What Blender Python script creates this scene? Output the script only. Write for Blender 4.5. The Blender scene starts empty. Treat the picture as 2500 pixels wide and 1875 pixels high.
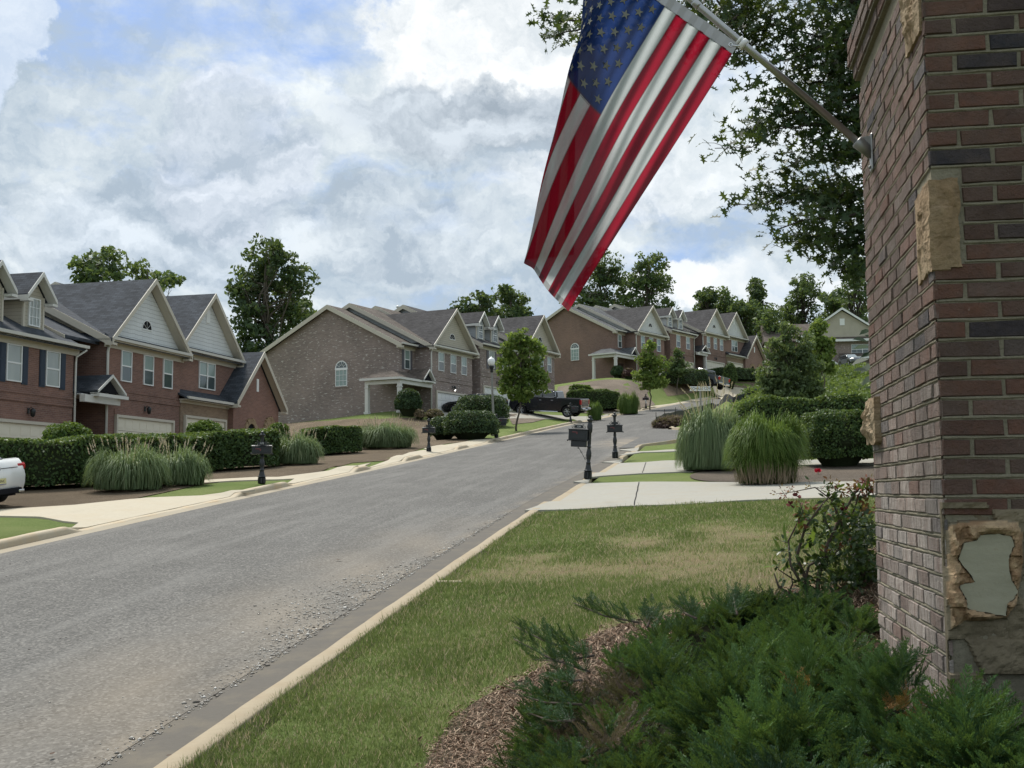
import bpy, bmesh, math, random
import numpy as np
from math import sin, cos, tan, radians, pi, sqrt, atan2
from mathutils import Vector, Matrix
random.seed(7); RNG = np.random.default_rng(7)
SC = bpy.context.scene; COL = SC.collection
# ---------------------------------------------------------------- camera
FPX, PITCH, ROLL, EYE = 2840.0, 5.33, 0.5, 2.4
cam = bpy.data.cameras.new("camera"); camo = bpy.data.objects.new("camera", cam); COL.objects.link(camo)
cam.sensor_width = 36; cam.lens = 36*FPX/2500; cam.clip_start = 0.05; cam.clip_end = 4000
_p, _r = radians(PITCH), radians(ROLL)
FW = Vector((0, cos(_p), sin(_p))); _u = Vector((0, -sin(_p), cos(_p))); _x = Vector((1, 0, 0))
RT = cos(_r)*_x - sin(_r)*_u; UP = sin(_r)*_x + cos(_r)*_u
camo.matrix_world = Matrix(((RT.x, UP.x, -FW.x, 0), (RT.y, UP.y, -FW.y, 0), (RT.z, UP.z, -FW.z, EYE), (0, 0, 0, 1)))
SC.camera = camo
# ---------------------------------------------------------------- sky, sun, exposure
SUN_EL, SUN_AZ = 58, -28      # azimuth from +Y, negative = to the left
w = bpy.data.worlds.new("World"); SC.world = w; w.use_nodes = True
def build_world():
    nt = w.node_tree; N = nt.nodes; L = nt.links
    for n in list(N): N.remove(n)
    def nd(t, **k):
        n = N.new(t)
        for a, b in k.items():
            if a.startswith('i_'): n.inputs[int(a[2:])].default_value = b
            else: setattr(n, a, b)
        return n
    def mth(op, a, b=None, c=None, cl=False):
        n = N.new('ShaderNodeMath'); n.operation = op; n.use_clamp = cl
        for i, v in enumerate((a, b, c)):
            if v is None: continue
            if isinstance(v, (int, float)): n.inputs[i].default_value = v
            else: L.new(v, n.inputs[i])
        return n.outputs[0]
    out = nd('ShaderNodeOutputWorld'); bg = nd('ShaderNodeBackground'); bg.inputs[1].default_value = 0.1
    L.new(bg.outputs[0], out.inputs[0])
    sky = nd('ShaderNodeTexSky', sky_type='NISHITA', sun_disc=False, sun_elevation=radians(SUN_EL), sun_rotation=radians(SUN_AZ), air_density=1.0, dust_density=1.5, ozone_density=1.5)
    tc = nd('ShaderNodeTexCoord'); nrm = nd('ShaderNodeVectorMath', operation='NORMALIZE'); L.new(tc.outputs['Generated'], nrm.inputs[0])
    sep = nd('ShaderNodeSeparateXYZ'); L.new(nrm.outputs[0], sep.inputs[0])
    D = nrm.outputs[0]
    def noise(scale, detail, rough, dist=0, vec=None, sc=(1, 1, 2.0), off=(0, 0, 0)):
        mp = nd('ShaderNodeMapping'); mp.inputs['Scale'].default_value = sc; mp.inputs['Location'].default_value = off
        L.new(vec or D, mp.inputs[0]); n = nd('ShaderNodeTexNoise'); n.inputs['Scale'].default_value = scale; n.inputs['Detail'].default_value = detail
        n.inputs['Roughness'].default_value = rough; n.inputs['Distortion'].default_value = dist; L.new(mp.outputs[0], n.inputs[0]); return n.outputs['Fac']
    def dirpx(px, py):
        d = FW + RT*((px-1250)/FPX) + UP*((937.5-py)/FPX); return d.normalized()
    warpn = nd('ShaderNodeTexNoise'); warpn.inputs['Scale'].default_value = 8; warpn.inputs['Detail'].default_value = 9; warpn.inputs['Roughness'].default_value = .62
    L.new(D, warpn.inputs[0])
    ws = nd('ShaderNodeVectorMath', operation='SUBTRACT'); L.new(warpn.outputs['Color'], ws.inputs[0]); ws.inputs[1].default_value = (.5, .5, .5)
    wm = nd('ShaderNodeVectorMath', operation='SCALE'); L.new(ws.outputs[0], wm.inputs[0]); wm.inputs[3].default_value = .15
    wa = nd('ShaderNodeVectorMath', operation='ADD'); L.new(D, wa.inputs[0]); L.new(wm.outputs[0], wa.inputs[1])
    DW = wa.outputs[0]
    def blob(px, py, rx, ry, soft=1.0, warped=True):   # elliptical cloud body fixed in the sky
        c = dirpx(px, py); r = c.cross(Vector((0, 0, 1))).normalized(); u = r.cross(c).normalized()
        src = DW if warped else D
        dr = nd('ShaderNodeVectorMath', operation='DOT_PRODUCT'); L.new(src, dr.inputs[0]); dr.inputs[1].default_value = r/(rx/FPX)
        du = nd('ShaderNodeVectorMath', operation='DOT_PRODUCT'); L.new(src, du.inputs[0]); du.inputs[1].default_value = u/(ry/FPX)
        df = nd('ShaderNodeVectorMath', operation='DOT_PRODUCT'); L.new(src, df.inputs[0]); df.inputs[1].default_value = c
        a = mth('POWER', dr.outputs['Value'], 2); b = mth('POWER', mth('SUBTRACT', du.outputs['Value'], u.dot(c)/(ry/FPX)), 2)
        e = mth('SQRT', mth('ADD', a, b)); v = mth('DIVIDE', mth('SUBTRACT', 1.0+soft*.5, e), soft, cl=True)
        return mth('MULTIPLY', v, mth('GREATER_THAN', df.outputs['Value'], 0))
    def mixc(f, a, b, mode='MIX'):
        n = N.new('ShaderNodeMix'); n.data_type = 'RGBA'; n.blend_type = mode; n.clamp_factor = True
        for s, v in ((n.inputs[0], f), (n.inputs[6], a), (n.inputs[7], b)):
            if isinstance(v, (int, float)): s.default_value = v
            elif isinstance(v, tuple): s.default_value = (*v, 1)
            else: L.new(v, s)
        return n.outputs[2]
    UPV = Vector((-.25, .1, 1)).normalized()
    def lit(scale, detail, rough, sc, d=.02, src=None):   # density here minus density a little higher: lit crests, grey bases
        src = src or DW; a = noise(scale, detail, rough, 0, src, sc); n = nd('ShaderNodeVectorMath', operation='ADD'); L.new(src, n.inputs[0]); n.inputs[1].default_value = UPV*d; b = noise(scale, detail, rough, 0, n.outputs[0], sc); return mth('SUBTRACT', a, b)
    n1 = noise(5, 9, .55, .3); n2 = noise(17, 8, .6, .2); n3 = noise(2.2, 5, .5)
    l1 = lit(6, 8, .55, (1, 1, 1.7), .03); l2 = lit(18, 7, .58, (1, 1, 1.6), .012)
    shade = mth('ADD', mth('MULTIPLY', l1, 3.2), mth('MULTIPLY', l2, 1.5))
    blue = mixc(0.6, sky.outputs[0], (1.2, 2.5, 5.6))
    bluemask = mth('ADD', mth('MULTIPLY', blob(560, -20, 640, 190, .9, False), .62), mth('MULTIPLY', blob(1700, 610, 230, 110, .9), .5))
    bluemask = mth('ADD', bluemask, mth('ADD', mth('MULTIPLY', blob(1830, 130, 120, 130, 1.0), .42), mth('MULTIPLY', blob(1130, 500, 200, 60, 1.0), .2)))
    thin = mth('MULTIPLY', mth('SUBTRACT', mth('ADD', mth('MULTIPLY', n2, 1.2), mth('MULTIPLY', n1, .5)), .50), 2.0)
    cover = mth('SUBTRACT', mth('ADD', thin, .42), bluemask, cl=True)
    tone = mth('ADD', mth('MULTIPLY', n3, .7), mth('MULTIPLY', n1, .8))
    tone = mth('ADD', mth('MULTIPLY', mth('SUBTRACT', tone, .60), 2.2), mth('MULTIPLY', shade, .8), cl=True)
    thinc = mixc(tone, (3.1, 3.75, 4.4), (5.9, 6.3, 6.45))
    col = mixc(cover, blue, thinc)
    for (px, py, rx, ry, so, ca, cb, k) in (
            (200, 520, 330, 120, .35, (2.9, 3.5, 4.1), (5.4, 5.9, 6.4), .6),
            (450, 560, 300, 170, .16, (2.8, 3.4, 4.05), (5.2, 5.75, 6.3), .85),
            (590, 400, 150, 170, .14, (3.1, 3.65, 4.3), (5.6, 6.0, 6.6), .8),
            (980, 560, 260, 110, .2, (2.8, 3.35, 3.95), (5.4, 5.9, 6.3), .7),
            (-50, 90, 115, 130, .12, (4.1, 4.8, 5.8), (5.6, 6.1, 6.7), .95),
            (1240, 110, 310, 170, .10, (4.8, 5.2, 5.5), (7.3, 7.4, 7.4), 1.0),
            (1160, 290, 370, 105, .4, (2.35, 2.8, 3.3), (4.7, 5.2, 5.7), .95),
            (1500, 430, 260, 90, .5, (3.2, 3.75, 4.3), (6.2, 6.5, 6.8), .7),
            (1900, 330, 300, 150, .5, (3.9, 4.5, 4.9), (6.3, 6.6, 6.75), .75),
            (1930, 690, 420, 60, .5, (5.0, 5.6, 6.1), (6.4, 6.6, 6.7), .75),
            (1640, 700, 160, 50, .3, (6.0, 6.3, 6.6), (6.9, 7.0, 7.1), .9)):
        m = mth('MULTIPLY', blob(px, py, rx, ry, so), k)
        sh = mth('ADD', mth('ADD', mth('MULTIPLY', mth('SUBTRACT', n1, .5), 1.6), .45), mth('MULTIPLY', shade, 1.2), cl=True)
        col = mixc(m, col, mixc(sh, ca, cb))
    L.new(col, bg.inputs[0])
build_world()
sl = bpy.data.lights.new("sun", 'SUN'); sl.energy = 3.1; sl.angle = radians(16); sl.color = (1, .95, .88)
so = bpy.data.objects.new("sun", sl); COL.objects.link(so)
so.rotation_euler = Vector((-sin(radians(SUN_AZ))*cos(radians(SUN_EL)), -cos(radians(SUN_AZ))*cos(radians(SUN_EL)), -sin(radians(SUN_EL)))).to_track_quat('-Z', 'Y').to_euler()
vs = SC.view_settings; vs.view_transform = 'Standard'; vs.look = 'None'; vs.gamma = 1; vs.use_curve_mapping = False; vs.exposure = 0.64
SC.cycles.max_bounces = 8; SC.cycles.transparent_max_bounces = 12; SC.cycles.diffuse_bounces = 3; SC.cycles.glossy_bounces = 3
# ---------------------------------------------------------------- photo geometry -> world
def ray(px, py): return FW + RT*((px-1250)/FPX) + UP*((937.5-py)/FPX)
def P(px, py, Y):
    d = ray(px, py); return Vector((0, 0, EYE)) + d*(Y/d.y)
A9 = radians(9); SA, CA = sin(A9), cos(A9)
_sg = np.arange(-100, 600, 1.0); _gr = np.interp(_sg, [-1, 0, 40, 85, 95, 122, 140, 170, 260], [.05, .083, .083, .0974, .12, .12, .05, .05, .0])
_zc = np.concatenate([[0], np.cumsum((_gr[1:]+_gr[:-1])/2)]); _zc -= np.interp(0, _sg, _zc)
def base(x, y): return np.interp(x*SA + y*CA, _sg, _zc)
TC = [(-60, -7.7), (0, -7.7), (20, -7.65), (30, -7.5), (38, -7.15), (50, -6.95), (60, -6.55), (78, -5.7), (89, -4.7), (98.6, -2.55), (109.5, .3), (119.4, 3.0), (127.4, 6), (140, 13), (160, 27), (200, 60), (320, 170)]
_tcs = np.array([a for a, b in TC], float); _tct = np.array([b for a, b in TC], float)
def tcen(s):   # smoothed centreline
    s = np.asarray(s, float); return sum(np.interp(s+d, _tcs, _tct)*k for d, k in ((-6, .15), (-3, .2), (0, .3), (3, .2), (6, .15)))
HW = 3.7
def st2xy(s, tau):
    t = tcen(s)+tau; return s*SA + t*CA, s*CA - t*SA
def xy2st(x, y):
    s = x*SA + y*CA; return s, x*CA - y*SA - tcen(s)
# residual control points (x, y, dz) against the base slope
CTRL = [(0, 0, .75), (.7, 3, 1.0), (1.6, 4.5, .95), (0, 7, .28), (.3, 6.5, .34), (1.9, 7.5, .9), (0, 4, .45), (-1.2, 5, .15), (3, 3, 1.1), (5, 5, 1.1), (1.9, 12, .42), (6, 12, .8), (6.3, 22, .3), (9, 29, .08),
        (12, 20, .5), (20, 30, .3), (-2.2, 10, .02), (-1.5, 14, .03), (2.5, 17, .2), (10, 0, 1.0), (4, 27, .05), (10.2, 38, .1), (20, 60, .8), (20.6, 90, 1.8), (34, 110, 2.6), (14, 70, .1), (12, 84, .9),
        (-15, 32, -.05), (-14, 40, -.1), (-12, 50, -.1), (-10, 60, -.1), (-12.8, 72, -.6), (-30, 50, -.6), (-40, 60, -1.5), (-26, 34, -.6), (-11, 76, .2), (-7, 74, .05), (-3.4, 80, .3),
        (28, 100, 1.2), (-80, 60, -2), (-80, 140, 0), (0, 220, 4), (90, 100, 3), (90, 30, 0), (90, 220, 3), (-60, 0, 0), (60, -30, .5), (0, -40, .5), (60, 200, 3)]
# heights at the houses
for x_, y_, z_ in ((-19.6, 43, 3.0), (-17.5, 50, 3.8), (-16, 58, 4.15), (-13.8, 65.8, 4.2), (-7.7, 81.5, 7.95), (-3, 90, 8.5), (1.3, 102, 9.5), (-19, 97, 8.3), (-12, 88, 8.1), (-30, 110, 9), (10, 118.5, 13.8), (12.5, 122.5, 14.1), (17, 130, 14.9), (22, 138, 15.5),
        (27, 146, 15.9), (33, 152, 16.0), (0, 130, 13.6), (24, 131, 14.4), (30, 138, 15.3), (36, 142, 16), (44, 160, 19.2), (55, 168, 20.2), (44, 140, 16.5), (14, 112.5, 11.8)): CTRL.append((x_, y_, z_-float(base(x_, y_))))
CTRL = np.array(CTRL, float)
def _phi(r2): return -np.sqrt(r2 + 2.0)
_n = len(CTRL); _d2 = (CTRL[:, None, 0]-CTRL[None, :, 0])**2 + (CTRL[:, None, 1]-CTRL[None, :, 1])**2
_A = np.zeros((_n+1, _n+1)); _A[:_n, :_n] = _phi(_d2) + np.eye(_n)*-.25; _A[:_n, _n] = 1; _A[_n, :_n] = 1
_w = np.linalg.solve(_A, np.append(CTRL[:, 2], 0))
def H(x, y):
    x = np.asarray(x, float); y = np.asarray(y, float); sh = np.broadcast(x, y).shape; x = np.broadcast_to(x, sh).ravel(); y = np.broadcast_to(y, sh).ravel(); o = np.empty(x.shape)
    for i in range(0, len(x), 20000):
        a = x[i:i+20000]; b = y[i:i+20000]
        o[i:i+20000] = _phi((a[:, None]-CTRL[None, :, 0])**2 + (b[:, None]-CTRL[None, :, 1])**2) @ _w[:_n] + _w[_n]
    s, tau = xy2st(x, y); d = np.clip((np.abs(tau)-4.3)/np.where(tau > 0, 3.2, 5.0), 0, 1); k = d*d*(3-2*d)
    o = o*k + base(x, y)
    return o.reshape(sh)
DROPS_L = [(20.8, 28.0), (31.9, 37.3), (39.2, 43.5), (46.3, 52.3), (54.8, 58.8), (88.5, 96.4), (98.4, 105.2), (109.6, 124)]
DROPS_R = [(25.3, 31.6), (34.3, 41.4), (46, 49.6), (52, 71.5)]
def curbh(s, side):
    s = np.asarray(s, float); h = np.full(s.shape, .14)
    for a, b in (DROPS_L if side < 0 else DROPS_R):
        h = np.minimum(h, .14 - .12*np.clip(np.minimum(s-a+.5, b+.5-s)/.5, 0, 1))
    return h
GR_, GL_ = .56, .30        # gutter widths
CW = HW + GL_ + .17; CWR = HW + GR_ + .22     # back of the kerbs
def T(x, y):
    """ground height outside the road"""
    s, tau = xy2st(x, y); side = np.where(tau < 0, -1, 1); d = np.abs(tau) - np.where(tau < 0, CW, CWR)
    c = np.where(side < 0, curbh(s, -1), curbh(s, 1)); f = np.clip(d/1.6, 0, 1); off = c*(1-f) + .14*f - .015
    m = (side > 0) * np.clip((np.minimum(s-51.5, 72-s))/1.5+.5, 0, 1); off = off*(1-m) + .0*m
    return H(x, y) + off
_cache = {}
def G(px, py, off=0.0):
    """where the line of sight through a photo point meets the ground"""
    d = ray(px, py); o = Vector((0, 0, EYE)); ts = np.concatenate([np.arange(2, 40, .25), np.arange(40, 330, 1.0)])
    X = d.x*ts; Yy = d.y*ts; Z = EYE + d.z*ts; dd = Z - T(X, Yy) - off; k = np.argmax(dd < 0)
    if dd[k] >= 0: k = len(ts)-1
    lo, hi = ts[max(k-1, 0)], ts[k]
    for _ in range(22):
        m = (lo+hi)/2; q = o + d*m
        if q.z - float(T(q.x, q.y)) - off < 0: hi = m
        else: lo = m
    return o + d*hi
def Tz(x, y): return float(T(np.array([x]), np.array([y]))[0])
def GP(x, y, dz=0): return Vector((x, y, Tz(x, y)+dz))
def at(px, Y, dz=0):
    """point on the ground at depth Y below photo column px (taken near the horizon)"""
    q = P(px, 1100, Y); return GP(q.x, q.y, dz)
# ---------------------------------------------------------------- objects
def tag(o, label=None, cat=None, group=None, kind=None):
    if label: o['label'] = label
    if cat: o['category'] = cat
    if group: o['group'] = group
    if kind: o['kind'] = kind
    return o
def empty(name, loc=(0, 0, 0), rz=0, label=None, cat=None, group=None, parent=None):
    o = bpy.data.objects.new(name, None); COL.objects.link(o); o.location = loc; o.rotation_euler = (0, 0, rz); o.empty_display_size = .2
    if parent: o.parent = parent
    return tag(o, label, cat, group)
def copy_tree(o, parent=None):
    c = o.copy(); COL.objects.link(c); c.parent = parent
    for ch in list(o.children): copy_tree(ch, c)
    return c
class MB:
    """collects faces in local metres and links them as ONE mesh; uv is laid out in metres"""
    def __init__(s): s.v = []; s.f = []; s.m = []; s.sm = []
    def face(s, pts, mi=0, smooth=False):
        b = len(s.v); s.v += [tuple(p) for p in pts]; s.f.append(tuple(range(b, b+len(pts)))); s.m.append(mi); s.sm.append(smooth)
    def raw(s, vs_, fs_, mi=0, smooth=False):
        b = len(s.v); s.v += [tuple(p) for p in vs_]
        for f in fs_: s.f.append(tuple(b+i for i in f)); s.m.append(mi); s.sm.append(smooth)
    def box(s, x0, x1, y0, y1, z0, z1, mi=0, M=None):
        V = [Vector(p) for p in ((x0, y0, z0), (x1, y0, z0), (x1, y1, z0), (x0, y1, z0), (x0, y0, z1), (x1, y0, z1), (x1, y1, z1), (x0, y1, z1))]
        if M: V = [M @ v for v in V]
        s.raw(V, [(0, 3, 2, 1), (4, 5, 6, 7), (0, 1, 5, 4), (1, 2, 6, 5), (2, 3, 7, 6), (3, 0, 4, 7)], mi)
    def bbox(s, x0, x1, y0, y1, z0, z1, b=.01, mi=0, M=None):   # bevelled box
        bm = bmesh.new(); r = bmesh.ops.create_cube(bm, size=1)
        for v in bm.verts: v.co = Vector(((x0+x1)/2 + v.co.x*(x1-x0), (y0+y1)/2 + v.co.y*(y1-y0), (z0+z1)/2 + v.co.z*(z1-z0)))
        bmesh.ops.bevel(bm, geom=bm.edges[:], offset=b, segments=1, affect='EDGES')
        bm.verts.index_update(); V = [M @ v.co if M else v.co.copy() for v in bm.verts]; s.raw(V, [[v.index for v in f.verts] for f in bm.faces], mi); bm.free()
    def prism(s, poly, axis, a, b, mi=0, caps=True):
        """poly: 2d points, extruded along axis x/y/z from a to b"""
        def mk(p, t): return {'x': (t, p[0], p[1]), 'y': (p[0], t, p[1]), 'z': (p[0], p[1], t)}[axis]
        n = len(poly); A = [mk(p, a) for p in poly]; B = [mk(p, b) for p in poly]
        fl = [(i, (i+1) % n, n+(i+1) % n, n+i) for i in range(n)]
        if caps: fl += [tuple(range(n-1, -1, -1)), tuple(range(n, 2*n))]
        s.raw(A+B, fl, mi)
    def tube(s, pts, r, seg=8, mi=0, smooth=True, caps=True):
        """bent round bar; r a number or one per point"""
        pts = [Vector(p) for p in pts]; n = len(pts); rr = r if hasattr(r, '__len__') else [r]*n; V = []; prev = None
        for i, p in enumerate(pts):
            d = (pts[min(i+1, n-1)] - pts[max(i-1, 0)]).normalized()
            if prev is None: a = d.orthogonal().normalized()
            else:
                a = prev - d*prev.dot(d); a = a.normalized() if a.length > 1e-6 else d.orthogonal().normalized()
            prev = a; b = d.cross(a)
            for k in range(seg): t = 2*pi*k/seg; V.append(p + (a*cos(t) + b*sin(t))*rr[i])
        F = [(i*seg+k, i*seg+(k+1) % seg, (i+1)*seg+(k+1) % seg, (i+1)*seg+k) for i in range(n-1) for k in range(seg)]
        if caps: F += [tuple(range(seg-1, -1, -1)), tuple((n-1)*seg+k for k in range(seg))]
        s.raw(V, F, mi, smooth)
    def lathe(s, prof, seg=12, c=(0, 0, 0), mi=0, smooth=True, M=None, caps=True):
        """prof: (radius, z) pairs"""
        V = []
        for r, z in prof:
            for k in range(seg): t = 2*pi*k/seg; V.append(Vector((c[0]+r*cos(t), c[1]+r*sin(t), c[2]+z)))
        if M: V = [M @ v for v in V]
        n = len(prof); F = [(i*seg+k, i*seg+(k+1) % seg, (i+1)*seg+(k+1) % seg, (i+1)*seg+k) for i in range(n-1) for k in range(seg)]
        if caps: F += [tuple(range(seg-1, -1, -1)), tuple((n-1)*seg+k for k in range(seg))]
        s.raw(V, F, mi, smooth)
    def build(s, name, mats, parent=None, loc=None, uv=True, rot=None):
        me = bpy.data.meshes.new(name); me.from_pydata(s.v, [], s.f)
        for m in (mats if isinstance(mats, (list, tuple)) else [mats]): me.materials.append(m)
        me.polygons.foreach_set('material_index', s.m); me.polygons.foreach_set('use_smooth', s.sm)
        if uv:
            lay = me.uv_layers.new(name='UVMap'); data = np.empty(len(me.loops)*2); z = Vector((0, 0, 1)); k = 0
            for p in me.polygons:
                n = p.normal
                if abs(n.z) > .97: u = Vector((1, 0, 0)); v = Vector((0, 1, 0))
                else: u = z.cross(n).normalized(); v = n.cross(u)
                for li in p.loop_indices:
                    c = me.vertices[me.loops[li].vertex_index].co; data[2*li] = c.dot(u); data[2*li+1] = c.dot(v)
            lay.data.foreach_set('uv', data)
        me.validate(); me.update(); o = bpy.data.objects.new(name, me); COL.objects.link(o)
        if parent: o.parent = parent
        if loc is not None: o.location = loc
        if rot is not None: o.rotation_euler = rot
        return o
def np_mesh(name, V, F, mat, col=None, parent=None, smooth=False, link=True, uv=None):
    """V (n,3), F (m,k) with one k; col: per-vertex float (n,) or rgb (n,3)"""
    V = np.asarray(V, np.float32); F = np.asarray(F, np.int32); m, k = F.shape
    me = bpy.data.meshes.new(name); me.vertices.add(len(V)); me.vertices.foreach_set('co', V.ravel())
    me.loops.add(m*k); me.loops.foreach_set('vertex_index', F.ravel()); me.polygons.add(m)
    me.polygons.foreach_set('loop_start', np.arange(0, m*k, k, dtype=np.int32)); me.polygons.foreach_set('loop_total', np.full(m, k, np.int32))
    if smooth: me.polygons.foreach_set('use_smooth', np.ones(m, bool))
    me.update(calc_edges=True)
    if col is not None:
        col = np.asarray(col, np.float32)
        if col.ndim == 1: col = np.repeat(col[:, None], 3, 1)
        a = me.color_attributes.new('Col', 'FLOAT_COLOR', 'POINT'); a.data.foreach_set('color', np.concatenate([col, np.ones((len(col), 1), np.float32)], 1).ravel())
    if uv is not None:
        l = me.uv_layers.new(name='UVMap'); l.data.foreach_set('uv', np.asarray(uv, np.float32)[F.ravel()].ravel())
    for mm in (mat if isinstance(mat, (list, tuple)) else [mat]): me.materials.append(mm)
    o = bpy.data.objects.new(name, me)
    if link: COL.objects.link(o)
    if parent: o.parent = parent
    return o
# ---------------------------------------------------------------- materials
class NT:
    def __init__(s, name):
        s.m = bpy.data.materials.new(name); s.m.use_nodes = True; s.t = s.m.node_tree; s.N = s.t.nodes; s.L = s.t.links
        s.b = s.N['Principled BSDF']; s.out = s.N['Material Output']; s.tc = s.N.new('ShaderNodeTexCoord')
    def put(s, sock, v):
        if isinstance(v, (int, float)): sock.default_value = v
        elif isinstance(v, tuple): sock.default_value = (*v, 1) if len(v) == 3 and sock.type == 'RGBA' else v
        else: s.L.new(v, sock)
    def noise(s, scale, detail=4, rough=.55, vec='Object', sc=None, dist=0, out='Fac'):
        n = s.N.new('ShaderNodeTexNoise'); n.inputs['Scale'].default_value = scale; n.inputs['Detail'].default_value = detail; n.inputs['Roughness'].default_value = rough; n.inputs['Distortion'].default_value = dist
        v = s.tc.outputs[vec] if isinstance(vec, str) else vec
        if sc: mp = s.N.new('ShaderNodeMapping'); mp.inputs['Scale'].default_value = sc; s.L.new(v, mp.inputs[0]); v = mp.outputs[0]
        s.L.new(v, n.inputs[0]); return n.outputs[out]
    def voro(s, scale, vec='Object', feature='F1', out='Distance', sc=None, rnd=1):
        n = s.N.new('ShaderNodeTexVoronoi'); n.feature = feature; n.inputs['Scale'].default_value = scale; n.inputs['Randomness'].default_value = rnd
        v = s.tc.outputs[vec] if isinstance(vec, str) else vec
        if sc: mp = s.N.new('ShaderNodeMapping'); mp.inputs['Scale'].default_value = sc; s.L.new(v, mp.inputs[0]); v = mp.outputs[0]
        s.L.new(v, n.inputs[0]); return n.outputs[out]
    def ramp(s, fac, stops, interp='LINEAR'):
        n = s.N.new('ShaderNodeValToRGB'); n.color_ramp.interpolation = interp; e = n.color_ramp.elements
        while len(e) < len(stops): e.new(.5)
        for i, (p, c) in enumerate(stops): e[i].position = p; e[i].color = (*c, 1) if isinstance(c, tuple) else (c, c, c, 1)
        s.L.new(fac, n.inputs[0]); return n.outputs[0]
    def mix(s, f, a, b, mode='MIX'):
        n = s.N.new('ShaderNodeMix'); n.data_type = 'RGBA'; n.blend_type = mode
        s.put(n.inputs[0], f); s.put(n.inputs[6], a); s.put(n.inputs[7], b); return n.outputs[2]
    def math(s, op, a, b=None, cl=False):
        n = s.N.new('ShaderNodeMath'); n.operation = op; n.use_clamp = cl; s.put(n.inputs[0], a)
        if b is not None: s.put(n.inputs[1], b)
        return n.outputs[0]
    def attr(s, name='Col', out='Color'):
        n = s.N.new('ShaderNodeAttribute'); n.attribute_name = name; return n.outputs[out]
    def bump(s, h, strength=.3, dist=.02):
        n = s.N.new('ShaderNodeBump'); n.inputs['Strength'].default_value = strength; n.inputs['Distance'].default_value = dist; s.L.new(h, n.inputs['Height']); s.L.new(n.outputs[0], s.b.inputs['Normal'])
    def set(s, color=None, rough=.8, spec=.3, metal=0, **k):
        if color is not None: s.put(s.b.inputs['Base Color'], color)
        s.put(s.b.inputs['Roughness'], rough); s.b.inputs['Specular IOR Level'].default_value = spec; s.b.inputs['Metallic'].default_value = metal
        for a, b in k.items(): s.put(s.b.inputs[a.replace('_', ' ')], b)
        return s.m
def flat(name, c, rough=.6, spec=.4, metal=0, var=.12, vs_=6, bump=0, **k):
    t = NT(name); n = t.noise(vs_, 5, .6); col = t.mix(n, tuple(x*(1-var) for x in c), tuple(min(1, x*(1+var)) for x in c))
    if bump: t.bump(t.noise(vs_*6, 4), bump, .01)
    return t.set(col, rough, spec, metal, **k)
def leafmat(name, c1, c2, trans=.35, c3=None, spec=.25, rough=.55):
    """leaf colour chosen per leaf from the Col attribute"""
    t = NT(name); a = t.attr(); st = [(0, c1), (1, c2)] if c3 is None else [(0, c1), (.62, c2), (1, c3)]
    col = t.ramp(a, st); t.set(col, rough, spec)
    tr = t.N.new('ShaderNodeBsdfTranslucent'); mx = t.N.new('ShaderNodeMixShader'); mx.inputs[0].default_value = trans
    t.L.new(t.mix(.35, col, (.35, .45, .05), 'MIX'), tr.inputs[0]); t.L.new(t.b.outputs[0], mx.inputs[1]); t.L.new(tr.outputs[0], mx.inputs[2]); t.L.new(mx.outputs[0], t.out.inputs[0]); return t.m
def brickmat(name, c1, c2, mortar, light=None, streak=.5):
    t = NT(name); uv = t.tc.outputs['UV']; b = t.N.new('ShaderNodeTexBrick'); b.offset = .5; b.inputs['Scale'].default_value = 1; b.inputs['Brick Width'].default_value = .22; b.inputs['Row Height'].default_value = .075
    b.inputs['Mortar Size'].default_value = .006; b.inputs['Mortar Smooth'].default_value = .3; b.inputs['Bias'].default_value = 0; t.L.new(uv, b.inputs['Vector'])
    t.put(b.inputs['Color1'], c1); t.put(b.inputs['Color2'], c2); t.put(b.inputs['Mortar'], mortar)
    n = t.noise(1.0, 3, .7, vec=uv, sc=(1.6, 7, 1)); n2 = t.noise(.35, 3, .5, vec=uv)
    col = t.mix(t.math('MULTIPLY', n, streak), b.outputs[0], tuple(x*.35 for x in c2))
    col = t.mix(t.ramp(n2, [(.4, 0.0), (.7, .35)]), col, tuple(min(1, x*1.35) for x in c1))
    if light:
        cell = t.noise(1.0, 1.5, .5, vec=uv, sc=(3.0, 11, 1)); col = t.mix(t.ramp(cell, [(.63, 0.0), (.68, .8)]), col, light)
    t.bump(b.outputs['Fac'], -.4, .01); return t.set(col, .9, .2)
def lapmat(name, c, lap=.15, wavy=0):
    t = NT(name); sep = t.N.new('ShaderNodeSeparateXYZ'); t.L.new(t.tc.outputs['UV'], sep.inputs[0]); v = sep.outputs[1]
    if wavy:
        n = t.noise(2.2, 2, .4, vec=t.tc.outputs['UV'], sc=(1, .12, 1)); v = t.math('ADD', v, t.math('MULTIPLY', n, wavy))
    fr = t.math('FRACT', t.math('DIVIDE', v, lap)); line = t.ramp(fr, [(0, 0.35), (.12, 1.0), (.93, 1.0), (1, .8)])
    col = t.mix(1.0, tuple(c), line, 'MULTIPLY')
    if wavy:
        ft = t.math('FRACT', t.math('MULTIPLY', t.math('ADD', sep.outputs[0], t.math('MULTIPLY', t.math('FLOOR', t.math('DIVIDE', v, lap)), .37)), 5.0)); col = t.mix(1.0, col, t.ramp(ft, [(0, .8), (.08, 1.0)]), 'MULTIPLY')
    col = t.mix(1.0, col, t.ramp(t.noise(1.2, 4, .6), [(.3, .88), (.7, 1.0)]), 'MULTIPLY')
    t.bump(fr, .35, .02); return t.set(col, .6, .3)
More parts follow.
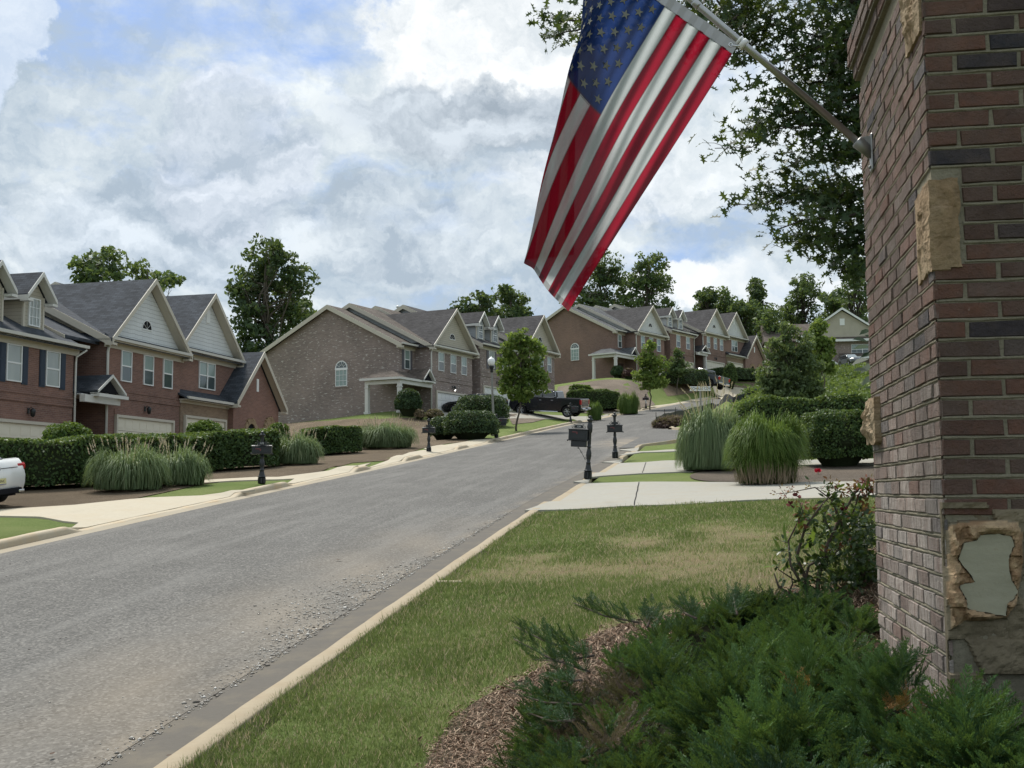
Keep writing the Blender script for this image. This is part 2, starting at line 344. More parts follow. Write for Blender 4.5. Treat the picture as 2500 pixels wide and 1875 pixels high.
def shingle(name, c):
    t = NT(name); uv = t.tc.outputs['UV']; b = t.N.new('ShaderNodeTexBrick'); b.inputs['Scale'].default_value = 1; b.inputs['Brick Width'].default_value = .3; b.inputs['Row Height'].default_value = .14; b.inputs['Mortar Size'].default_value = .008
    t.L.new(uv, b.inputs['Vector']); t.put(b.inputs['Color1'], tuple(x*.75 for x in c)); t.put(b.inputs['Color2'], tuple(x*1.3 for x in c)); t.put(b.inputs['Mortar'], tuple(x*.45 for x in c))
    col = t.mix(1.0, b.outputs[0], t.ramp(t.noise(.7, 5, .6), [(.3, .75), (.7, 1.15)]), 'MULTIPLY'); t.bump(b.outputs['Fac'], -.3, .01); return t.set(col, .9, .15)
M = {}
M['red'] = brickmat('red_brick', (.27, .15, .115), (.185, .103, .085), (.34, .29, .25), streak=.6)
M['grey'] = brickmat('grey_brick', (.33, .26, .23), (.235, .185, .165), (.40, .36, .33), light=(.6, .56, .52), streak=.6)
M['brown'] = brickmat('brown_brick', (.27, .17, .135), (.20, .128, .105), (.33, .27, .24), streak=.5)
M['tan'] = brickmat('tan_stone_course', (.30, .22, .15), (.2, .14, .1), (.3, .26, .2))
M['sid_w'] = lapmat('white_siding', (.62, .63, .62)); M['sid_c'] = lapmat('cream_siding', (.46, .42, .34)); M['sid_s'] = lapmat('shake_siding', (.66, .68, .68), .19, .10)
M['sid_g'] = lapmat('grey_siding', (.40, .42, .43), .16)
M['roof_n'] = shingle('blue_grey_shingle', (.058, .066, .078)); M['roof_b'] = shingle('brown_shingle', (.115, .097, .083)); M['roof_d'] = shingle('dark_shingle', (.062, .06, .062)); M['roof_l'] = shingle('grey_shingle', (.105, .11, .115))
M['trim'] = flat('trim_paint', (.52, .48, .40), .5, .3, var=.06); M['gutter'] = flat('gutter_paint', (.62, .61, .57), .4, .4, var=.06); M['frame'] = flat('window_frame_vinyl', (.74, .75, .74), .4, .4, var=.04)
M['garage'] = flat('garage_door_paint', (.72, .67, .54), .5, .3, var=.04, vs_=2); M['garage_w'] = flat('white_garage_paint', (.72, .72, .70), .5, .3, var=.04, vs_=2)
M['navy'] = flat('navy_shutter_paint', (.022, .035, .058), .5, .3); M['taupe'] = flat('taupe_shutter_paint', (.11, .105, .115), .5, .3)
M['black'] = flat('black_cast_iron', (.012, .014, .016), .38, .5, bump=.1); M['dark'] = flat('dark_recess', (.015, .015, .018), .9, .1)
M['door'] = flat('dark_wood_door', (.05, .03, .025), .5, .3)
def glassmat(name, c1, c2, rough=.08):
    t = NT(name); n = t.noise(1.5, 2, .5, sc=(1, 1, .35)); return t.set(t.mix(n, c1, c2), rough, .8)
M['glass'] = glassmat('window_glass', (.035, .05, .055), (.09, .12, .12)); M['blind'] = glassmat('glass_over_blind', (.17, .24, .22), (.28, .36, .33), .15); M['shut_in'] = glassmat('glass_over_shutter', (.20, .23, .22), (.42, .45, .42), .12)
# ---- ground surfaces
def asphalt():
    t = NT('asphalt'); o = 'Object'; sp = t.voro(42, o, out='Color'); sp2 = t.voro(19, o); n = t.noise(.5, 6, .6, o); fine = t.noise(30, 4, .85, o)
    c = t.ramp(sp, [(.15, (.055, .054, .051)), (.42, (.092, .09, .084)), (.62, (.108, .105, .098)), (.88, (.195, .188, .172))]); c = t.mix(t.ramp(fine, [(.45, 0.0), (.66, .4)]), c, (.19, .184, .17))
    c = t.mix(t.ramp(sp2, [(.08, .55), (.3, 0.0)]), c, (.06, .06, .065)); c = t.mix(1.0, c, t.ramp(n, [(.25, .82), (.5, 1.0), (.75, 1.16)]), 'MULTIPLY')
    st = t.noise(1.3, 5, .6, 'UV', sc=(.12, 1.4, 1)); c = t.mix(t.ramp(st, [(.48, 0.0), (.75, .4)]), c, (.23, .225, .21))   # worn, dusty lanes along the road
    sm = t.noise(.55, 3, .5, 'UV', sc=(.5, 1.6, 1)); c = t.mix(t.ramp(sm, [(.62, 0.0), (.78, .35)]), c, (.07, .07, .07)); a = t.attr(); c = t.mix(a, c, (.30, .25, .185))
    t.bump(t.math('ADD', sp, fine), .5, .012); return t.set(c, .9, .25)
def concrete(name, c, warm=(.5, .38, .22), wet=.25, sc=1):
    t = NT(name); n = t.noise(1.2*sc, 7, .65); n2 = t.noise(9*sc, 5, .7); f = t.noise(80, 2, .6); st = t.noise(.9, 5, .6, sc=(1, .25, 1))
    col = t.mix(n2, tuple(x*.84 for x in c), tuple(min(1, x*1.1) for x in c)); col = t.mix(t.ramp(n, [(.48, 0.0), (.75, wet)]), col, warm); col = t.mix(t.ramp(st, [(.55, 0.0), (.8, .35)]), col, tuple(x*.6 for x in c))
    col = t.mix(t.ramp(f, [(.6, 0.0), (.8, .25)]), col, tuple(x*.5 for x in c)); t.bump(t.math('ADD', f, n2), .25, .006); return t.set(col, .88, .25)
M['asphalt'] = asphalt(); M['drive'] = concrete('driveway_concrete', (.315, .305, .265), (.31, .26, .18), .4); M['drive2'] = concrete('driveway_concrete_warm', (.44, .395, .305), (.40, .32, .21), .35)
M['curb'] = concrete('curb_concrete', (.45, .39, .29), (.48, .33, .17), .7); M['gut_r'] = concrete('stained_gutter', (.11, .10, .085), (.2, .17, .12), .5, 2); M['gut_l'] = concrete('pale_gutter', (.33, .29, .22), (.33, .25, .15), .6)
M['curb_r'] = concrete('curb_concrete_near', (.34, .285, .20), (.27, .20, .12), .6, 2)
def lawn():
    t = NT('lawn'); n = t.noise(.6, 6, .6); f = t.noise(26, 5, .75); st = t.noise(60, 4, .8, sc=(1, 1, 1)); dry = t.attr()
    c = t.mix(t.ramp(f, [(.3, 0.0), (.7, 1.0)]), (.07, .115, .025), (.145, .205, .055)); c = t.mix(t.ramp(n, [(.3, .1), (.65, .7)]), c, (.19, .215, .08))
    soil = t.ramp(st, [(.3, (.12, .08, .05)), (.55, (.26, .19, .12)), (.75, (.38, .30, .19))]); d = t.math('MULTIPLY', dry, t.ramp(t.noise(9, 5, .7), [(.3, .35), (.62, 1.0)]), True)
    c = t.mix(d, c, soil); t.bump(t.math('ADD', f, st), .8, .04); return t.set(c, .95, .1)
M['lawn'] = lawn()
def mulchmat(name, c):
    t = NT(name); a = t.noise(14, 8, .8, sc=(1, 3, 1), dist=1.5); b = t.noise(40, 5, .8, sc=(3, 1, 1), dist=2); n = t.noise(.5, 4, .5)
    col = t.mix(t.ramp(b, [(.3, 0.0), (.7, 1.0)]), tuple(x*.35 for x in c), tuple(min(1, x*1.5) for x in c)); col = t.mix(t.ramp(a, [(.35, .6), (.6, 0.0)]), col, tuple(x*.25 for x in c)); col = t.mix(1.0, col, t.ramp(n, [(.3, .8), (.7, 1.2)]), 'MULTIPLY')
    t.bump(t.math('ADD', a, b), 1.0, .05); return t.set(col, .95, .1)
M['mulch'] = mulchmat('pine_straw', (.25, .195, .135)); M['mulch_g'] = mulchmat('grey_mulch', (.26, .215, .17))
# ---------------------------------------------------------------- terrain: one sheet, laid along the road
def strip(name, S, TAU, zf, mat, col=None, kind='structure', uvm=False):
    S = np.asarray(S, float); TAU = np.asarray(TAU, float); s, t = np.meshgrid(S, TAU, indexing='ij')
    x, y = st2xy(s, t); z = zf(x, y, s, t); V = np.stack([x, y, z], -1).reshape(-1, 3); n, m = s.shape
    i, j = np.meshgrid(np.arange(n-1), np.arange(m-1), indexing='ij'); a = (i*m+j).ravel(); F = np.stack([a, a+1, a+m+1, a+m], 1)
    o = np_mesh(name, V, F, mat, None if col is None else col(x, y, s, t).reshape(-1), smooth=True, uv=np.stack([s, t], -1).reshape(-1, 2) if uvm else None)
    if kind: o['kind'] = kind
    return o
def frange(a, b, d): return list(np.arange(a, b-1e-6, d))
S_ = frange(-60, -6, 6) + frange(-6, 0, 1) + frange(0, 20, .33) + frange(20, 60, .5) + frange(60, 130, 1.0) + frange(130, 200, 3) + frange(200, 321, 12)
TR = frange(CWR-.12, 12, .33) + frange(12, 30, 1) + frange(30, 80, 4) + [80, 100, 130, 170, 230, 320]
TL = [-x for x in ([320, 230, 170, 130, 100, 80] + frange(30, 80, 4)[::-1] + frange(12, 30, 1)[::-1] + frange(CW-.12, 12, .5)[::-1])]
DRY = [(1700, 1375, 260, 40), (1640, 1400, 330, 30), (1870, 1400, 160, 18), (1560, 1325, 60, 16), (1750, 1292, 50, 10), (1820, 1312, 110, 16), (1490, 1390, 120, 14), (1300, 1395, 130, 14), (1520, 1545, 70, 20), (1400, 1700, 60, 40), (1800, 1500, 90, 14), (1290, 1365, 60, 8)]
DW_ = []
for (a, b, c, d) in DRY:
    g = G(a, b); e = G(a+c, b); f = G(a, b-d); DW_.append((g.x, g.y, abs(e.x-g.x)+.1, abs(f.y-g.y)+.15))
def dryness(x, y):
    v = np.zeros(np.shape(x)); wob = .25*np.sin(x*5.1+1)*np.sin(y*3.3) + .15*np.sin(x*11+y*7)
    for (cx, cy, rx, ry) in DW_: v = np.maximum(v, (.85+.3*np.sin(x*17+y*5)*np.sin(y*13-x*4)*np.sin(x*7.3+y*9.1))*np.clip(1.5 - np.sqrt(((x-cx)/rx)**2 + ((y-cy)/ry)**2) + wob, 0, 1))
    return v
gz = lambda x, y, s, t: T(x, y) + np.where(np.abs(t) < CW+.02, -.03, 0) - np.where(np.abs(t) < CW-.04, .12, 0)
gr = strip('ground', S_, TL + [-CW+.12-.01] + [CWR-.13] + TR, lambda x, y, s, t: np.where((t > -CW+.06) & (t < CWR-.06), H(x, y)-.12, T(x, y)), M['lawn'], lambda x, y, s, t: dryness(x, y))
def farz(x, y, s, t): return H(x, y)
# far ground out to the horizon
fv = []; ff = []
for k in range(48):
    a = 2*pi*k/48
    for r, dz in ((260, -6), (3000, -40)): fv.append((r*sin(a), 120+r*cos(a), float(base(np.array(min(260, r)*sin(a)*.5), np.array(120+min(260, r)*cos(a)*.5)))*.6+dz))
for k in range(48): b = 2*k; c = 2*((k+1) % 48); ff.append((b, b+1, c+1, c))
o = np_mesh('far_ground', fv, ff, M['lawn'], np.zeros(96)); o['kind'] = 'structure'
# ---- road
SR = frange(-40, 0, 2) + frange(0, 30, .4) + frange(30, 140, .8) + frange(140, 321, 4)
def crown(x, y, s, t): return H(x, y) + .04*(1-(t/HW)**2)
def dust(x, y, s, t):
    e = np.clip((np.abs(t)-3.35)/.35, 0, 1)*.35*(.5+.5*np.sin(s*3.1+t*9)); side = np.clip(1-np.hypot((s-57)/7, (t-3.9)/2.6), 0, 1)*1.1
    near = np.clip(1-np.abs(t-3.0)/1.5, 0, 1)*np.clip((s-5)/3, 0, 1)*np.clip((24-s)/6, 0, 1)*.4
    return np.clip(near*(.7+.3*np.sin(s*1.9+t*3)) + e*(t > 0) + e*.5*(t < 0) + side*(.6+.4*np.sin(s*2.3+t*5)), 0, .85)
strip('road', SR, [-HW-.01, -3.4, -3, -2.4, -1.6, -.8, 0, .8, 1.6, 2.4, 3, 3.4, HW+.01], crown, M['asphalt'], dust, uvm=True)
def gutterstrip(side, mat):
    e = HW
    o = strip('gutter', SR, [side*HW, side*(HW+(GL_ if side < 0 else GR_)+.01)][::side], lambda x, y, s, t: H(x, y) + np.where(np.abs(t) > HW+.1, .012, -.004), mat); return o
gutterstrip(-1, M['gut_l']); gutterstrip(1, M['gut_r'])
SCB = sorted(set([round(v, 3) for v in SR] + [round(q+d, 3) for a, b in DROPS_L+DROPS_R for q in (a, b) for d in (-.5, -.25, 0, .25, .5)]))
def curb(side, mat, name='kerb', ranges=((-40, 150),)):
    for a, b in ranges:
        kw = .05 if side > 0 else 0; S = [v for v in SCB if a <= v <= b]; g = HW+(GL_ if side < 0 else GR_)-.005
        prof = [(g, 0), (g+.012, .55), (g+.035, .88), (g+.065, 1.0), (g+.165+kw, 1.0), (g+.18+kw, .9), (g+.185+kw, -.4)]
        def zf(x, y, s, t):
            d = np.abs(t); ks = np.array([p[0] for p in prof]); hs = np.array([p[1] for p in prof]); f = np.interp(d, ks, hs); nz = .004*np.sin(s*1.7) + .003*np.sin(s*5.1+d*40)
            return H(x, y) + .01 + f*(curbh(s, side)) + nz*(f > .5)
        ts = [side*p[0] for p in prof]
        strip(name, S, ts if side > 0 else ts[::-1], zf, mat)
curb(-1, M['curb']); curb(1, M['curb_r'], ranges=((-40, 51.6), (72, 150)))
# ---- overlay sheets that follow the ground
def drape(name, pts, mat, off, step=.6, kind='structure', zfun=None, thick=0):
    bm = bmesh.new(); vs_ = [bm.verts.new((p[0], p[1], 0)) for p in pts]; bm.faces.new(vs_); xs = [p[0] for p in pts]; ys = [p[1] for p in pts]
    for ax, lo, hi in ((0, min(xs), max(xs)), (1, min(ys), max(ys))):
        v = lo+step
        while v < hi:
            n = (1, 0, 0) if ax == 0 else (0, 1, 0); c = (v, 0, 0) if ax == 0 else (0, v, 0)
            bmesh.ops.bisect_plane(bm, geom=bm.verts[:]+bm.edges[:]+bm.faces[:], plane_co=c, plane_no=n); v += step
    bmesh.ops.triangulate(bm, faces=bm.faces[:]); bm.verts.ensure_lookup_table()
    X = np.array([v.co.x for v in bm.verts]); Y = np.array([v.co.y for v in bm.verts]); Z = (zfun or T)(X, Y) + off
    for v, z in zip(bm.verts, Z): v.co.z = z
    if thick:   # turned-down edge
        be = [e for e in bm.edges if e.is_boundary]; r = bmesh.ops.extrude_edge_only(bm, edges=be)
        for g in r['geom']:
            if isinstance(g, bmesh.types.BMVert): g.co.z -= thick
    bmesh.ops.recalc_face_normals(bm, faces=bm.faces[:]); me = bpy.data.meshes.new(name); bm.to_mesh(me); bm.free()
    me.materials.append(mat); o = bpy.data.objects.new(name, me); COL.objects.link(o); o['kind'] = kind
    if sum(p.normal.z for p in me.polygons) < 0: me.flip_normals()
    for p in me.polygons: p.use_smooth = False
    return o
def smooth_poly(pts, n=2, keep=()):
    for _ in range(n):
        q = []
        for i, p in enumerate(pts):
            a = pts[(i+1) % len(pts)]; q += [(p[0]*.75+a[0]*.25, p[1]*.75+a[1]*.25), (p[0]*.25+a[0]*.75, p[1]*.25+a[1]*.75)]
        pts = q
    return pts
def pp(*l):
    out = []
    for q in l:
        if q[0] == 'st': x, y = st2xy(q[1], q[2]); out.append((float(x), float(y)))
        elif q[0] == 'xy': out.append((q[1], q[2]))
        else: g = G(*q); out.append((g.x, g.y))
    return out
ML = -CW; MR = CWR
drape('mulch_bed', pp((-150, 1262), (0, 1248), (181, 1237), (312, 1222), (400, 1204), (500, 1182), (640, 1170), (768, 1157), (860, 1131), (960, 1122), (1010, 1103), (1035, 1094), (1090, 1084), (1142, 1078), (1155, 1060), (1110, 1045), (1077, 1034), (1016, 1021), (925, 1024), (800, 1028), (683, 1036), (600, 1050), (430, 1090), (200, 1100), (-150, 1110)), M['mulch'], .02, 1.0)
drape('mulch_bed', pp((1246, 1028), (1252, 1037), (1300, 1032), (1335, 1023), (1300, 1012), (1240, 1012)), M['mulch_g'], .03, .7)
drape('mulch_bed', pp((1440, 1010), (1476, 1010), (1560, 1000), (1600, 988), (1580, 960), (1600, 940), (1540, 930), (1420, 935), (1362, 945), (1350, 990), (1400, 1008)), M['mulch_g'], .03, 1.2)
drape('mulch_bed', pp((1630, 968), (1700, 958), (1742, 942), (1880, 951), (1950, 952), (1940, 925), (1800, 920), (1640, 925), (1615, 945)), M['mulch'], .03, 1.5)
drape('driveway', pp(('st', 20.5, ML), (192, 1280), (154, 1276), (90, 1265), (0, 1263), (-230, 1262), (-230, 1252), (0, 1247), (181, 1236), (362, 1218), (565, 1200), (622, 1198), ('st', 28.3, ML), ('st', 26.5, ML), ('st', 24.5, ML), ('st', 22.5, ML)), M['drive2'], .035, .7, thick=.05)
drape('driveway', pp(('st', 31.6, ML), (719, 1171), (678, 1173), (502, 1181), (440, 1181), (470, 1176), (678, 1167), (768, 1156), (830, 1142), (905, 1132), ('st', 37.6, ML), ('st', 35.6, ML), ('st', 33.6, ML)), M['drive2'], .035, .7, thick=.05)
drape('driveway', pp(('st', 39, ML), (950, 1124), (1000, 1106), (1034, 1100), (1080, 1103), ('st', 43.8, ML), ('st', 41.5, ML)), M['drive2'], .035, .7, thick=.05)
drape('driveway', pp(('st', 46, ML), (1048, 1101), (1034, 1096), (1060, 1090), (1142, 1078), (1222, 1071), ('st', 59, ML), ('st', 56.5, ML), ('st', 54.5, ML), ('st', 52, ML), ('st', 49, ML)), M['drive2'], .035, .7, thick=.05)
drape('driveway', pp(('st', 88.3, ML), (1400, 1024), (1337, 1024), (1200, 1026), (1120, 1022), (1060, 1012), (1100, 1000), (1200, 1006), (1330, 1013), (1400, 1017), (1440, 1017), (1482, 1012), ('st', 96.6, ML), ('st', 94.5, ML), ('st', 92, ML)), M['drive'], .035, 1.0, thick=.05)
drape('driveway', pp(('st', 98.2, ML), (1474, 1011), (1520, 1003), (1576, 997), ('st', 105.4, ML), ('st', 103, ML), ('st', 100, ML)), M['drive2'], .035, 1.0, thick=.05)
drape('driveway', pp(('st', 109.4, ML), (1582, 993), (1640, 986), (1690, 976), (1740, 969), ('st', 124.2, ML), ('st', 119, ML), ('st', 114, ML)), M['drive2'], .035, 1.0, thick=.05)
drape('driveway', pp((1735, 943), (1780, 945), (1868, 953), (1930, 958), (1930, 964), (1860, 959), (1741, 948)), M['drive2'], .05, 1.0, thick=.05)
drape('driveway', pp(('st', 25, MR), (1281, 1249), (1377, 1247), (1519, 1239), (1673, 1234), (1826, 1224), (2095, 1217), (2400, 1213), (2400, 1178), (2095, 1178), (1826, 1180), (1700, 1179), (1557, 1179), (1400, 1178), ('st', 31.9, MR), ('st', 29.5, MR), ('st', 27, MR)), M['drive'], .03, .6, thick=.05)
drape('driveway', pp(('st', 34, MR), (1423, 1169), (1565, 1158), (1692, 1153), (1800, 1138), (2100, 1136), (2400, 1134), (2400, 1120), (2100, 1122), (1800, 1127), (1577, 1130), (1469, 1130), ('st', 41.7, MR), ('st', 39, MR), ('st', 36, MR)), M['drive'], .03, .6, thick=.05)
drape('driveway', pp(('st', 45.7, MR), (1510, 1114), (1567, 1106), (1635, 1104), (1900, 1103), (2100, 1103), (2100, 1097), (1900, 1098), (1650, 1099), (1512, 1099), ('st', 49.9, MR)), M['drive'], .03, .6, thick=.05)
# joints between slabs
def jointline(a, b, wd=.022, off=.036):
    g, h = G(*a), G(*b); d = (h-g); d.z = 0; L_ = d.length; d.normalize(); n = Vector((-d.y, d.x, 0)); mb = MB(); K = 12; pr = None
    for k in range(K+1):
        q = g + d*(L_*k/K); q = q + n*(.005*sin(k*1.7)); l = q-n*wd/2; r = q+n*wd/2; l.z = Tz(l.x, l.y)+off; r.z = Tz(r.x, r.y)+off
        if pr: mb.face([pr[0], pr[1], r, l])
        pr = (l, r)
    o = mb.build('driveway_joint', M['dark']); o['kind'] = 'structure'
jointline((1560, 1180), (1548, 1237)); jointline((1577, 1131), (1568, 1157))
# mulch in the middle distance and by the wall
drape('mulch_bed', smooth_poly(pp((1692, 1155), (1800, 1140), (2100, 1138), (2400, 1137), (2400, 1177), (2095, 1177), (1826, 1179), (1720, 1177), (1680, 1168)), 2), M['mulch_g'], .022, .6)
drape('mulch_bed', smooth_poly(pp((1640, 1128), (1760, 1126), (1990, 1124), (1990, 1106), (1760, 1107), (1660, 1116)), 2), M['mulch'], .022, .6)
drape('mulch_bed', smooth_poly(pp((960, 2050), (1040, 1870), (1090, 1780), (1160, 1715), (1250, 1675), (1330, 1630), (1450, 1550), (1600, 1510), (1800, 1492), (1850, 1465), (1960, 1440), (2060, 1440), (2110, 1400)) + [(2.6, 9.0), (4.5, 7.5), (4.6, 1.5), (2, .4), (.3, .8)], 2), M['mulch'], .02, .25)
# side street opening on the right
side_pts = pp(('st', 51.3, MR-.3), ('st', 52.4, MR+.35), ('st', 53.6, MR+1.3), ('st', 54.6, MR+2.8), ('st', 55, MR+5), ('st', 55.5, 40), ('st', 63, 40), ('st', 68.5, MR+6), ('st', 69, MR+3), ('st', 70, MR+1.4), ('st', 71.4, MR+.4), ('st', 72.6, MR-.3), ('st', 72.6, HW-.25), ('st', 51.3, HW-.25))
drape('side_street', side_pts, M['asphalt'], .035, .8, zfun=H)
def curbsweep(pts, mat, hh=.14):
    pts = smooth_line(pts); K = len(pts); mb = MB(); pr = None
    for k in range(K):
        d = Vector(pts[min(k+1, K-1)]) - Vector(pts[max(k-1, 0)]); d.normalize(); n = Vector((-d.y, d.x)); row = []
        for a, z in ((-.2, .02), (-.1, .02), (-.085, .1), (-.06, hh), (.06, hh), (.08, -.1)):
            q = Vector(pts[k]) + n*a; row.append((q.x, q.y, float(H(q.x, q.y))+.02+z))
        if pr:
            for i in range(5): mb.face([pr[i], pr[i+1], row[i+1], row[i]], smooth=True)
        pr = row
    o = mb.build('kerb', mat); o['kind'] = 'structure'
def smooth_line(pts, it=2):
    for _ in range(it):
        q = [pts[0]]
        for a, b in zip(pts[:-1], pts[1:]): q += [(a[0]*.75+b[0]*.25, a[1]*.75+b[1]*.25), (a[0]*.25+b[0]*.75, a[1]*.25+b[1]*.75)]
        q.append(pts[-1]); pts = q
    return pts
curbsweep(pp(('st', 51.4, MR-.12), ('st', 52.5, MR+.3), ('st', 53.6, MR+1.3), ('st', 54.6, MR+2.8), ('st', 55, MR+5), ('st', 55.5, 40))[::-1], M['curb'])
curbsweep(pp(('st', 72.6, MR-.12), ('st', 71.4, MR+.3), ('st', 70, MR+1.4), ('st', 69, MR+3), ('st', 68.5, MR+6), ('st', 63, 40)), M['curb'])
# ---------------------------------------------------------------- houses
def window(x0, x1, z0, z1, y, parent, glass='blind', sash=True, grid=0, double=False, sill=None, name='window'):
    """a window in a wall facing -y; frame is the part, panes and sill its sub-parts"""
    f = MB(); t = .05; yo = y-.06; d = .075
    f.box(x0, x0+t, yo, yo+d, z0, z1); f.box(x1-t, x1, yo, yo+d, z0, z1); f.box(x0+t, x1-t, yo, yo+d, z1-t, z1); f.box(x0+t, x1-t, yo, yo+d, z0, z0+t)
    zm = (z0+z1)/2; xs = [x0+t, x1-t]
    if double: xm = (x0+x1)/2; f.box(xm-.045, xm+.045, yo-.004, yo+d, z0+t, z1-t)
    if sash: f.box(x0+t, x1-t, yo+.01, yo+d, zm-.03, zm+.03)
    if grid:
        n = grid
        for k in range(1, n): xx = x0+(x1-x0)*k/n; f.box(xx-.012, xx+.012, yo+.012, yo+.035, z0+t, z1-t)
        m = max(2, int(round((z1-z0)/.36)))
        for k in range(1, m): zz = z0+(z1-z0)*k/m; f.box(x0+t, x1-t, yo+.014, yo+.037, zz-.012, zz+.012)
    fo = f.build(name, M['frame'], parent)
    p = MB(); p.box(x0+.01, x1-.01, y-.022, y-.004, z0+.01, z1-.01); p.build('pane', M[glass], fo)
    if sash:
        p = MB(); p.box(x0+.06, x1-.06, y-.032, y-.0235, z0+.06, zm-.03); p.build('pane', M['glass' if glass == 'blind' else glass], fo)
    if sill: q = MB(); q.box(x0-.05, x1+.05, y-.05, y+.02, z0-.1, z0-.004); q.build('sill', M[sill], fo)
    return fo
def arcpts(cx, cz, r, a0, a1, n): return [(cx+r*cos(a0+(a1-a0)*k/n), cz+r*sin(a0+(a1-a0)*k/n)) for k in range(n+1)]
def halfround(cx, cz, r, y, parent, name='gable_window'):
    f = MB(); out = arcpts(cx, cz, r, 0, pi, 10); inn = arcpts(cx, cz, r-.035, pi, 0, 10)
    for k in range(10): f.prism([out[k], out[k+1], inn[9-k], inn[10-k]], 'y', y-.03, y+.01)
    f.box(cx-r, cx+r, y-.03, y+.01, cz-.05, cz)
    for a in (40, 90, 140): f.tube([(cx, y-.012, cz), (cx+r*cos(radians(a)), y-.012, cz+r*sin(radians(a)))], .010, 4)
    fo = f.build(name, M['frame'], parent); g = MB(); g.prism(out, 'y', y-.008, y-.004); g.build('pane', M['dark'], fo)
def shutterpair(x0, x1, z0, z1, y, mat, parent, w_=.36):
    for a in (x0-w_-.03, x1+.03):
        b = MB(); b.box(a, a+w_, y-.035, y-.003, z0, z1); zm = z0+(z1-z0)*.55
        for q0, q1 in ((z0+.06, zm-.04), (zm+.04, z1-.06)): b.box(a+.05, a+w_-.05, y-.045, y-.034, q0, q1)
        b.build('shutter', mat, parent)
def garage(x0, x1, z0, z1, y, mat, parent):
    f = MB(); t = .12; q = y-.13; y = y-.12
    f.box(x0-t, x0, q, y+.12, z0, z1+t); f.box(x1, x1+t, q, y+.12, z0, z1+t); f.box(x0, x1, q, y+.12, z1, z1+t)
    d = MB(); n = 4; h = (z1-z0)/n
    for k in range(n):
        d.box(x0+.01, x1-.01, y+.09, y+.12, z0+k*h+.012, z0+(k+1)*h-.006)
        m = 8; ww = (x1-x0)/m
        for j in range(m): d.box(x0+j*ww+.09, x0+(j+1)*ww-.09, y+.078, y+.089, z0+k*h+.12, z0+(k+1)*h-.1)
    o = d.build('garage_door', mat, parent); f.build('door_frame', M['trim'], o)
def gable_roof(mb, x0, x1, zb, zt, y0, y1, th=.14, ov=0, mi=0):
    """ridge along y; eave line at zb on x0/x1"""
    xm = (x0+x1)/2
    for a, b in ((x0, xm), (x1, xm)):
        z0, z1 = zb, zt; pts = [(a, z0), (b, z1), (b, z1+th), (a, z0+th)]; mb.prism(pts, 'y', y0, y1, mi)
def rake_y(mb, x0, x1, zb, zt, y, w_=.2, th=.16, d=.04, soff=.38):
    """fascia boards of a gable that faces -y"""
    xm = (x0+x1)/2
    for a, s in ((x0, 1), (x1, -1)):
        mb.prism([(a, zb-w_+.12), (xm, zt-w_+.1), (xm, zt+th-.01), (a, zb+th-.01)], 'y', y-d, y)
    for a, s in ((x0, 1), (x1, -1)): mb.prism([(a+s*.01, zb-.03), (xm, zt-.03), (xm, zt-.006), (a+s*.01, zb-.006)], 'y', y-.002, y+soff)   # boarded soffit
    # boxed return at the foot
    mb.box(x0-.005, x0+.32, y-d-.003, y+.35, zb-.16, zb-.06); mb.box(x1-.32, x1+.005, y-d-.003, y+.35, zb-.16, zb-.06)
def rake_x(mb, x, y0, y1, yr, ze, zr, ze2=None, w_=.24, th=.14, d=.05):
    ze2 = ze if ze2 is None else ze2
    mb.prism([(y0, ze-w_+.04), (yr, zr-w_+.04), (yr, zr+th-.01), (y0, ze+th-.01)], 'x', x-d, x)
    mb.prism([(yr, zr-w_+.04), (y1, ze2-w_+.04), (y1, ze2+th-.01), (yr, zr+th-.01)], 'x', x-d, x)
def mainroof(parent, x0, x1, yf, yb, ze, yr, zr, mat, gable=None, gx=None, sidemat=None, wallfrom=None, ovx=.35, name='roof'):
    """roof with its ridge along x, eaves at y=yf and y=yb"""
    r = MB(); th = .14; sl = (zr-ze)/(yr-yf); zb = zr-(yb-yr)*sl
    for pts in ([(yf-.4, ze-.4*sl), (yr, zr), (yr, zr+th), (yf-.4, ze-.4*sl+th)], [(yb+.4, zb-.4*sl), (yr, zr), (yr, zr+th), (yb+.4, zb-.4*sl+th)]): r.prism(pts, 'x', x0-ovx, x1)
    ro = r.build(name, mat, parent)
    f = MB(); rake_x(f, x0-ovx, yf-.4, yb+.4, yr, ze-.4*sl, zr, zb-.4*sl); f.build('rake_board', M['trim'], ro)
    g = MB(); g.prism([(yf, ze-.02), (yb, zb-.02), (yr, zr-.02)], 'x', x0+.005, x0+.1)
    if sidemat: g.build('gable_siding', sidemat, parent)
    return ro, zb, sl
def eave(parent, x0, x1, y, z, depth=.4, soff=.32):
    g = MB(); g.prism([(y-depth-.11, z-.02), (y-depth-.13, z+.1), (y-depth-.005, z+.1), (y-depth-.005, z-.02)], 'x', x0, x1); go = g.build('gutter', M['gutter'], parent)
    f = MB(); f.box(x0+.02, x1-.02, y-depth, y+.02, z-.08, z-.02); f.box(x0+.05, x1-.05, y-.06, y-.004, z-soff, z-.081); f.build('soffit', M['trim'], parent)
def sconce(parent, x, y, z, lit=False):
    m = MB(); m.box(x-.06, x+.06, y-.03, y-.003, z-.1, z+.12); m.tube([(x, y-.03, z+.05), (x, y-.14, z+.14), (x, y-.22, z+.08)], .015, 5); m.lathe([(.03, .1), (.1, .04), (.11, 0), (.08, -.2), (.03, -.25)], 8, (x, y-.22, z)); m.build('wall_lamp', M['black'], parent)
    if lit: b = MB(); b.lathe([(.02, -.05), (.06, -.12), (.06, -.2), (.02, -.26)], 8, (x, y-.25, z-.04)); b.build('wall_lamp_bulb', M['bulb'], parent)
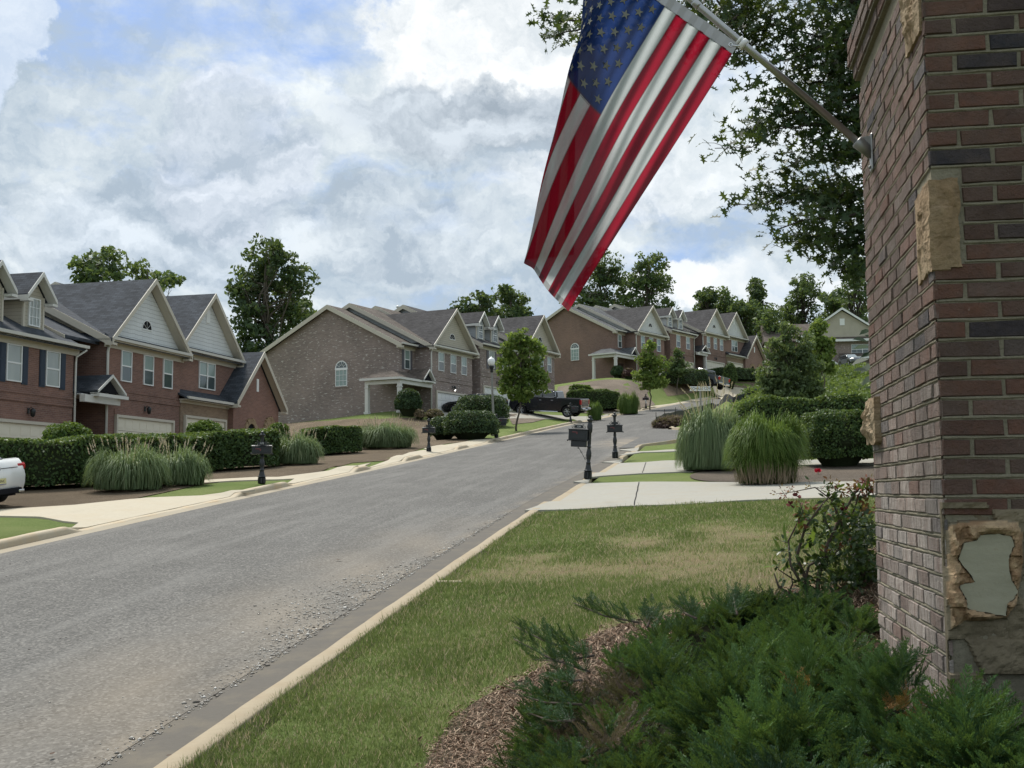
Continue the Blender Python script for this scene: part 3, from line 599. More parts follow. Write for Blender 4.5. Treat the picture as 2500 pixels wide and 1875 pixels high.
M['bulb'] = NT('lit_bulb').set((1, .95, .85), .4); _b = M['bulb'].node_tree.nodes['Principled BSDF']; _b.inputs['Emission Color'].default_value = (1, .95, .85, 1); _b.inputs['Emission Strength'].default_value = 2.0
def bay_unit(R, x0, x1, zo, W, RF, SID, G_, front_y=0, nwin=3, apex=8.5, gw='half', band=True, lamp=True, lit=False):
    """two storeys over a garage with a front gable; W is the brick part builder"""
    W.box(x0, x1, front_y, 13.6, zo-2.5, zo+5.42)
    xm = (x0+x1)/2; y = front_y
    # gable: siding triangle, skirt roof below, its own roof running back
    s = MB(); s.prism([(x0+.05, zo+5.62), (x1-.05, zo+5.62), (xm, zo+apex-.12)], 'y', y-.02, y+.3); so_ = s.build('gable_siding', SID, R)
    if gw == 'half': halfround(xm, zo+6.3, .42, y-.02, R)
    elif gw == 'vent':
        v = MB(); v.box(xm-.2, xm+.2, y-.05, y-.021, zo+7.15, zo+7.85)
        for k in range(7): v.box(xm-.17, xm+.17, y-.062, y-.05, zo+7.2+k*.09, zo+7.24+k*.09)
        v.build('gable_vent', M['frame'], R)
    r = MB(); gable_roof(r, x0-.35, x1+.35, zo+5.32, zo+apex, y-.45, 6.0)
    r.prism([(y-.42, zo+5.46), (y+.02, zo+5.72), (y+.02, zo+5.6), (y-.42, zo+5.4)], 'x', x0-.2, x1+.2)
    ro = r.build('roof', RF, R); f = MB(); rake_y(f, x0-.35, x1+.35, zo+5.32, zo+apex, y-.45); f.build('rake_board', M['trim'], ro)
    sf = MB(); sf.prism([(x0-.33, zo+5.3), (xm, zo+apex-.02), (xm, zo+apex-.06), (x0-.2, zo+5.3)], 'y', y-.44, y-.03); sf.prism([(x1+.33, zo+5.3), (xm, zo+apex-.02), (xm, zo+apex-.06), (x1+.2, zo+5.3)], 'y', y-.44, y-.03); sf.build('soffit', M['trim'], ro)
    eave(R, x0-.3, x1+.3, y, zo+5.42)
    if nwin == 3:
        for c in (1.46, 3.3, 5.0): window(x0+c-.42, x0+c+.42, zo+3.72, zo+5.12, y-.0, R)
    if nwin == 2: window(xm-.85, xm+.85, zo+3.7, zo+5.1, y, R, double=True)
    if band:
        for z0, z1, p in ((2.95, 3.03, .05), (3.03, 3.25, .025), (3.25, 3.33, .05)): W.box(x0-.0, x1, y-p, y+.01, zo+z0, zo+z1)
    if G_: garage(x0+.75, x1-.75, zo-.2, zo+2.1, y-.01, G_, R); W.box(x0+.6, x1-.6, y-.03, y+.01, zo+2.23, zo+2.45)
    if lamp: sconce(R, xm, y, zo+2.62, lit)
def dormer(R, c, zo, SID, RF, y=.9, near=False):
    w2 = .62; d = MB(); zb = zo+5.5+.5*(y-.2); d.box(c-w2, c+w2, y, 4.6, zb, zo+7.42); d.prism([(c-w2, zo+7.42), (c+w2, zo+7.42), (c, zo+8.1)], 'y', y+.005, y+.2)
    do = d.build('dormer', SID, R)
    for s in (-1, 1): q = MB(); q.box(c+s*w2-.05, c+s*w2+.05, y-.03, y+.06, zb, zo+7.4); q.build('corner_board', M['trim'], do)
    r = MB(); gable_roof(r, c-w2-.32, c+w2+.32, zo+7.22, zo+8.25, y-.4, 5.2, .12); ro = r.build('dormer_roof', RF, do); f = MB(); rake_y(f, c-w2-.32, c+w2+.32, zo+7.22, zo+8.25, y-.4, .17, .13)
    f.box(c-w2-.33, c-w2-.29, y-.4, 4.4, zo+7.12, zo+7.3); f.box(c+w2+.29, c+w2+.33, y-.4, 4.4, zo+7.12, zo+7.3); f.build('rake_board', M['gutter'], ro)
    window(c-.36, c+.36, zo+6.15, zo+7.3, y-.01, R, 'shut_in' if near else 'glass', grid=3 if near else 2, sash=not near)
def townhouse(loc, az, brick, RF, SID, SIDF, SHUT, GD, units, label, group, lit=False, RFS=None):
    R = empty('townhouse_row', loc, radians(90-az), label, 'townhouse', group); BR = M[brick]; RFS = RFS or RF
    W = MB(); st1, st2, st3 = .97, 1.61, 2.0
    if 1 in units:
        # end block with the big side gable
        W.box(-2.15, 0, 1.37, 13.6, -3, 5.4); W.prism([(1.37, 5.4), (13.6, 5.4), (7.5, 8.55)], 'x', -2.15, -1.9)
        mainroof(R, -2.15, .05, 1.37, 13.6, 5.5, 7.5, 8.62, RFS); eave(R, -2.5, .1, 1.37, 5.42)
        [(lambda q: (q.box(-2.5, -2.16, y_, y_+.44, 5.14, 5.4), q.build('eave_return', M['trim'], R)))(MB()) for y_ in (.97, 13.6)]
        # arched window in the side gable: turned to face -x
        h = bpy.data.objects.new('arched_window', None); COL.objects.link(h); h.parent = R; h.location = (-2.15, 6.4, 0); h.rotation_euler = (0, 0, -pi/2)
        fo = window(-.52, .52, 2.6, 3.85, 0, h, 'blind', sash=False, grid=3, name='window_frame'); f = MB(); f.box(-.56, .56, -.06, .02, 3.85, 3.97)
        oo = arcpts(0, 3.97, .54, 0, pi, 12); ii = arcpts(0, 3.97, .47, pi, 0, 12)
        for k in range(12): f.prism([oo[k], oo[k+1], ii[11-k], ii[12-k]], 'y', -.05, .02)
        for a in (30, 60, 90, 120, 150): f.tube([(.2*cos(radians(a)), -.03, 3.97+.2*sin(radians(a))), (.5*cos(radians(a)), -.03, 3.97+.5*sin(radians(a)))], .016, 4)
        f.tube([(.22*cos(k*pi/8), -.03, 3.97+.22*sin(k*pi/8)) for k in range(9)], .016, 4); f.build('arch_frame', M['frame'], h)
        g = MB(); g.prism(arcpts(0, 3.97, .5, 0, pi, 12), 'y', -.02, -.012); g.build('arch_pane', M['glass'], h)
        bq = MB(); oo = arcpts(0, 3.97, .76, 0, pi, 12); ii = arcpts(0, 3.97, .55, pi, 0, 12)
        for k in range(12): bq.prism([oo[k], oo[k+1], ii[11-k], ii[12-k]], 'y', -.02, .0)
        bq.build('brick_arch', BR, h); bq = MB(); bq.box(-.62, .62, -.05, 0, 2.5, 2.595); bq.build('sill', BR, h)
        window(-1.5, -.75, 3.7, 5.1, 1.37, R)
        if SHUT: shutterpair(-1.5, -.75, 3.65, 5.12, 1.37, SHUT, R, .3)
        # hipped corner porch
        pr = MB(); x0, x1, y0, y1, z = -4.75, -.05, -.25, 3.0, 2.75
        pr.raw([(x0, y0, z), (x1, y0, z), (x1, 1.36, z), (-2.16, y1, z), (x0, y1, z), (x0+1.2, y0+1.3, z+.62), (x1, y0+1.3, z+.62), (-2.16, 2.5, z+.62), (x0+1.2, 2.2, z+.62)],
               [(0, 1, 6, 5), (0, 5, 8, 4), (4, 8, 7, 3), (5, 6, 7, 8), (0, 4, 3, 2, 1)])
        gable_roof(pr, -1.75, -.15, 2.78, 3.55, -.45, 1.3, .09); po = pr.build('porch_roof', RFS, R)
        tr = MB(); tr.box(x0-.05, x1, y0-.06, y0-.004, z-.14, z+.02); tr.box(x0-.06, x0-.004, y0, y1+.05, z-.14, z+.02); rake_y(tr, -1.75, -.15, 2.78, 3.55, -.45, .13, .1); tr.box(-1.6, -.3, -.5, -.2, 2.66, 2.74)
        tr.box(x0+.25, x1, y0+.1, y0+.35, z-.42, z-.141); tr.box(x0+.25, x0+.5, y0+.351, y1-.2, z-.42, z-.141); tr.build('porch_fascia', M['gutter'], po)
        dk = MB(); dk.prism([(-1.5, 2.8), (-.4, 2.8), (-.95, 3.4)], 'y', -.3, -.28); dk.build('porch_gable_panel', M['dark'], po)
        for (a, b) in ((x0+.37, y0+.22), (x0+.37, y1-.35)):
            c = MB(); zg = Tz(*(R.matrix_basis @ Vector((a, b, 0))).xy) - loc[2]; c.box(a-.13, a+.13, b-.13, b+.13, zg-.1, z-.42); c.box(a-.17, a+.17, b-.17, b+.17, z-.66, z-.60); c.box(a-.18, a+.18, b-.18, b+.18, zg, zg+.14); c.build('porch_column', M['gutter'], po)
        d = MB(); d.box(-1.5, -.5, 1.3, 1.36, -.2, 2.0); d.build('door', M['door'], R)
        bay_unit(R, 0, 6.35, 0, W, RF, SIDF, GD, lamp=True, lit=lit)
        mainroof(R, .0, 6.6, 0.02, 13.6, 5.5, 7.0, 9.02, RFS, sidemat=SID, ovx=.3)
        mainroof(R, 4.0, 7.9, 0.6, 13.6, 5.9, 7.3, 9.4, RFS, sidemat=SID, ovx=.25)
        ds = MB(); ds.tube([(-.1, -.3, 5.4), (-.05, -.1, 5.05), (-.05, -.07, 4.9), (-.05, -.07, -.2)], .055, 6); ds.build('downspout', M['gutter'], R)
    if 2 in units:
        a, b, zo = 7.75, 13.46, st1
        W.box(a, b, 0, 13.6, zo-3.2, zo+5.42); W.box(6.3, a+.1, 1.6, 13.5, -2.5, 5.9)
        for z0, z1, p in ((2.95, 3.03, .05), (3.03, 3.25, .025), (3.25, 3.33, .05)): W.box(a, b, -p, .01, zo+z0, zo+z1)
        mainroof(R, a, b+.3, .0, 13.6, zo+5.5, 7.0, zo+9.02, RF, sidemat=SID, ovx=.3); eave(R, a-.35, b+.35, 0, zo+5.42)
        for c in (9.65, 12.05):
            window(c-.45, c+.45, zo+3.68, zo+5.12, 0, R, 'shut_in' if SHUT else 'blind', grid=0)
            if SHUT: shutterpair(c-.45, c+.45, zo+3.62, zo+5.14, 0, SHUT, R)
        for c in (9.45, 12.0): dormer(R, c, zo, SID, RF, near=SHUT == M['navy'])
        garage(a+.45, b-.4, zo-.2, zo+2.1, -.01, GD, R); W.box(a+.3, b-.3, -.03, .01, zo+2.23, zo+2.45); sconce(R, (a+b)/2, 0, zo+2.62)
        ds = MB(); ds.tube([(b+.25, -.45, zo+5.35), (b+.05, -.1, zo+5.05), (b+.06, -.07, zo+4.8), (b+.06, -.07, zo-.2)], .045, 6); ds.build('downspout', M['gutter'], R)
    if 3 in units:
        zo = st2; a, b = 15.89, 22.07
        W.box(13.4, 15.95, 2.4, 13.5, zo-3.5, zo+5.6)     # entry recess
        mainroof(R, 13.4, 16.2, .8, 13.5, zo+5.4, 7.0, zo+8.3, RF, ovx=0)
        pr = MB(); pr.prism([(-.1, 2.95), (2.4, 3.75), (2.4, 3.66), (-.1, 2.86)], 'x', 13.5, 15.9)
        gable_roof(pr, 14.1, 16.2, zo+2.98, zo+3.72, -.75, 1.8, .09); po = pr.build('porch_roof', RF, R)
        for v in po.data.vertices:
            if v.co.x < 15.95 and v.co.z < 3.8 and abs(v.co.y-1.8) > .01 and abs(v.co.y+.75) > .01: v.co.z += zo
        tr = MB(); rake_y(tr, 14.1, 16.2, zo+2.98, zo+3.72, -.75, .14, .1); tr.box(14.05, 16.25, -.86, -.76, zo+2.8, zo+2.94); tr.box(13.5, 16.1, -.55, -.3, zo+2.55, zo+2.85); tr.box(13.6, 15.8, -.3, 2.3, zo+2.86, zo+2.9); tr.build('porch_fascia', M['gutter'], po)
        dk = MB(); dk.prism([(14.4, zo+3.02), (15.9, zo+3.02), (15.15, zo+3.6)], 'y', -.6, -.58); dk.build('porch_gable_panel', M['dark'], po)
        d = MB(); d.box(14.2, 15.2, 2.34, 2.39, zo-.2, zo+2.0); d.build('door', M['door'], R)
        if brick != 'red': c = MB(); c.box(15.6, 15.82, -.5, -.28, zo-.9, zo+2.56); c.build('porch_column', M['gutter'], po)
        bay_unit(R, a, b, zo, W, RF, SIDF, GD)
        mainroof(R, a, b+.6, .02, 13.6, zo+5.5, 7.0, zo+9.02, RF, sidemat=SID, ovx=.3)
        ds = MB(); ds.tube([(a-.12, -.3, zo+5.4), (a-.07, -.1, zo+5.05), (a-.07, -.07, zo+4.9), (a-.07, -.07, zo-.6)], .06, 6); ds.build('downspout', M['gutter'], R)
    if 4 in units:
        zo = st3; a, b = 22.55, 28.75
        W.box(22.0, 22.7, 1.5, 13.5, zo-3, zo+5.3)
        bay_unit(R, a, b, zo, W, RF, SIDF, None, front_y=.5, nwin=2, apex=8.55, gw='vent', band=False, lamp=False)
        mainroof(R, a-.3, b+.2, .5, 13.6, zo+5.5, 7.0, zo+8.9, RF, sidemat=SID, ovx=.2)
        T2 = MB(); T2.box(22.1, 27.2, -.05, .6, zo-2.2, zo+2.95); T2.build('garage_wall', M['tan'], R)
        r = MB(); r.prism([(-.5, zo+2.98), (.5, zo+3.5), (.5, zo+3.4), (-.5, zo+2.9)], 'x', 21.9, 27.3); r.build('skirt_roof', RF, R); eave(R, 21.95, 27.2, -.05, zo+2.95, .4, .2)
        garage(22.5, 26.5, zo-.2, zo+2.05, -.06, GD, R)
    if 5 in units:
        zo = st3; a, b = 27.0, 32.5; xm = 29.75; y = -.35
        W.box(a, b, y, 9, zo-2.5, zo+3.1); W.prism([(a, zo+3.1), (b, zo+3.1), (xm, zo+5.75)], 'y', y, y+.2)
        r = MB(); gable_roof(r, a-.35, b+.35, zo+3.0, zo+5.95, y-.4, 7.5); ro = r.build('roof', RF, R); f = MB(); rake_y(f, a-.35, b+.35, zo+3.0, zo+5.95, y-.4, .26); f.box(a-.36, a-.3, y-.4, 7, zo+2.8, zo+3.0); f.build('rake_board', M['trim'], ro)
        ar = MB(); oo = arcpts(29.0, zo+1.6, .78, 0, pi, 11); ii = arcpts(29.0, zo+1.6, .5, pi, 0, 11); rr = random.Random(3)
        for k in range(11): e = rr.uniform(-.05, .08); ar.prism([(oo[k][0]+e*.3, oo[k][1]+e), (oo[k+1][0], oo[k+1][1]+e), ii[10-k], ii[11-k]], 'y', y-.08-abs(e)*.4, y+.01)
        for s in (-1, 1):
            for k in range(6): e = rr.uniform(0, .1); xx = sorted((29.0+s*.5, 29.0+s*(.76+e))); ar.box(xx[0], xx[1], y-.07-e*.3, y+.01, zo-.2+k*.3, zo-.2+k*.3+.285)
        ar.build('stone_arch', M['sand'], R)
        dd = MB(); dd.box(28.5, 29.5, y-.012, y-.004, zo-.2, zo+1.6); dd.prism(arcpts(29.0, zo+1.6, .5, 0, pi, 11), 'y', y-.012, y-.004); dd.build('arched_doorway', M['dark'], R)
        window(30.75, 31.95, zo+.5, zo+1.75, y, R, double=True, sash=False); kp = MB(); oo = arcpts(31.35, zo+1.75, .82, .05, pi-.05, 9)
        for k in range(9): e = rr.uniform(-.04, .08); kp.prism([(31.35, zo+1.79), (oo[k][0], oo[k][1]+.03), (oo[k+1][0], oo[k+1][1]+.03+e)], 'y', y-.07-abs(e)*.3, y+.01)
        kp.build('stone_fan', M['sand'], R)
        v = MB(); v.box(xm-.1, xm+.14, y-.04, y, zo+3.9, zo+4.6); v.build('gable_vent', M['frame'], R)
    wo = W.build('wall', BR, R)
    for (x, y, z) in ((5.2, 9, 9.0), (10.2, 9.2, st1+9), (18, 9, st2+9)):
        if (x < 7 and 1 in units) or (7 < x < 14 and 2 in units) or (x > 14 and 3 in units): v = MB(); v.lathe([(.09, -1.2), (.09, .45), (.17, .46), (.17, .56), (.1, .66)], 8, (x, y, z)); v.build('roof_vent_pipe', M['frame'], R)
    return R
def sandmat():
    t = NT('sandstone'); n = t.noise(2.2, 8, .65, dist=.6); f = t.noise(22, 6, .7); c = t.ramp(n, [(.25, (.14, .09, .05)), (.42, (.27, .185, .105)), (.58, (.40, .30, .19)), (.75, (.33, .28, .20))]); c = t.mix(t.ramp(f, [(.35, .5), (.6, 0.0)]), c, (.14, .1, .06)); t.bump(t.math('ADD', n, f), .7, .03); return t.set(c, .85, .25)
M['sand'] = sandmat()
TG = 'rows of brick townhouses stepping up the street'
townhouse((-21.27, 34.73, EYE-.07-.2), 13.49, 'red', M['roof_n'], M['sid_c'], M['sid_s'], M['navy'], M['garage'], (2, 3, 4, 5), 'red brick townhouse row with slate blue roofs, navy shutters and white shingled gables', TG)
townhouse((-5.94, 84.89, EYE+5.54-.2), 26.34, 'grey', M['roof_d'], M['sid_g'], flat('beige_siding', (.5, .47, .4)) if 0 else M['sid_c'], M['taupe'], M['garage_w'], (1, 2, 3), 'grey brown brick townhouse row with lamp post and black pickups in front', TG, True, M['roof_b'])
townhouse((13.36, 124.08, EYE+11.88-.2), 35.84, 'brown', M['roof_d'], M['sid_w'], M['sid_w'], None, M['garage'], (1, 2, 3, 4, 5), 'dull brown brick townhouse row with white dormers and gables at the bend', TG, False, M['roof_l'])
def far_house():
    c = P(2060, 905, 172); R = empty('house', (c.x, c.y, c.z-.6), radians(-8), 'small grey brick house with one big pale gable, uphill beside the brick pillar', 'house')
    W = MB(); W.box(-11, 10.5, .6, 12, -3, 5.1); W.box(-6.3, 6.3, .0, 1, -3, 5.6); W.box(-9.5, -1.4, -1.2, 1, -3, 2.2); W.build('wall', M['grey'], R)
    s = MB(); s.prism([(-6.2, 5.6), (6.2, 5.6), (0, 9.6)], 'y', -.1, .2); s.build('gable_siding', M['sid_c'], R)
    r = MB(); gable_roof(r, -6.9, 6.9, 5.2, 9.9, -.6, 10, .15); r.prism([(-.5, 5.15), (6, 8.6), (12.4, 5.15)], 'x', -11.5, 11); r.prism([(-.7, 5.2), (.1, 5.8), (.1, 5.3)], 'x', -6.6, 6.6); gable_roof(r, -9.3, -.9, 1.3, 4.2, -1.7, 1.5, .12); r.prism([(-1.1, 2.5), (.2, 3.3), (.2, 2.9)], 'x', -.6, 5.6)
    ro = r.build('roof', M['roof_b'], R); f = MB(); rake_y(f, -6.9, 6.9, 5.2, 9.9, -.6, .3); rake_y(f, -9.3, -.9, 1.3, 4.2, -1.7, .3); f.box(-6.6, 6.6, -.85, -.7, 4.9, 5.25); f.box(-.6, 5.6, -1.25, -1.1, 2.25, 2.55); f.build('rake_board', M['frame'], ro)
    window(1.2, 4.4, 2.9, 4.5, -.0, R, double=True, grid=4); garage(-.4, 4.6, -1.5, .7, -.01, M['garage_w'], R)
    v = MB(); v.box(-.35, .35, -.16, -.1, 7.4, 8.4); v.build('gable_vent', M['frame'], R)
    W2 = MB(); W2.box(-3, -1.2, -1.3, -1.19, -3, 1.6); W2.build('stone_pier', M['tan'], R)
far_house()
# ---------------------------------------------------------------- vegetation
LM = {}
LM['tree'] = leafmat('tree_leaf', (.05, .08, .042), (.085, .135, .058), .35, (.15, .21, .085))
LM['tree2'] = leafmat('dark_tree_leaf', (.036, .062, .036), (.062, .10, .048), .3, (.11, .155, .07))
LM['airy'] = leafmat('pale_shrub_leaf', (.07, .105, .05), (.125, .17, .08), .35, (.22, .26, .13))
LM['maple'] = leafmat('maple_leaf', (.07, .12, .03), (.145, .215, .05), .42, (.27, .33, .09))
LM['hedge'] = leafmat('hedge_leaf', (.03, .058, .02), (.062, .11, .032), .25, (.155, .22, .065))
LM['box'] = leafmat('dark_shrub_leaf', (.026, .05, .026), (.048, .088, .038), .2, (.09, .14, .055))
LM['yew'] = leafmat('bright_shrub_leaf', (.04, .085, .016), (.09, .155, .03), .3, (.17, .24, .06))
LM['burg'] = leafmat('burgundy_leaf', (.06, .03, .035), (.12, .06, .06), .25, (.17, .10, .09))
LM['weed'] = leafmat('weed_leaf', (.05, .085, .022), (.105, .16, .045), .35, (.20, .25, .09))
LM['blade'] = leafmat('grass_blade', (.085, .13, .06), (.17, .235, .115), .3, (.33, .38, .21))
LM['blade2'] = leafmat('green_grass_blade', (.04, .09, .018), (.10, .17, .035), .35, (.19, .25, .07))
LM['plume'] = leafmat('seed_plume', (.34, .26, .20), (.52, .42, .33), .3, (.66, .58, .47))
LM['dead'] = leafmat('dry_thatch', (.13, .10, .065), (.22, .17, .11), .2, (.32, .25, .17))
M['bark'] = flat('bark', (.10, .085, .07), .95, .1, var=.4, vs_=8, bump=.6); M['barkd'] = flat('dark_bark', (.055, .047, .04), .95, .1, var=.4, vs_=8, bump=.6); M['twig'] = flat('grey_twig', (.11, .09, .075), .95, .1, var=.3)
def unit(n, rng):
    v = rng.normal(size=(n, 3)); return v/np.linalg.norm(v, axis=1, keepdims=True)
def leaves(C, size, rng, aspect=1.6, normal=None, nw=.6, fold=True):
    """one small folded leaf (two quads -> here a kite of 4 verts) per point"""
    n = len(C); nrm = unit(n, rng)
    if normal is not None: nrm = nrm*(1-nw) + normal*nw; nrm /= np.linalg.norm(nrm, axis=1, keepdims=True)+1e-9
    a = np.cross(nrm, unit(n, rng)); a /= np.linalg.norm(a, axis=1, keepdims=True)+1e-9; b = np.cross(nrm, a)
    s = (size*rng.uniform(.65, 1.35, n))[:, None] if np.isscalar(size) else size[:, None]
    V = np.stack([C - a*s*aspect*.5, C - b*s*.42 + a*s*.05 + nrm*s*.12, C + a*s*aspect*.5, C + b*s*.42 + a*s*.05 + nrm*s*.12], 1)
    return V.reshape(-1, 3), np.arange(n*4).reshape(n, 4)
def lump(n, rng, c, r, shell=.55, lumps=None):
    """points in an uneven shell of an ellipsoid, plus outward direction"""
    d = unit(n, rng); q = rng.uniform(shell, 1, n)**.6
    k = 1 + .13*np.sin(d[:, 0]*5+c[0]*3)*np.sin(d[:, 1]*6+c[1]) + .1*np.sin(d[:, 2]*9+c[2]*5+d[:, 0]*4)
    return np.array(c) + d*np.array(r)*(q*k)[:, None], d
def crown_mesh(name, blobs, n, size, mat, rng, parent=None, clump=.0, aspect=1.6, shell=.55, link=True):
    vol = np.array([b[1][0]*b[1][1]*b[1][2] for b in blobs])**.67; cnt = np.maximum(20, (n*vol/vol.sum()).astype(int)); P_ = []; D_ = []; S_b = []
    for b, m in zip(blobs, cnt):
        if clump:
            k = max(3, m//26); cc, dd = lump(k, rng, b[0], b[1], shell); idx = rng.integers(0, k, m); rad = clump*rng.uniform(.6, 1.3, k)
            off = unit(m, rng)*(rng.uniform(.3, 1, m)**.5*rad[idx])[:, None]; off[:, 2] *= .65; P_.append(cc[idx]+off); dn = dd[idx]*.4+off/(rad[idx][:, None])*.6; D_.append(dn/np.linalg.norm(dn, axis=1, keepdims=True)); S_b.append(rng.normal(0, .12, k)[idx])
        else: a, d = lump(m, rng, b[0], b[1], shell); P_.append(a); D_.append(d); S_b.append(np.zeros(m))
    C = np.concatenate(P_); D = np.concatenate(D_); V, F = leaves(C, size, rng, aspect, D, .35)
    col = np.clip(.45 + rng.normal(0, .22, len(C)) + np.concatenate(S_b), 0, 1); return np_mesh(name, V, F, mat, np.repeat(col, 4), parent, link=link)
def limb(mb, a, b, r0, r1, rng, seg=6, n=5, wob=.06):
    a = Vector(a); b = Vector(b); L_ = (b-a).length; pts = []
    for k in range(n+1):
        t = k/n; q = a.lerp(b, t); 
        if 0 < k < n: q += Vector(rng.normal(0, wob*L_, 3))*(.5)
        pts.append(q)
    mb.tube(pts, [r0+(r1-r0)*k/n for k in range(n+1)], seg); return pts
def tree(px, top, base_py, Y, wid, mat, seed, label, kind='tree', n=4500, leaf=.32, blobs=None, trunk=.22, group=None, sparse=.5, cl=.75, bark='bark', name='tree', gz_=None):
    """blobs: list of (px, py, rx_px, ry_px, depth offset) measured on the photo, placed at depth Y"""
    rng = np.random.default_rng(seed); foot = at(px, Y) if gz_ is None else P(px, 1100, Y); 
    if gz_ is not None: foot.z = gz_
    sc = Y/FPX; R = empty(name, foot, 0, label, kind, group); B = []
    for (bx, by, rx, ry, dy) in blobs:
        q = P(bx, by, Y+dy) - foot; B.append(((q.x, q.y, q.z), (rx*sc, max(rx, ry)*sc*.9, ry*sc)))
    crown_mesh('crown', B, n, leaf, mat, rng, R, clump=cl, shell=sparse)
    mb = MB(); topz = max(b[0][2] for b in B); cx = np.mean([b[0][0] for b in B]); mz = min(b[0][2]-b[1][2]*.6 for b in B); mz = max(mz, topz*.25)
    core = limb(mb, (0, 0, -.3), (cx*.6, 0, mz), trunk, trunk*.7, rng, 8); hi = limb(mb, core[-1], (cx, 0, topz), trunk*.7, trunk*.12, rng, 6, 6, .04)
    for b in B:
        for k in range(3):
            st = hi[rng.integers(0, 5)]; e = Vector(b[0]) + Vector(rng.normal(0, .45, 3)*np.array(b[1])); pts = limb(mb, st, e, trunk*.3, trunk*.06, rng, 5, 5, .07)
            for j in range(4):
                s2 = pts[rng.integers(2, 5)]; e2 = s2 + Vector(rng.normal(0, .5, 3)*np.array(b[1])); limb(mb, s2, e2, trunk*.09, trunk*.03, rng, 3, 3, .08)
    mb.build('trunk', M[bark], R, uv=False); return R
BG = 'big trees behind the houses'
tree(250, 0, 0, 100, 0, LM['tree'], 11, 'sparse rounded tree rising behind the left roofs, a gap to its right', blobs=[(215, 640, 36, 30, 0), (265, 625, 40, 32, 2), (235, 680, 55, 35, 0), (205, 690, 30, 20, 0), (285, 670, 28, 25, 1), (250, 780, 60, 60, 4)], n=2300, leaf=.32, group=BG, sparse=.3, cl=.8)
tree(380, 0, 0, 104, 0, LM['tree'], 12, 'low spreading tree over the roof ridge left of the tallest tree', blobs=[(333, 655, 24, 22, 0), (375, 680, 40, 28, 2), (415, 692, 26, 22, 0), (340, 700, 30, 20, 0), (380, 790, 60, 60, 4)], n=1900, leaf=.32, group=BG, sparse=.3, cl=.8)
tree(660, 0, 0, 118, 0, LM['tree2'], 13, 'tallest dark green tree standing alone between the red and grey houses', blobs=[(655, 610, 42, 30, 0), (620, 660, 55, 45, 2), (700, 655, 50, 42, 0), (735, 690, 32, 30, 0), (600, 715, 42, 35, 0), (660, 730, 85, 55, 3), (610, 790, 55, 50, 0), (640, 840, 60, 50, 0), (700, 780, 60, 50, 3), (620, 880, 50, 40, 0)], n=8000, leaf=.34, trunk=.4, group=BG, sparse=.35, cl=.95)
tree(750, 0, 0, 135, 0, LM['tree'], 14, 'small treetop between the tallest tree and the grey gable', blobs=[(735, 755, 28, 20, 0), (752, 785, 30, 30, 0)], n=900, leaf=.34, group=BG, cl=.6)
tree(1165, 0, 0, 135, 0, LM['tree2'], 15, 'dark round tree behind the grey house dormers', blobs=[(1165, 740, 38, 26, 0), (1130, 760, 34, 18, 0), (1185, 770, 50, 30, 2), (1120, 790, 40, 30, 0)], n=2600, leaf=.34, group=BG, sparse=.3)
tree(1245, 0, 0, 140, 0, LM['tree'], 16, 'loose crowned tree with drooping right side behind the grey house gable', blobs=[(1230, 715, 32, 20, 0), (1255, 735, 38, 34, 2), (1275, 770, 30, 26, 0), (1240, 780, 50, 30, 0)], n=2800, leaf=.32, group=BG, sparse=.3)
tree(1470, 0, 0, 175, 0, LM['tree2'], 17, 'dense dark tree right behind the lower tip of the flag', blobs=[(1480, 650, 42, 34, 0), (1440, 690, 45, 45, 0), (1500, 700, 45, 50, 2), (1430, 740, 50, 30, 0), (1480, 745, 70, 25, 0)], n=4600, leaf=.36, trunk=.4, group=BG, sparse=.3, cl=1.1)
tree(1580, 0, 0, 172, 0, LM['tree'], 18, 'broad airy tree with a leaning trunk above the brown roofs', blobs=[(1590, 645, 42, 30, 0), (1555, 680, 34, 34, 0), (1612, 690, 34, 32, 2), (1585, 700, 40, 35, 0), (1545, 735, 30, 22, 0), (1600, 745, 50, 18, 0)], n=3900, leaf=.34, trunk=.45, group=BG, sparse=.25, cl=1.0)
for i, (px, py, rx, ry, Y, lab) in enumerate(((1722, 735, 22, 26, 185, 'thin pointed tree left of the woods behind the brown row'), (1762, 740, 30, 40, 190, 'rounded tree first from left in the woods behind the brown row'), (1818, 765, 30, 34, 186, 'low dark tree behind the last brown gable'),
        (1850, 720, 28, 36, 195, 'narrow upright tree between the brown row and the far house'), (1885, 790, 48, 60, 180, 'dark tree right of the last brown gable'), (1955, 700, 48, 55, 195, 'tall pale topped tree left of the oak branches'), (1940, 800, 60, 60, 200, 'broad tree left of the far house gable'),
        (2035, 735, 50, 40, 205, 'rounded tree directly above the far house gable'), (2090, 680, 40, 60, 190, 'tall tree beside the brick pillar, above the far house'), (2110, 790, 60, 60, 210, 'dark tree behind the far house roof by the pillar'), (2190, 740, 60, 80, 200, 'wide tree mostly behind the brick pillar'),
        (1800, 830, 60, 40, 205, 'shadowy tree filling the gap behind the brown row'), (1990, 850, 60, 50, 215, 'low tree behind the far house roof left side'))):
    rg = random.Random(i+5)
    bl = [(px+rg.uniform(-.55, .55)*rx, py+rg.uniform(-.55, .6)*ry, rx*rg.uniform(.4, .62), ry*rg.uniform(.38, .6), rg.uniform(-3, 3)) for _ in range(6)] + [(px, py+ry*1.0, rx*.9, ry*.7, 1), (px, py+ry*1.9, rx*.9, ry*.7, 1)]
    tree(px, 0, 0, Y, 0, LM['tree' if i % 3 else 'tree2'], 30+i, lab, blobs=bl, n=3000, leaf=.38, trunk=.35, group='woods beyond the houses', sparse=.3, cl=1.0, bark='barkd')
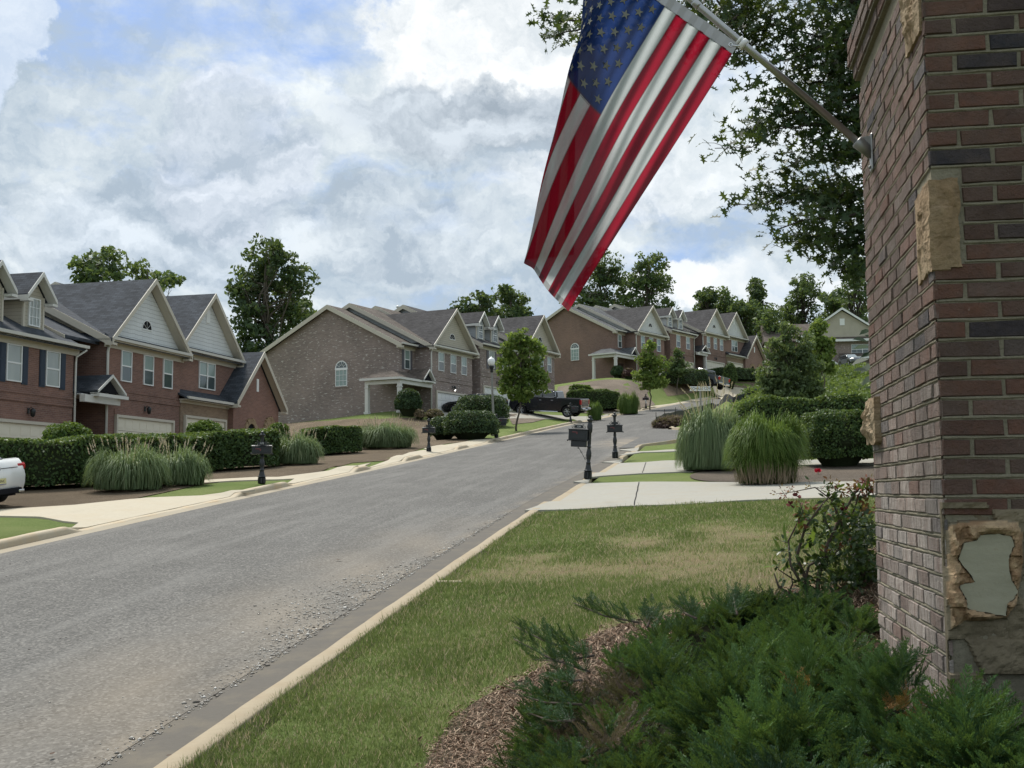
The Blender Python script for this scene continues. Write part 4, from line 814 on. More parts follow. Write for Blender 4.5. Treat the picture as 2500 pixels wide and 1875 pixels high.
# street trees
tree(1262, 0, 0, 72, 0, LM['maple'], 51, 'young light green maple in front of the black pickup truck', n=7000, leaf=.15, trunk=.07, sparse=.25, cl=.34, group='young street trees', bark='bark',
     blobs=[(1275, 822, 22, 22, 0), (1250, 850, 36, 34, 0), (1298, 860, 30, 38, .4), (1240, 900, 30, 40, 0), (1285, 905, 45, 36, .5), (1315, 925, 24, 26, 0), (1252, 945, 38, 26, 0), (1295, 948, 38, 22, .3), (1270, 968, 26, 10, 0)])
tree(1590, 0, 0, 104, 0, LM['maple'], 52, 'young leafy tree before the porch of the brown row', n=4600, leaf=.17, trunk=.07, sparse=.25, cl=.4, group='young street trees',
     blobs=[(1588, 850, 14, 18, 0), (1580, 880, 26, 22, 0), (1608, 895, 24, 26, .4), (1570, 915, 24, 18, 0), (1600, 930, 34, 16, .5), (1585, 942, 26, 8, 0)])
tree(1655, 0, 0, 121, 0, LM['tree'], 53, 'small dark tree by the grey pickup truck', n=2400, leaf=.17, trunk=.06, sparse=.25, cl=.4, group='young street trees',
     blobs=[(1655, 870, 14, 16, 0), (1645, 892, 18, 16, 0), (1668, 896, 16, 16, .4), (1655, 908, 24, 10, 0)])
tree(1945, 0, 0, 46, 0, LM['airy'], 54, 'tall loose shrub like tree behind the clipped hedge on the right', n=12000, leaf=.10, trunk=.05, sparse=.15, cl=.22, group='young trees on the right lot',
     blobs=[(1930, 810, 22, 22, 0), (1900, 850, 36, 34, 0), (1955, 850, 36, 40, .3), (1900, 905, 50, 40, 0), (1960, 900, 50, 44, .4), (1905, 950, 50, 34, 0), (1965, 950, 46, 32, 0), (1935, 975, 70, 18, 0), (1880, 940, 26, 30, 0)])
tree(2010, 0, 0, 64, 0, LM['maple'], 55, 'bright yellow green young tree in front of the far house', n=4200, leaf=.14, trunk=.05, sparse=.25, cl=.3, group='young trees on the right lot',
     blobs=[(2000, 800, 14, 22, 0), (1992, 830, 24, 24, 0), (2012, 850, 24, 28, .4), (2000, 880, 28, 20, 0), (2018, 900, 20, 20, .5)])
# ---- clipped shrubs and hedges
def shrub(px, Y, wpx, toppy, basepy, mat, label, seed, depth=None, group=None, n=None, leaf=.07, name='shrub', cat='shrub', flatn=1.0, aspect=1.4):
    rng = np.random.default_rng(seed); sc = Y/FPX; rx = wpx*sc/2; q = P(px, basepy, Y); g = GP(q.x, q.y); h = P(px, toppy, Y).z - g.z; ry = depth or rx*.9
    R = empty(name, g, 0, label, cat, group); n = n or int(min(9000, max(900, 26*rx*ry/(leaf*leaf)*.12)))
    d = unit(n, rng); d[:, 2] = np.abs(d[:, 2])*1.2-.25; d /= np.linalg.norm(d, axis=1, keepdims=True); e = 2.0/flatn
    sgn = np.sign(d); dd = sgn*np.abs(d)**(1/flatn if flatn != 1 else 1); q_ = rng.uniform(.80, 1.0, n)*(1+.05*np.sin(d[:, 0]*7+seed)*np.sin(d[:, 1]*8) + .04*np.sin(d[:, 2]*11))
    hz = h*.62; C = dd*np.array([rx, ry, hz])*q_[:, None]; C[:, 2] += h-hz; C[:, 2] = np.maximum(C[:, 2], .05+rng.uniform(0, .1, n)); V, F = leaves(C, leaf, rng, aspect, d, .5)
    np_mesh('foliage', V, F, mat, np.repeat(np.clip(.42+rng.normal(0, .22, n), 0, 1), 4), R)
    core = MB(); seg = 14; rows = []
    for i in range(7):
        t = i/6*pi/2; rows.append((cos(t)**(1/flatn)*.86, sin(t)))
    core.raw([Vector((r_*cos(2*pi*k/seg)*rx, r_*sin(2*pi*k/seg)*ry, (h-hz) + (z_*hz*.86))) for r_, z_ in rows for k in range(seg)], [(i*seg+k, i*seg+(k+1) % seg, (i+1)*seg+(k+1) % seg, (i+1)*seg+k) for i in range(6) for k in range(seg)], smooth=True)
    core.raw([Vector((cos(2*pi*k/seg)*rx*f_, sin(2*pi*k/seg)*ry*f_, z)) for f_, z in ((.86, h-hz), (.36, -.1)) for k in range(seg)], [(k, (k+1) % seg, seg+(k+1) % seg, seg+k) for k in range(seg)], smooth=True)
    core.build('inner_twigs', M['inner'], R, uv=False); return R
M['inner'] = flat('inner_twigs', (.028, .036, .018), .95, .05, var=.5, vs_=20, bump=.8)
def hedge(pts, w_, hs, mat, label, seed, n=6000, leaf=.07, group=None, gap=0):
    """pts: ground centre line; hs: top heights above ground at each point"""
    rng = np.random.default_rng(seed); pts = [Vector((p[0], p[1], 0)) for p in pts]; cum = [0]
    for a, b in zip(pts[:-1], pts[1:]): cum.append(cum[-1]+(b-a).length)
    L_ = cum[-1]; X = np.array([p.x for p in pts]); Yp = np.array([p.y for p in pts]); cum = np.array(cum); hs = np.array(hs, float); O_ = Vector((X.mean(), Yp.mean(), 0)); O_.z = Tz(O_.x, O_.y)
    R = empty('hedge', O_, 0, label, 'hedge', group)
    def loc(l, u, v):   # l along, u -1..1 across, v 0..1 up -> position
        x = np.interp(l, cum, X); y = np.interp(l, cum, Yp); e = .3; tx = np.interp(np.clip(l+e, 0, L_), cum, X)-np.interp(np.clip(l-e, 0, L_), cum, X); ty = np.interp(np.clip(l+e, 0, L_), cum, Yp)-np.interp(np.clip(l-e, 0, L_), cum, Yp)
        n_ = np.hypot(tx, ty)+1e-9; nx, ny = -ty/n_, tx/n_; endk = np.clip(np.minimum(l, L_-l)/(w_*.5), 0, 1); endk = np.sqrt(np.clip(1-(1-endk)**2, 0.02, 1))
        bulge = 1+.07*np.sin(l*1.9+seed)+.05*np.sin(l*4.3+v*5); ww = w_/2*bulge*endk*(1-.10*v**6-gap*.35*np.clip(.35-v, 0, 1)/.35); h = np.interp(l, cum, hs)*(1+.035*np.sin(l*2.3+seed*2)+.02*np.sin(l*6.1))*(.78+.22*endk)
        px_ = x+nx*u*ww; py_ = y+ny*u*ww; return px_-O_.x, py_-O_.y, T(x, y)-O_.z+v*h, nx, ny
    m = n; l = rng.uniform(0, L_, m); k = rng.random(m); H_ = hs.mean(); ft = w_/(w_+2*H_); top = k < ft*1.25
    u = np.where(top, rng.uniform(-1, 1, m), np.where(rng.random(m) < .5, -1, 1)*rng.uniform(.9, 1.03, m)); v = np.where(top, rng.uniform(.95, 1.04, m), rng.uniform(.06 if not gap else .12, 1, m)); rnd = np.clip((v-.82)/.2, 0, 1); u = np.where(top, u, u*(1-.12*rnd**2))
    x, y, z, nx, ny = loc(l, u, v); nn = np.stack([np.where(top, 0, nx*np.sign(u)), np.where(top, 0, ny*np.sign(u)), np.where(top, 1.0, .25)], 1)
    V, F = leaves(np.stack([x, y, z], 1), leaf, rng, 1.4, nn, .5); col = np.clip(.38+rng.normal(0, .2, m)+.28*np.clip((v-.86)/.14, 0, 1), 0, 1); np_mesh('foliage', V, F, mat, np.repeat(col, 4), R)   # leaves near the top are paler
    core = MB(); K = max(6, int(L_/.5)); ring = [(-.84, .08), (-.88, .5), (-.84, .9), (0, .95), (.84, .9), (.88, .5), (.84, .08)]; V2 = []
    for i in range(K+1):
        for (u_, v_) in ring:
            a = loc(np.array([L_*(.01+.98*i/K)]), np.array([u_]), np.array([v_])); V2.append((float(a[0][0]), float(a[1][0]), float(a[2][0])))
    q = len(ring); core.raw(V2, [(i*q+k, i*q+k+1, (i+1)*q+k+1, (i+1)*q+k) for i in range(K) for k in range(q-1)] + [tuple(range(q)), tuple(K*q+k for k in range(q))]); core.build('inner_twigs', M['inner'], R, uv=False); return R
def hpts(*l):   # (px, ground py, top py) -> ground points and heights; ground point found by line of sight
    P_, Hs = [], []
    for px, gy, ty in l: g = G(px, gy); P_.append((g.x, g.y)); Hs.append(P(px, ty, g.y).z-g.z)
    return P_, Hs
HG = 'clipped hedges along the left lots'
def hedge_px(l, w_, mat, label, seed, back=.5, **k):
    p, h = hpts(*l); d = []
    for (x, y) in p: r = Vector((x, y)).normalized(); d.append((x+r.x*w_*back, y+r.y*w_*back))
    return hedge(d, w_, h, mat, label, seed, **k)
hedge_px([(-150, 1205, 1085), (0, 1203, 1083), (120, 1200, 1079), (250, 1190, 1073), (340, 1178, 1070), (410, 1168, 1070)], 2.2, LM['hedge'], 'longest and nearest hedge behind the white car on the left', 61, n=24000, leaf=.075, group=HG)
hedge_px([(415, 1163, 1072), (500, 1155, 1064), (600, 1149, 1055), (640, 1143, 1052)], 2.0, LM['hedge'], 'hedge behind the mailbox numbered 115, between two clumps of grass', 62, n=14000, leaf=.08, group=HG)
hedge_px([(735, 1118, 1052), (800, 1113, 1046), (880, 1108, 1042)], 2.0, LM['hedge'], 'short hedge left of the tallest plumed grass clump', 63, n=9000, leaf=.08, group=HG)
shrub(1150, 62, 140, 1001, 1076, LM['box'], 'long low clipped mound of a shrub with the lamp post at its right end', 64, depth=1.5, leaf=.075, n=9000, flatn=1.35)
shrub(1083, 64, 78, 1016, 1068, LM['box'], 'smaller lower clipped mound left of the one at the lamp post', 641, depth=1.3, leaf=.075, n=5000, flatn=1.25)
shrub(1176, 78, 138, 963, 1030, LM['box'], 'broad clipped mound in front of the second white garage door of the grey house', 65, depth=1.7, leaf=.09, n=8000, flatn=1.4)
hedge_px([(1385, 1000, 958), (1440, 1004, 955), (1505, 1006, 962)], 2.0, LM['hedge'], 'hedge directly behind the black pickup tailgate', 66, n=7000, leaf=.1)
hedge_px([(1632, 950, 918), (1665, 955, 915), (1710, 952, 917)], 3.2, LM['box'], 'dark oval hedge behind the street name sign', 67, n=6000, leaf=.12)
hedge_px([(1722, 930, 905), (1760, 932, 903), (1800, 932, 904), (1845, 930, 905)], 3.0, LM['box'], 'long dark hedge by the upper driveway', 68, n=8000, leaf=.12)
hedge_px([(1820, 916, 900), (1870, 917, 900), (1930, 917, 901)], 2.0, LM['hedge'], 'thin hedge before the arched doorway of the brown row', 69, n=3500, leaf=.12)
# round shrubs
shrub(164, 38, 145, 1027, 1090, LM['yew'], 'feathery dome shaped shrub before the first garage on the left', 71, leaf=.07, n=7000, group='dome shrubs by the red brick garages')
shrub(500, 48, 108, 1024, 1080, LM['yew'], 'feathery dome shaped shrub between the second and third garages', 72, leaf=.08, n=5600, group='dome shrubs by the red brick garages')
shrub(680, 56, 62, 1030, 1060, LM['yew'], 'feathery dome shaped shrub under the stone fan window', 73, leaf=.08, n=2600, group='dome shrubs by the red brick garages')
shrub(997, 80, 67, 947, 1012, LM['box'], 'dark egg shaped shrub beside the grey house porch column', 74, leaf=.1, n=5200)
shrub(1024, 79, 26, 998, 1012, LM['dead'], 'small tan dried shrub left at the grey house wall', 75, leaf=.1, n=500, group='small dried shrubs at the grey house')
shrub(1060, 80, 46, 998, 1013, LM['dead'], 'wider tan dried shrub near the front pickup wheel', 76, leaf=.1, n=900, group='small dried shrubs at the grey house')
shrub(1508, 120, 34, 892, 930, LM['box'], 'round green shrub at the porch of the brown row', 77, leaf=.12, n=2400)
shrub(1536, 119, 34, 898, 931, LM['burg'], 'burgundy round shrub at the porch of the brown row', 78, leaf=.12, n=2400)
shrub(1782, 134, 36, 884, 908, LM['hedge'], 'round shrub before the garages of the brown row', 79, leaf=.13, n=2000)
hedge_px([(1400, 975, 948), (1425, 978, 944), (1450, 978, 952)], 2.2, LM['yew'], 'loose bright hedge on the bank above the pickup', 80, n=2400, leaf=.12)
# right: box hedge and the hedge behind it
hedge_px([(1805, 1112, 988), (1900, 1112, 982), (2000, 1112, 978), (2150, 1112, 975), (2300, 1112, 975)], 2.2, LM['hedge'], 'long clipped hedge behind the bushy grasses on the right', 81, n=20000, leaf=.075, back=.5)
_g = G(2046, 1142); shrub(2050, _g.y+.5, 186, 998, 1140, LM['hedge'], 'stout rounded clipped shrub with bare lower stems by the brick pillar', 82, depth=1.0, leaf=.055, n=17000, flatn=1.6)
shrub(2190, _g.y+.6, 130, 1002, 1140, LM['hedge'], 'clipped shrub half hidden by the pillar, right of the stout rounded one', 83, depth=1.0, leaf=.055, n=7000, flatn=1.6)
# ---- ornamental grasses
def ograss(px, gpy, Y, wpx, toppy, label, seed, n=1500, mat='blade', plumes=40, group=None, dead=False, plume_h=1.0, droop=1.0, lean=0):
    rng = np.random.default_rng(seed); sc = Y/FPX; q = P(px, gpy, Y); g = GP(q.x, q.y); h = P(px, toppy, Y).z-g.z; rx = wpx*sc/2
    R = empty('ornamental_grass', g, 0, label, 'ornamental grass', group); K = 9; az = rng.uniform(0, 2*pi, n); r0 = rx*(.72 if not dead else .6)*np.sqrt(rng.random(n)); out = r0+(rx-r0)*rng.uniform(0, 1, n)**.8; hh = h*(1+.09*np.sin(az*3+seed)+.06*np.sin(az*7+seed*2))*rng.uniform(.66, 1.0, n)*(1-.42*(out/rx)**2*droop); wd = rng.uniform(.006, .012, n)*(Y/30)**.5; kmix = rng.random(n) < .3; hh = np.where(kmix, hh*rng.uniform(.45, .8, n), hh)
    t = np.linspace(0, 1, K)[None, :]; bx = np.cos(az)*r0; by = np.sin(az)*r0*.8; kk = (out/rx)[:, None]; rad = (out-r0)[:, None]*(t**1.15); ap = hh[:, None]*(1+.12*kk); tp = 1.0-.47*kk*droop*rng.uniform(.75, 1.12, (n, 1))
    zz = np.maximum(ap*(1-((tp-t)/tp)**2), .03+.1*rng.random((n, 1)))
    X = bx[:, None]+np.cos(az)[:, None]*rad+lean*t**2*h; Yv = by[:, None]+np.sin(az)[:, None]*rad; px_ = -np.sin(az+rng.normal(0, .6, n))[:, None]; py_ = np.cos(az)[:, None]; w2 = wd[:, None]*(1-t**3)
    A = np.stack([X-px_*w2, Yv-py_*w2, zz], -1); B_ = np.stack([X+px_*w2, Yv+py_*w2, zz], -1); V = np.stack([A, B_], 2).reshape(-1, 3); b = (np.arange(n)*K*2)[:, None]+np.arange(K-1)[None, :]*2; F = np.stack([b, b+1, b+3, b+2], -1).reshape(-1, 4)
    col = np.clip(.4+rng.normal(0, .2, n), 0, 1)[:, None, None]*np.ones((1, K, 2)) + (t**3*.25)[:, :, None]; np_mesh('blades', V, F, LM[mat], np.clip(col, 0, 1).reshape(-1), R)
    if plumes:
        P_ = []; C_ = []
        for k in range(plumes):
            a = rng.uniform(0, 2*pi); o_ = rng.uniform(.25, .95)*rx; zt = h*rng.uniform(.95, 1.08)*(1-.28*(o_/rx)**2)*plume_h; b0 = Vector((cos(a)*o_, sin(a)*o_*.8, zt)); d = Vector((cos(a)*.35+lean, sin(a)*.3, 1)).normalized(); ln = rng.uniform(.2, .34)*(1 if plume_h < 1.2 else 1.35)
            for j in range(16):
                f = j/15; c = b0+d*ln*f; rr = .028*sin(pi*min(1, f*1.1+.08))+.004; s_ = Vector(unit(1, rng)[0]); P_ += [c, c+s_*rr+d*.03, c+d*.07, c-s_*rr*.6+d*.035]; C_ += [rng.uniform(.2, 1)]*4
            e = Vector((cos(a)*o_*.35, sin(a)*o_*.3, h*.4)); nn = Vector((-sin(a), cos(a), 0))*.004*(Y/30)**.5; P_ += [e-nn, e+nn, b0+nn, b0-nn]; C_ += [.3]*4
        np_mesh('plumes', np.array([tuple(p) for p in P_]), np.arange(len(P_)).reshape(-1, 4), LM['plume'], np.array(C_), R)
    if dead:
        m = 900; a = rng.uniform(0, 2*pi, m); r_ = rx*rng.uniform(.3, .72, m); z0 = rng.uniform(0, h*.1, m); z1 = rng.uniform(.12, .36, m)*h; w_ = .012; nx = -np.sin(a); ny = np.cos(a); r2 = r_*rng.uniform(.95, 1.25, m)
        V = np.stack([np.stack([np.cos(a)*r_-nx*w_, np.sin(a)*r_-ny*w_, z0], 1), np.stack([np.cos(a)*r_+nx*w_, np.sin(a)*r_+ny*w_, z0], 1), np.stack([np.cos(a)*r2+rng.normal(0, .05, m), np.sin(a)*r2, z1], 1)], 1).reshape(-1, 3); np_mesh('thatch', V, np.arange(m*3).reshape(-1, 3), LM['dead'], np.repeat(rng.random(m), 3), R)
    return R
GG = 'plumed grass clumps along the left mulch bed'
ograss(312, 1206, 31, 222, 1084, 'left half of the widest plumed grass clump, nearest the white car', 91, n=2600, plumes=26, group=GG)
ograss(428, 1196, 32.5, 190, 1088, 'right half of the widest plumed grass clump', 92, n=2300, plumes=22, group=GG)
ograss(718, 1151, 42, 158, 1055, 'rounded grass clump with pale plumes right of the mailbox numbered 115', 93, n=2200, plumes=34, group=GG)
ograss(942, 1118, 53, 172, 1028, 'tallest plumed grass clump, left of the mailbox by the dark rounded hedge', 94, n=2600, plumes=60, group=GG)
ograss(1735, 1106, 33.5, 185, 980, 'tall green grass clump with long white plumes below the street sign', 95, n=5200, mat='blade', plumes=0, droop=1.1)
ograss(1872, 1152, 27.5, 225, 1008, 'bushy green grass with brown thatch at its base, by the second driveway', 96, n=6000, mat='blade2', plumes=0, dead=True, droop=.85)
ograss(1535, 996, 98, 62, 955, 'green feathery grass right of the hedge behind the pickup', 97, n=1500, mat='blade2', plumes=0)
ograss(1452, 1006, 90, 44, 976, 'small feathery grass touching the pickup tailgate', 98, n=1000, mat='blade2', plumes=0)
ograss(1860, 935, 120, 34, 902, 'pale green grass tuft at the end of the long dark hedge', 99, n=800, mat='blade2', plumes=0)
# long plumes of the clump below the sign
def long_plumes():
    R = bpy.data.objects['ornamental_grass.004']; g = R.location; rng = np.random.default_rng(5); V = []; C = []
    for (x, y, x2, y2) in ((1455, 998, 1480, 1010), (1660, 985, 1690, 1015), (1652, 975, 1680, 1000), (1663, 948, 1682, 968), (1679, 940, 1697, 962), (1681, 966, 1690, 982), (1706, 934, 1714, 955), (1711, 934, 1716, 950), (1715, 932, 1721, 950), (1722, 933, 1728, 950), (1731, 921, 1736, 950), (1746, 920, 1752, 936), (1766, 920, 1766, 946), (1788, 932, 1786, 944), (1750, 948, 1753, 962), (1740, 958, 1741, 972), (1729, 958, 1731, 970), (1768, 950, 1767, 964), (1704, 940, 1700, 960), (1692, 950, 1696, 966), (1658, 990, 1672, 1004), (1776, 968, 1775, 976), (1800, 962, 1797, 974)):
        if x < 1500: continue
        a = P(x, y, 33)-g; b = P(x2, y2, 33.2)-g; d = a-b; L_ = d.length; d.normalize()
        for j in range(26):
            f = j/25; c = b+d*L_*f; rr = .03*sin(pi*min(1, f*.95+.05))+.003; s_ = Vector(unit(1, rng)[0]); V += [c, c+s_*rr+d*.03, c+d*.06, c-s_*rr*.6+d*.03]; C += [rng.uniform(.45, 1)]*4
        e = Vector(((b.x)*.5, .1, b.z-.9)); n = Vector((.006, 0, 0)); V += [e-n, e+n, b+n, b-n]; C += [.4]*4
    np_mesh('plumes', np.array([tuple(p) for p in V]), np.arange(len(V)).reshape(-1, 4), LM['plume'], np.array(C), R)
long_plumes()
# weeds on the open lot
def weeds():
    rng = np.random.default_rng(77); V = []; C = []; n = 26000; px = rng.uniform(1690, 2190, n); dep = rng.uniform(44, 165, n); x = (px-1250)/FPX*dep; ok = np.ones(n, bool); s, tau = xy2st(x, dep); ok &= ((s > 76) | (s < 52)) & (tau > 8) & ((dep > 44)); x, y = x[ok], dep[ok]
    z = T(x, y); m = len(x); hgt = rng.uniform(.25, .8, m)*(1+.5*np.sin(x*.7)*np.sin(y*.4)); C0 = np.stack([x, y, z], 1); K = 5; idx = np.repeat(np.arange(m), K); c = C0[idx]+np.stack([rng.normal(0, .16, m*K), rng.normal(0, .16, m*K), hgt[idx]*rng.uniform(.15, 1, m*K)], 1)
    V, F = leaves(c, .13*(1+np.clip(c[:, 1]-60, 0, 90)*.012), rng, 1.9, np.array([[0, -.5, .8]]), .3); return tag(np_mesh('weeds', V, F, LM['weed'], np.repeat(np.clip(.5+rng.normal(0, .22, len(c)) + .18*np.sin(c[:, 0]*.5), 0, 1), 4)), 'tall yellow green weeds covering the open lot below the far house', 'weeds', kind='stuff')
weeds()
# ---------------------------------------------------------------- street furniture
def textmesh(s, size, name='t', depth=.002):
    c = bpy.data.curves.new(name, 'FONT'); c.body = s; c.size = size; c.align_x = 'CENTER'; c.align_y = 'CENTER'; c.extrude = depth; c.resolution_u = 3
    o = bpy.data.objects.new(name, c); COL.objects.link(o); dg = bpy.context.evaluated_depsgraph_get(); me = bpy.data.meshes.new_from_object(o.evaluated_get(dg)); bpy.data.objects.remove(o); return me
def textobj(s, size, mat, parent, M4, name='lettering', depth=.002, sx=1):
    me = textmesh(s, size, name, depth); me.transform(M4 @ Matrix.Diagonal((sx, 1, 1, 1))); me.materials.clear(); me.materials.append(mat); o = bpy.data.objects.new(name, me); COL.objects.link(o); o.parent = parent; return o
M['white'] = flat('white_paint', (.75, .76, .75), .5, .4, var=.04); M['redflag'] = flat('faded_red_plastic', (.16, .045, .05), .5, .4); M['letter'] = flat('black_lettering', (.015, .015, .018), .6, .3)
def mailbox(px, gy, ty, label, variant, num=None, az=90, lean=0, seed=0, bag=False, flip=1):
    """post at the origin; the box runs along local x"""
    g = G(px, gy); h = P(px, ty, g.y).z - g.z; k = h/1.62; R = empty('mailbox', g, radians(90-az), label, 'mailbox', 'ornate black mailboxes along the kerb'); R.rotation_euler = (lean*.0, lean, radians(90-az)) if lean else R.rotation_euler
    p = MB(); q = [(.1, 0), (.1, .2), (.115, .2), (.115, .22), (.095, .23), (.085, .26), (.065, .36), (.06, .4), (.07, .41), (.07, .425), (.045, .44), (.06, .52), (.075, .6), (.07, .68), (.048, .76), (.045, .8), (.062, .81), (.062, .83), (.045, .84)]
    if variant == 'side': q += [(.05, .9), (.05, 1.17), (.065, 1.19), (.07, 1.2), (.075, 1.36), (.06, 1.42), (.05, 1.44), (.06, 1.47), (.085, 1.49), (.085, 1.52), (.05, 1.545), (.035, 1.55), (.05, 1.575), (.045, 1.605), (.015, 1.62)]
    else: q += [(.045, .92), (.045, 1.36), (.05, 1.44), (.06, 1.47), (.085, 1.49), (.085, 1.52), (.05, 1.545), (.035, 1.55), (.05, 1.575), (.045, 1.605), (.015, 1.62)]
    p.lathe([(r, z*k) for r, z in q], 14)
    for t in range(8): a = t*pi/4; p.bbox(.092, .108, -.028, .028, .02*k, .18*k, .004, M=Matrix.Rotation(a, 4, 'Z'))
    p.build('post', M['black'], R, uv=False)
    x0, x1 = ((-.57, -.04) if flip > 0 else (.04, .57)) if variant == 'side' else (-.27, .27); zb, zt = (.98*k, 1.24*k) if variant == 'side' else (.93*k, 1.14*k)
    b = MB(); W_ = .115; b.bbox(x0, x1, -W_, W_, zb, zt, .012); b.bbox(x0-.02, x1+.02, -W_-.015, W_+.015, zt, zt+.022, .006)
    b.prism([(-W_-.01, zt+.02), (W_+.01, zt+.02), (W_*.5, zt+.045), (-W_*.5, zt+.045)], 'x', x0-.01, x1+.01); b.bbox(x0-.02, x1+.02, -W_-.012, W_+.012, zb-.014, zb+.008, .005)
    for s in (-1, 1):
        yy = s*(W_+.006); b.box(x0+.06, x1-.06, min(yy, yy+s*.006), max(yy, yy+s*.006), zb+.04, zb+.052); b.box(x0+.06, x1-.06, min(yy, yy+s*.006), max(yy, yy+s*.006), zt-.05, zt-.038)
        for xx in (x0+.06, x1-.072): b.box(xx, xx+.012, min(yy, yy+s*.006), max(yy, yy+s*.006), zb+.052, zt-.05)
    for xx in (x0-.02, x1+.02): b.lathe([(.012, -.03), (.02, -.015), (.02, .005), (.01, .02)], 8, (xx, -W_, zb-.005))
    bo = b.build('box', M['black'], R, uv=False)
    if variant == 'side':
        n = MB(); n.bbox(x0+.07, x1-.03, -W_+.03, W_-.03, zb-.17*k, zb-.016, .01); n.build('newspaper_box', M['black'], R, uv=False)
        s_ = MB(); d = flip; pts = [(-d*(.30-.02*cos(t)*(1-t/9)), 0, (zb-.20*k)-.0+.02*sin(t)*(1-t/9)) for t in np.linspace(0, 7, 14)]
        pts += [(-d*(.27-.03*j), 0, zb-.21*k-.045*j*k) for j in range(6)] + [(-d*(.10-.035*sin(t)*(1-t/9)), 0, zb-.47*k-.035*cos(t)*(1-t/9)+.02) for t in np.linspace(0, 7, 14)]
        s_.tube(pts, .008, 6); s_.tube([(-d*.24, 0, zb-.3*k), (-d*.17, 0, zb-.29*k)], .006, 5); s_.build('scroll_bracket', M['black'], R, uv=False)
    cx = (x0+x1)/2; pl = MB(); o8 = [(-.13, .0), (-.105, -.035), (.105, -.035), (.13, .0), (.105, .04), (.05, .052), (-.05, .052), (-.105, .04)]; zp = zt+.09
    yq = -.012 if variant == 'side' else -.062
    pl.prism([(cx+a, zp+b_) for a, b_ in o8], 'y', yq-.008, yq+.008)
    for s in (-1, 1):
        pl.tube([(cx+s*(.12+.05*t), yq, zp-.005-.045*sin(pi*t*.9)) for t in np.linspace(0, 1, 7)] + [(cx+s*(.17+.022*sin(a)), yq, zp-.03+.022*(1-cos(a))) for a in np.linspace(.3, 4.6, 9)], .008, 6)
        pl.tube([(cx+s*(.12+.02*sin(a)), yq, zp+.03+.02*(1-cos(a))) for a in np.linspace(0, 5, 9)], .008, 6)
    po = pl.build('number_plaque', M['black'], R, uv=False)
    if num: textobj(num, .07, M['white'], po, Matrix.Translation((cx, yq-.010, zp+.003)) @ Matrix.Rotation(pi/2, 4, 'X'), 'house_number')
    f = MB(); xf = x0+.1; f.bbox(xf, xf+.15, -W_-.022, -W_-.012, zt-.075, zt-.05, .003); f.bbox(xf+.12, xf+.15, -W_-.022, -W_-.012, zt-.12, zt-.05, .003); f.build('signal_flag', M['redflag'], R, uv=False)
    if bag:
        t = MB(); t.tube([(-.05, -.13, zb-.02), (0, -.14, zb-.03), (.03, -.13, zb-.12), (.045, -.13, zb-.26), (.03, -.12, zb-.36)], [.03, .045, .05, .055, .03], 8); o = t.build('plastic_bag', M['white'], R, uv=False)
    return R
mailbox(1435, 1170, 1014.5, 'leaning black mailbox with scroll bracket and number 120, nearest on the right kerb', 'side', '120', az=101, lean=radians(3.2))
mailbox(1502, 1119, 1006.5, 'black mailbox centred on its turned post, just behind the leaning one', 'center', None, az=92)
mailbox(639, 1181, 1053, 'black mailbox numbered 115 on the left lawn strip', 'center', '115', az=84)
mailbox(1047, 1104, 1021, 'black mailbox right of the tallest plumed grass on the left', 'center', None, az=96)
mailbox(1212, 1069, 1010, 'black mailbox standing against the lamp post', 'side', None, az=90, flip=-1)
mailbox(1393, 1031, 983, 'black mailbox in front of the rear wheel of the pickup', 'side', None, az=90, flip=-1)
mailbox(1577, 997, 961, 'farthest black mailbox with a white plastic bag tied on its post', 'center', None, az=110, bag=True)
def lamp_post():
    g = G(1206, 1064); h = P(1207, 870, g.y).z-g.z; R = empty('street_lamp', g, 0, 'grey street lamp with white acorn globe behind the dark rounded hedge', 'street lamp'); R.rotation_euler = (0, radians(-1.6), 0)
    p = MB(); p.lathe([(.16, 0), (.16, .1), (.13, .14), (.11, .3), (.1, .5), (.075, .55), (.07, .6), (.055, h-.95), (.05, h-.9)], 14); p.build('pole', flat('grey_fibreglass', (.22, .215, .19), .6, .3), R, uv=False)
    c = MB(); c.lathe([(.055, h-.93), (.09, h-.88), (.08, h-.8), (.10, h-.72), (.15, h-.62), (.16, h-.56), (.13, h-.54)], 12); c.build('lamp_fitter', M['black'], R, uv=False)
    t = NT('acorn_globe'); t.set(t.mix(t.ramp(t.noise(3, 2), [(0, 0.0), (1, 1.0)]), (.78, .79, .78), (.85, .86, .86)), .25, .5); b = MB(); b.lathe([(.12, h-.54), (.19, h-.42), (.215, h-.3), (.2, h-.18), (.13, h-.1), (.06, h-.075), (.05, h-.05), (.03, h-.02), (.008, h+.01)], 16); b.build('lamp_globe', t.m, R, uv=False)
lamp_post()
def street_sign():
    # two name boards read above the grass clump
    g = GP(*P(1708, 1000, 56).xy); R = empty('street_sign', g, 0, 'white street name sign NICHOLAS COVE on a post among tall grass plumes', 'street sign'); c = P(1710, 949, 56)-g; sc = 56/FPX; w2, h2 = 26*sc, 5.6*sc; ang = radians(-1)
    b = MB(); b.bbox(c.x-w2, c.x+w2, c.y-.02, c.y+.02, c.z-h2, c.z+h2, .006); bo = b.build('name_board', M['white'], R, uv=False)
    textobj('NICHOLAS COVE', h2*1.75, M['letter'], bo, Matrix.Translation((c.x, c.y-.024, c.z)) @ Matrix.Rotation(pi/2, 4, 'X'), 'sign_lettering', sx=.76*w2/(h2*1.75*4.2)*1.35 if 0 else .70)
    p = MB(); p.box(c.x-.04, c.x+.04, c.y+.021, c.y+.09, -.2, c.z+h2); p.build('post', flat('weathered_post', (.3, .28, .24), .8, .2), R, uv=False)
street_sign()
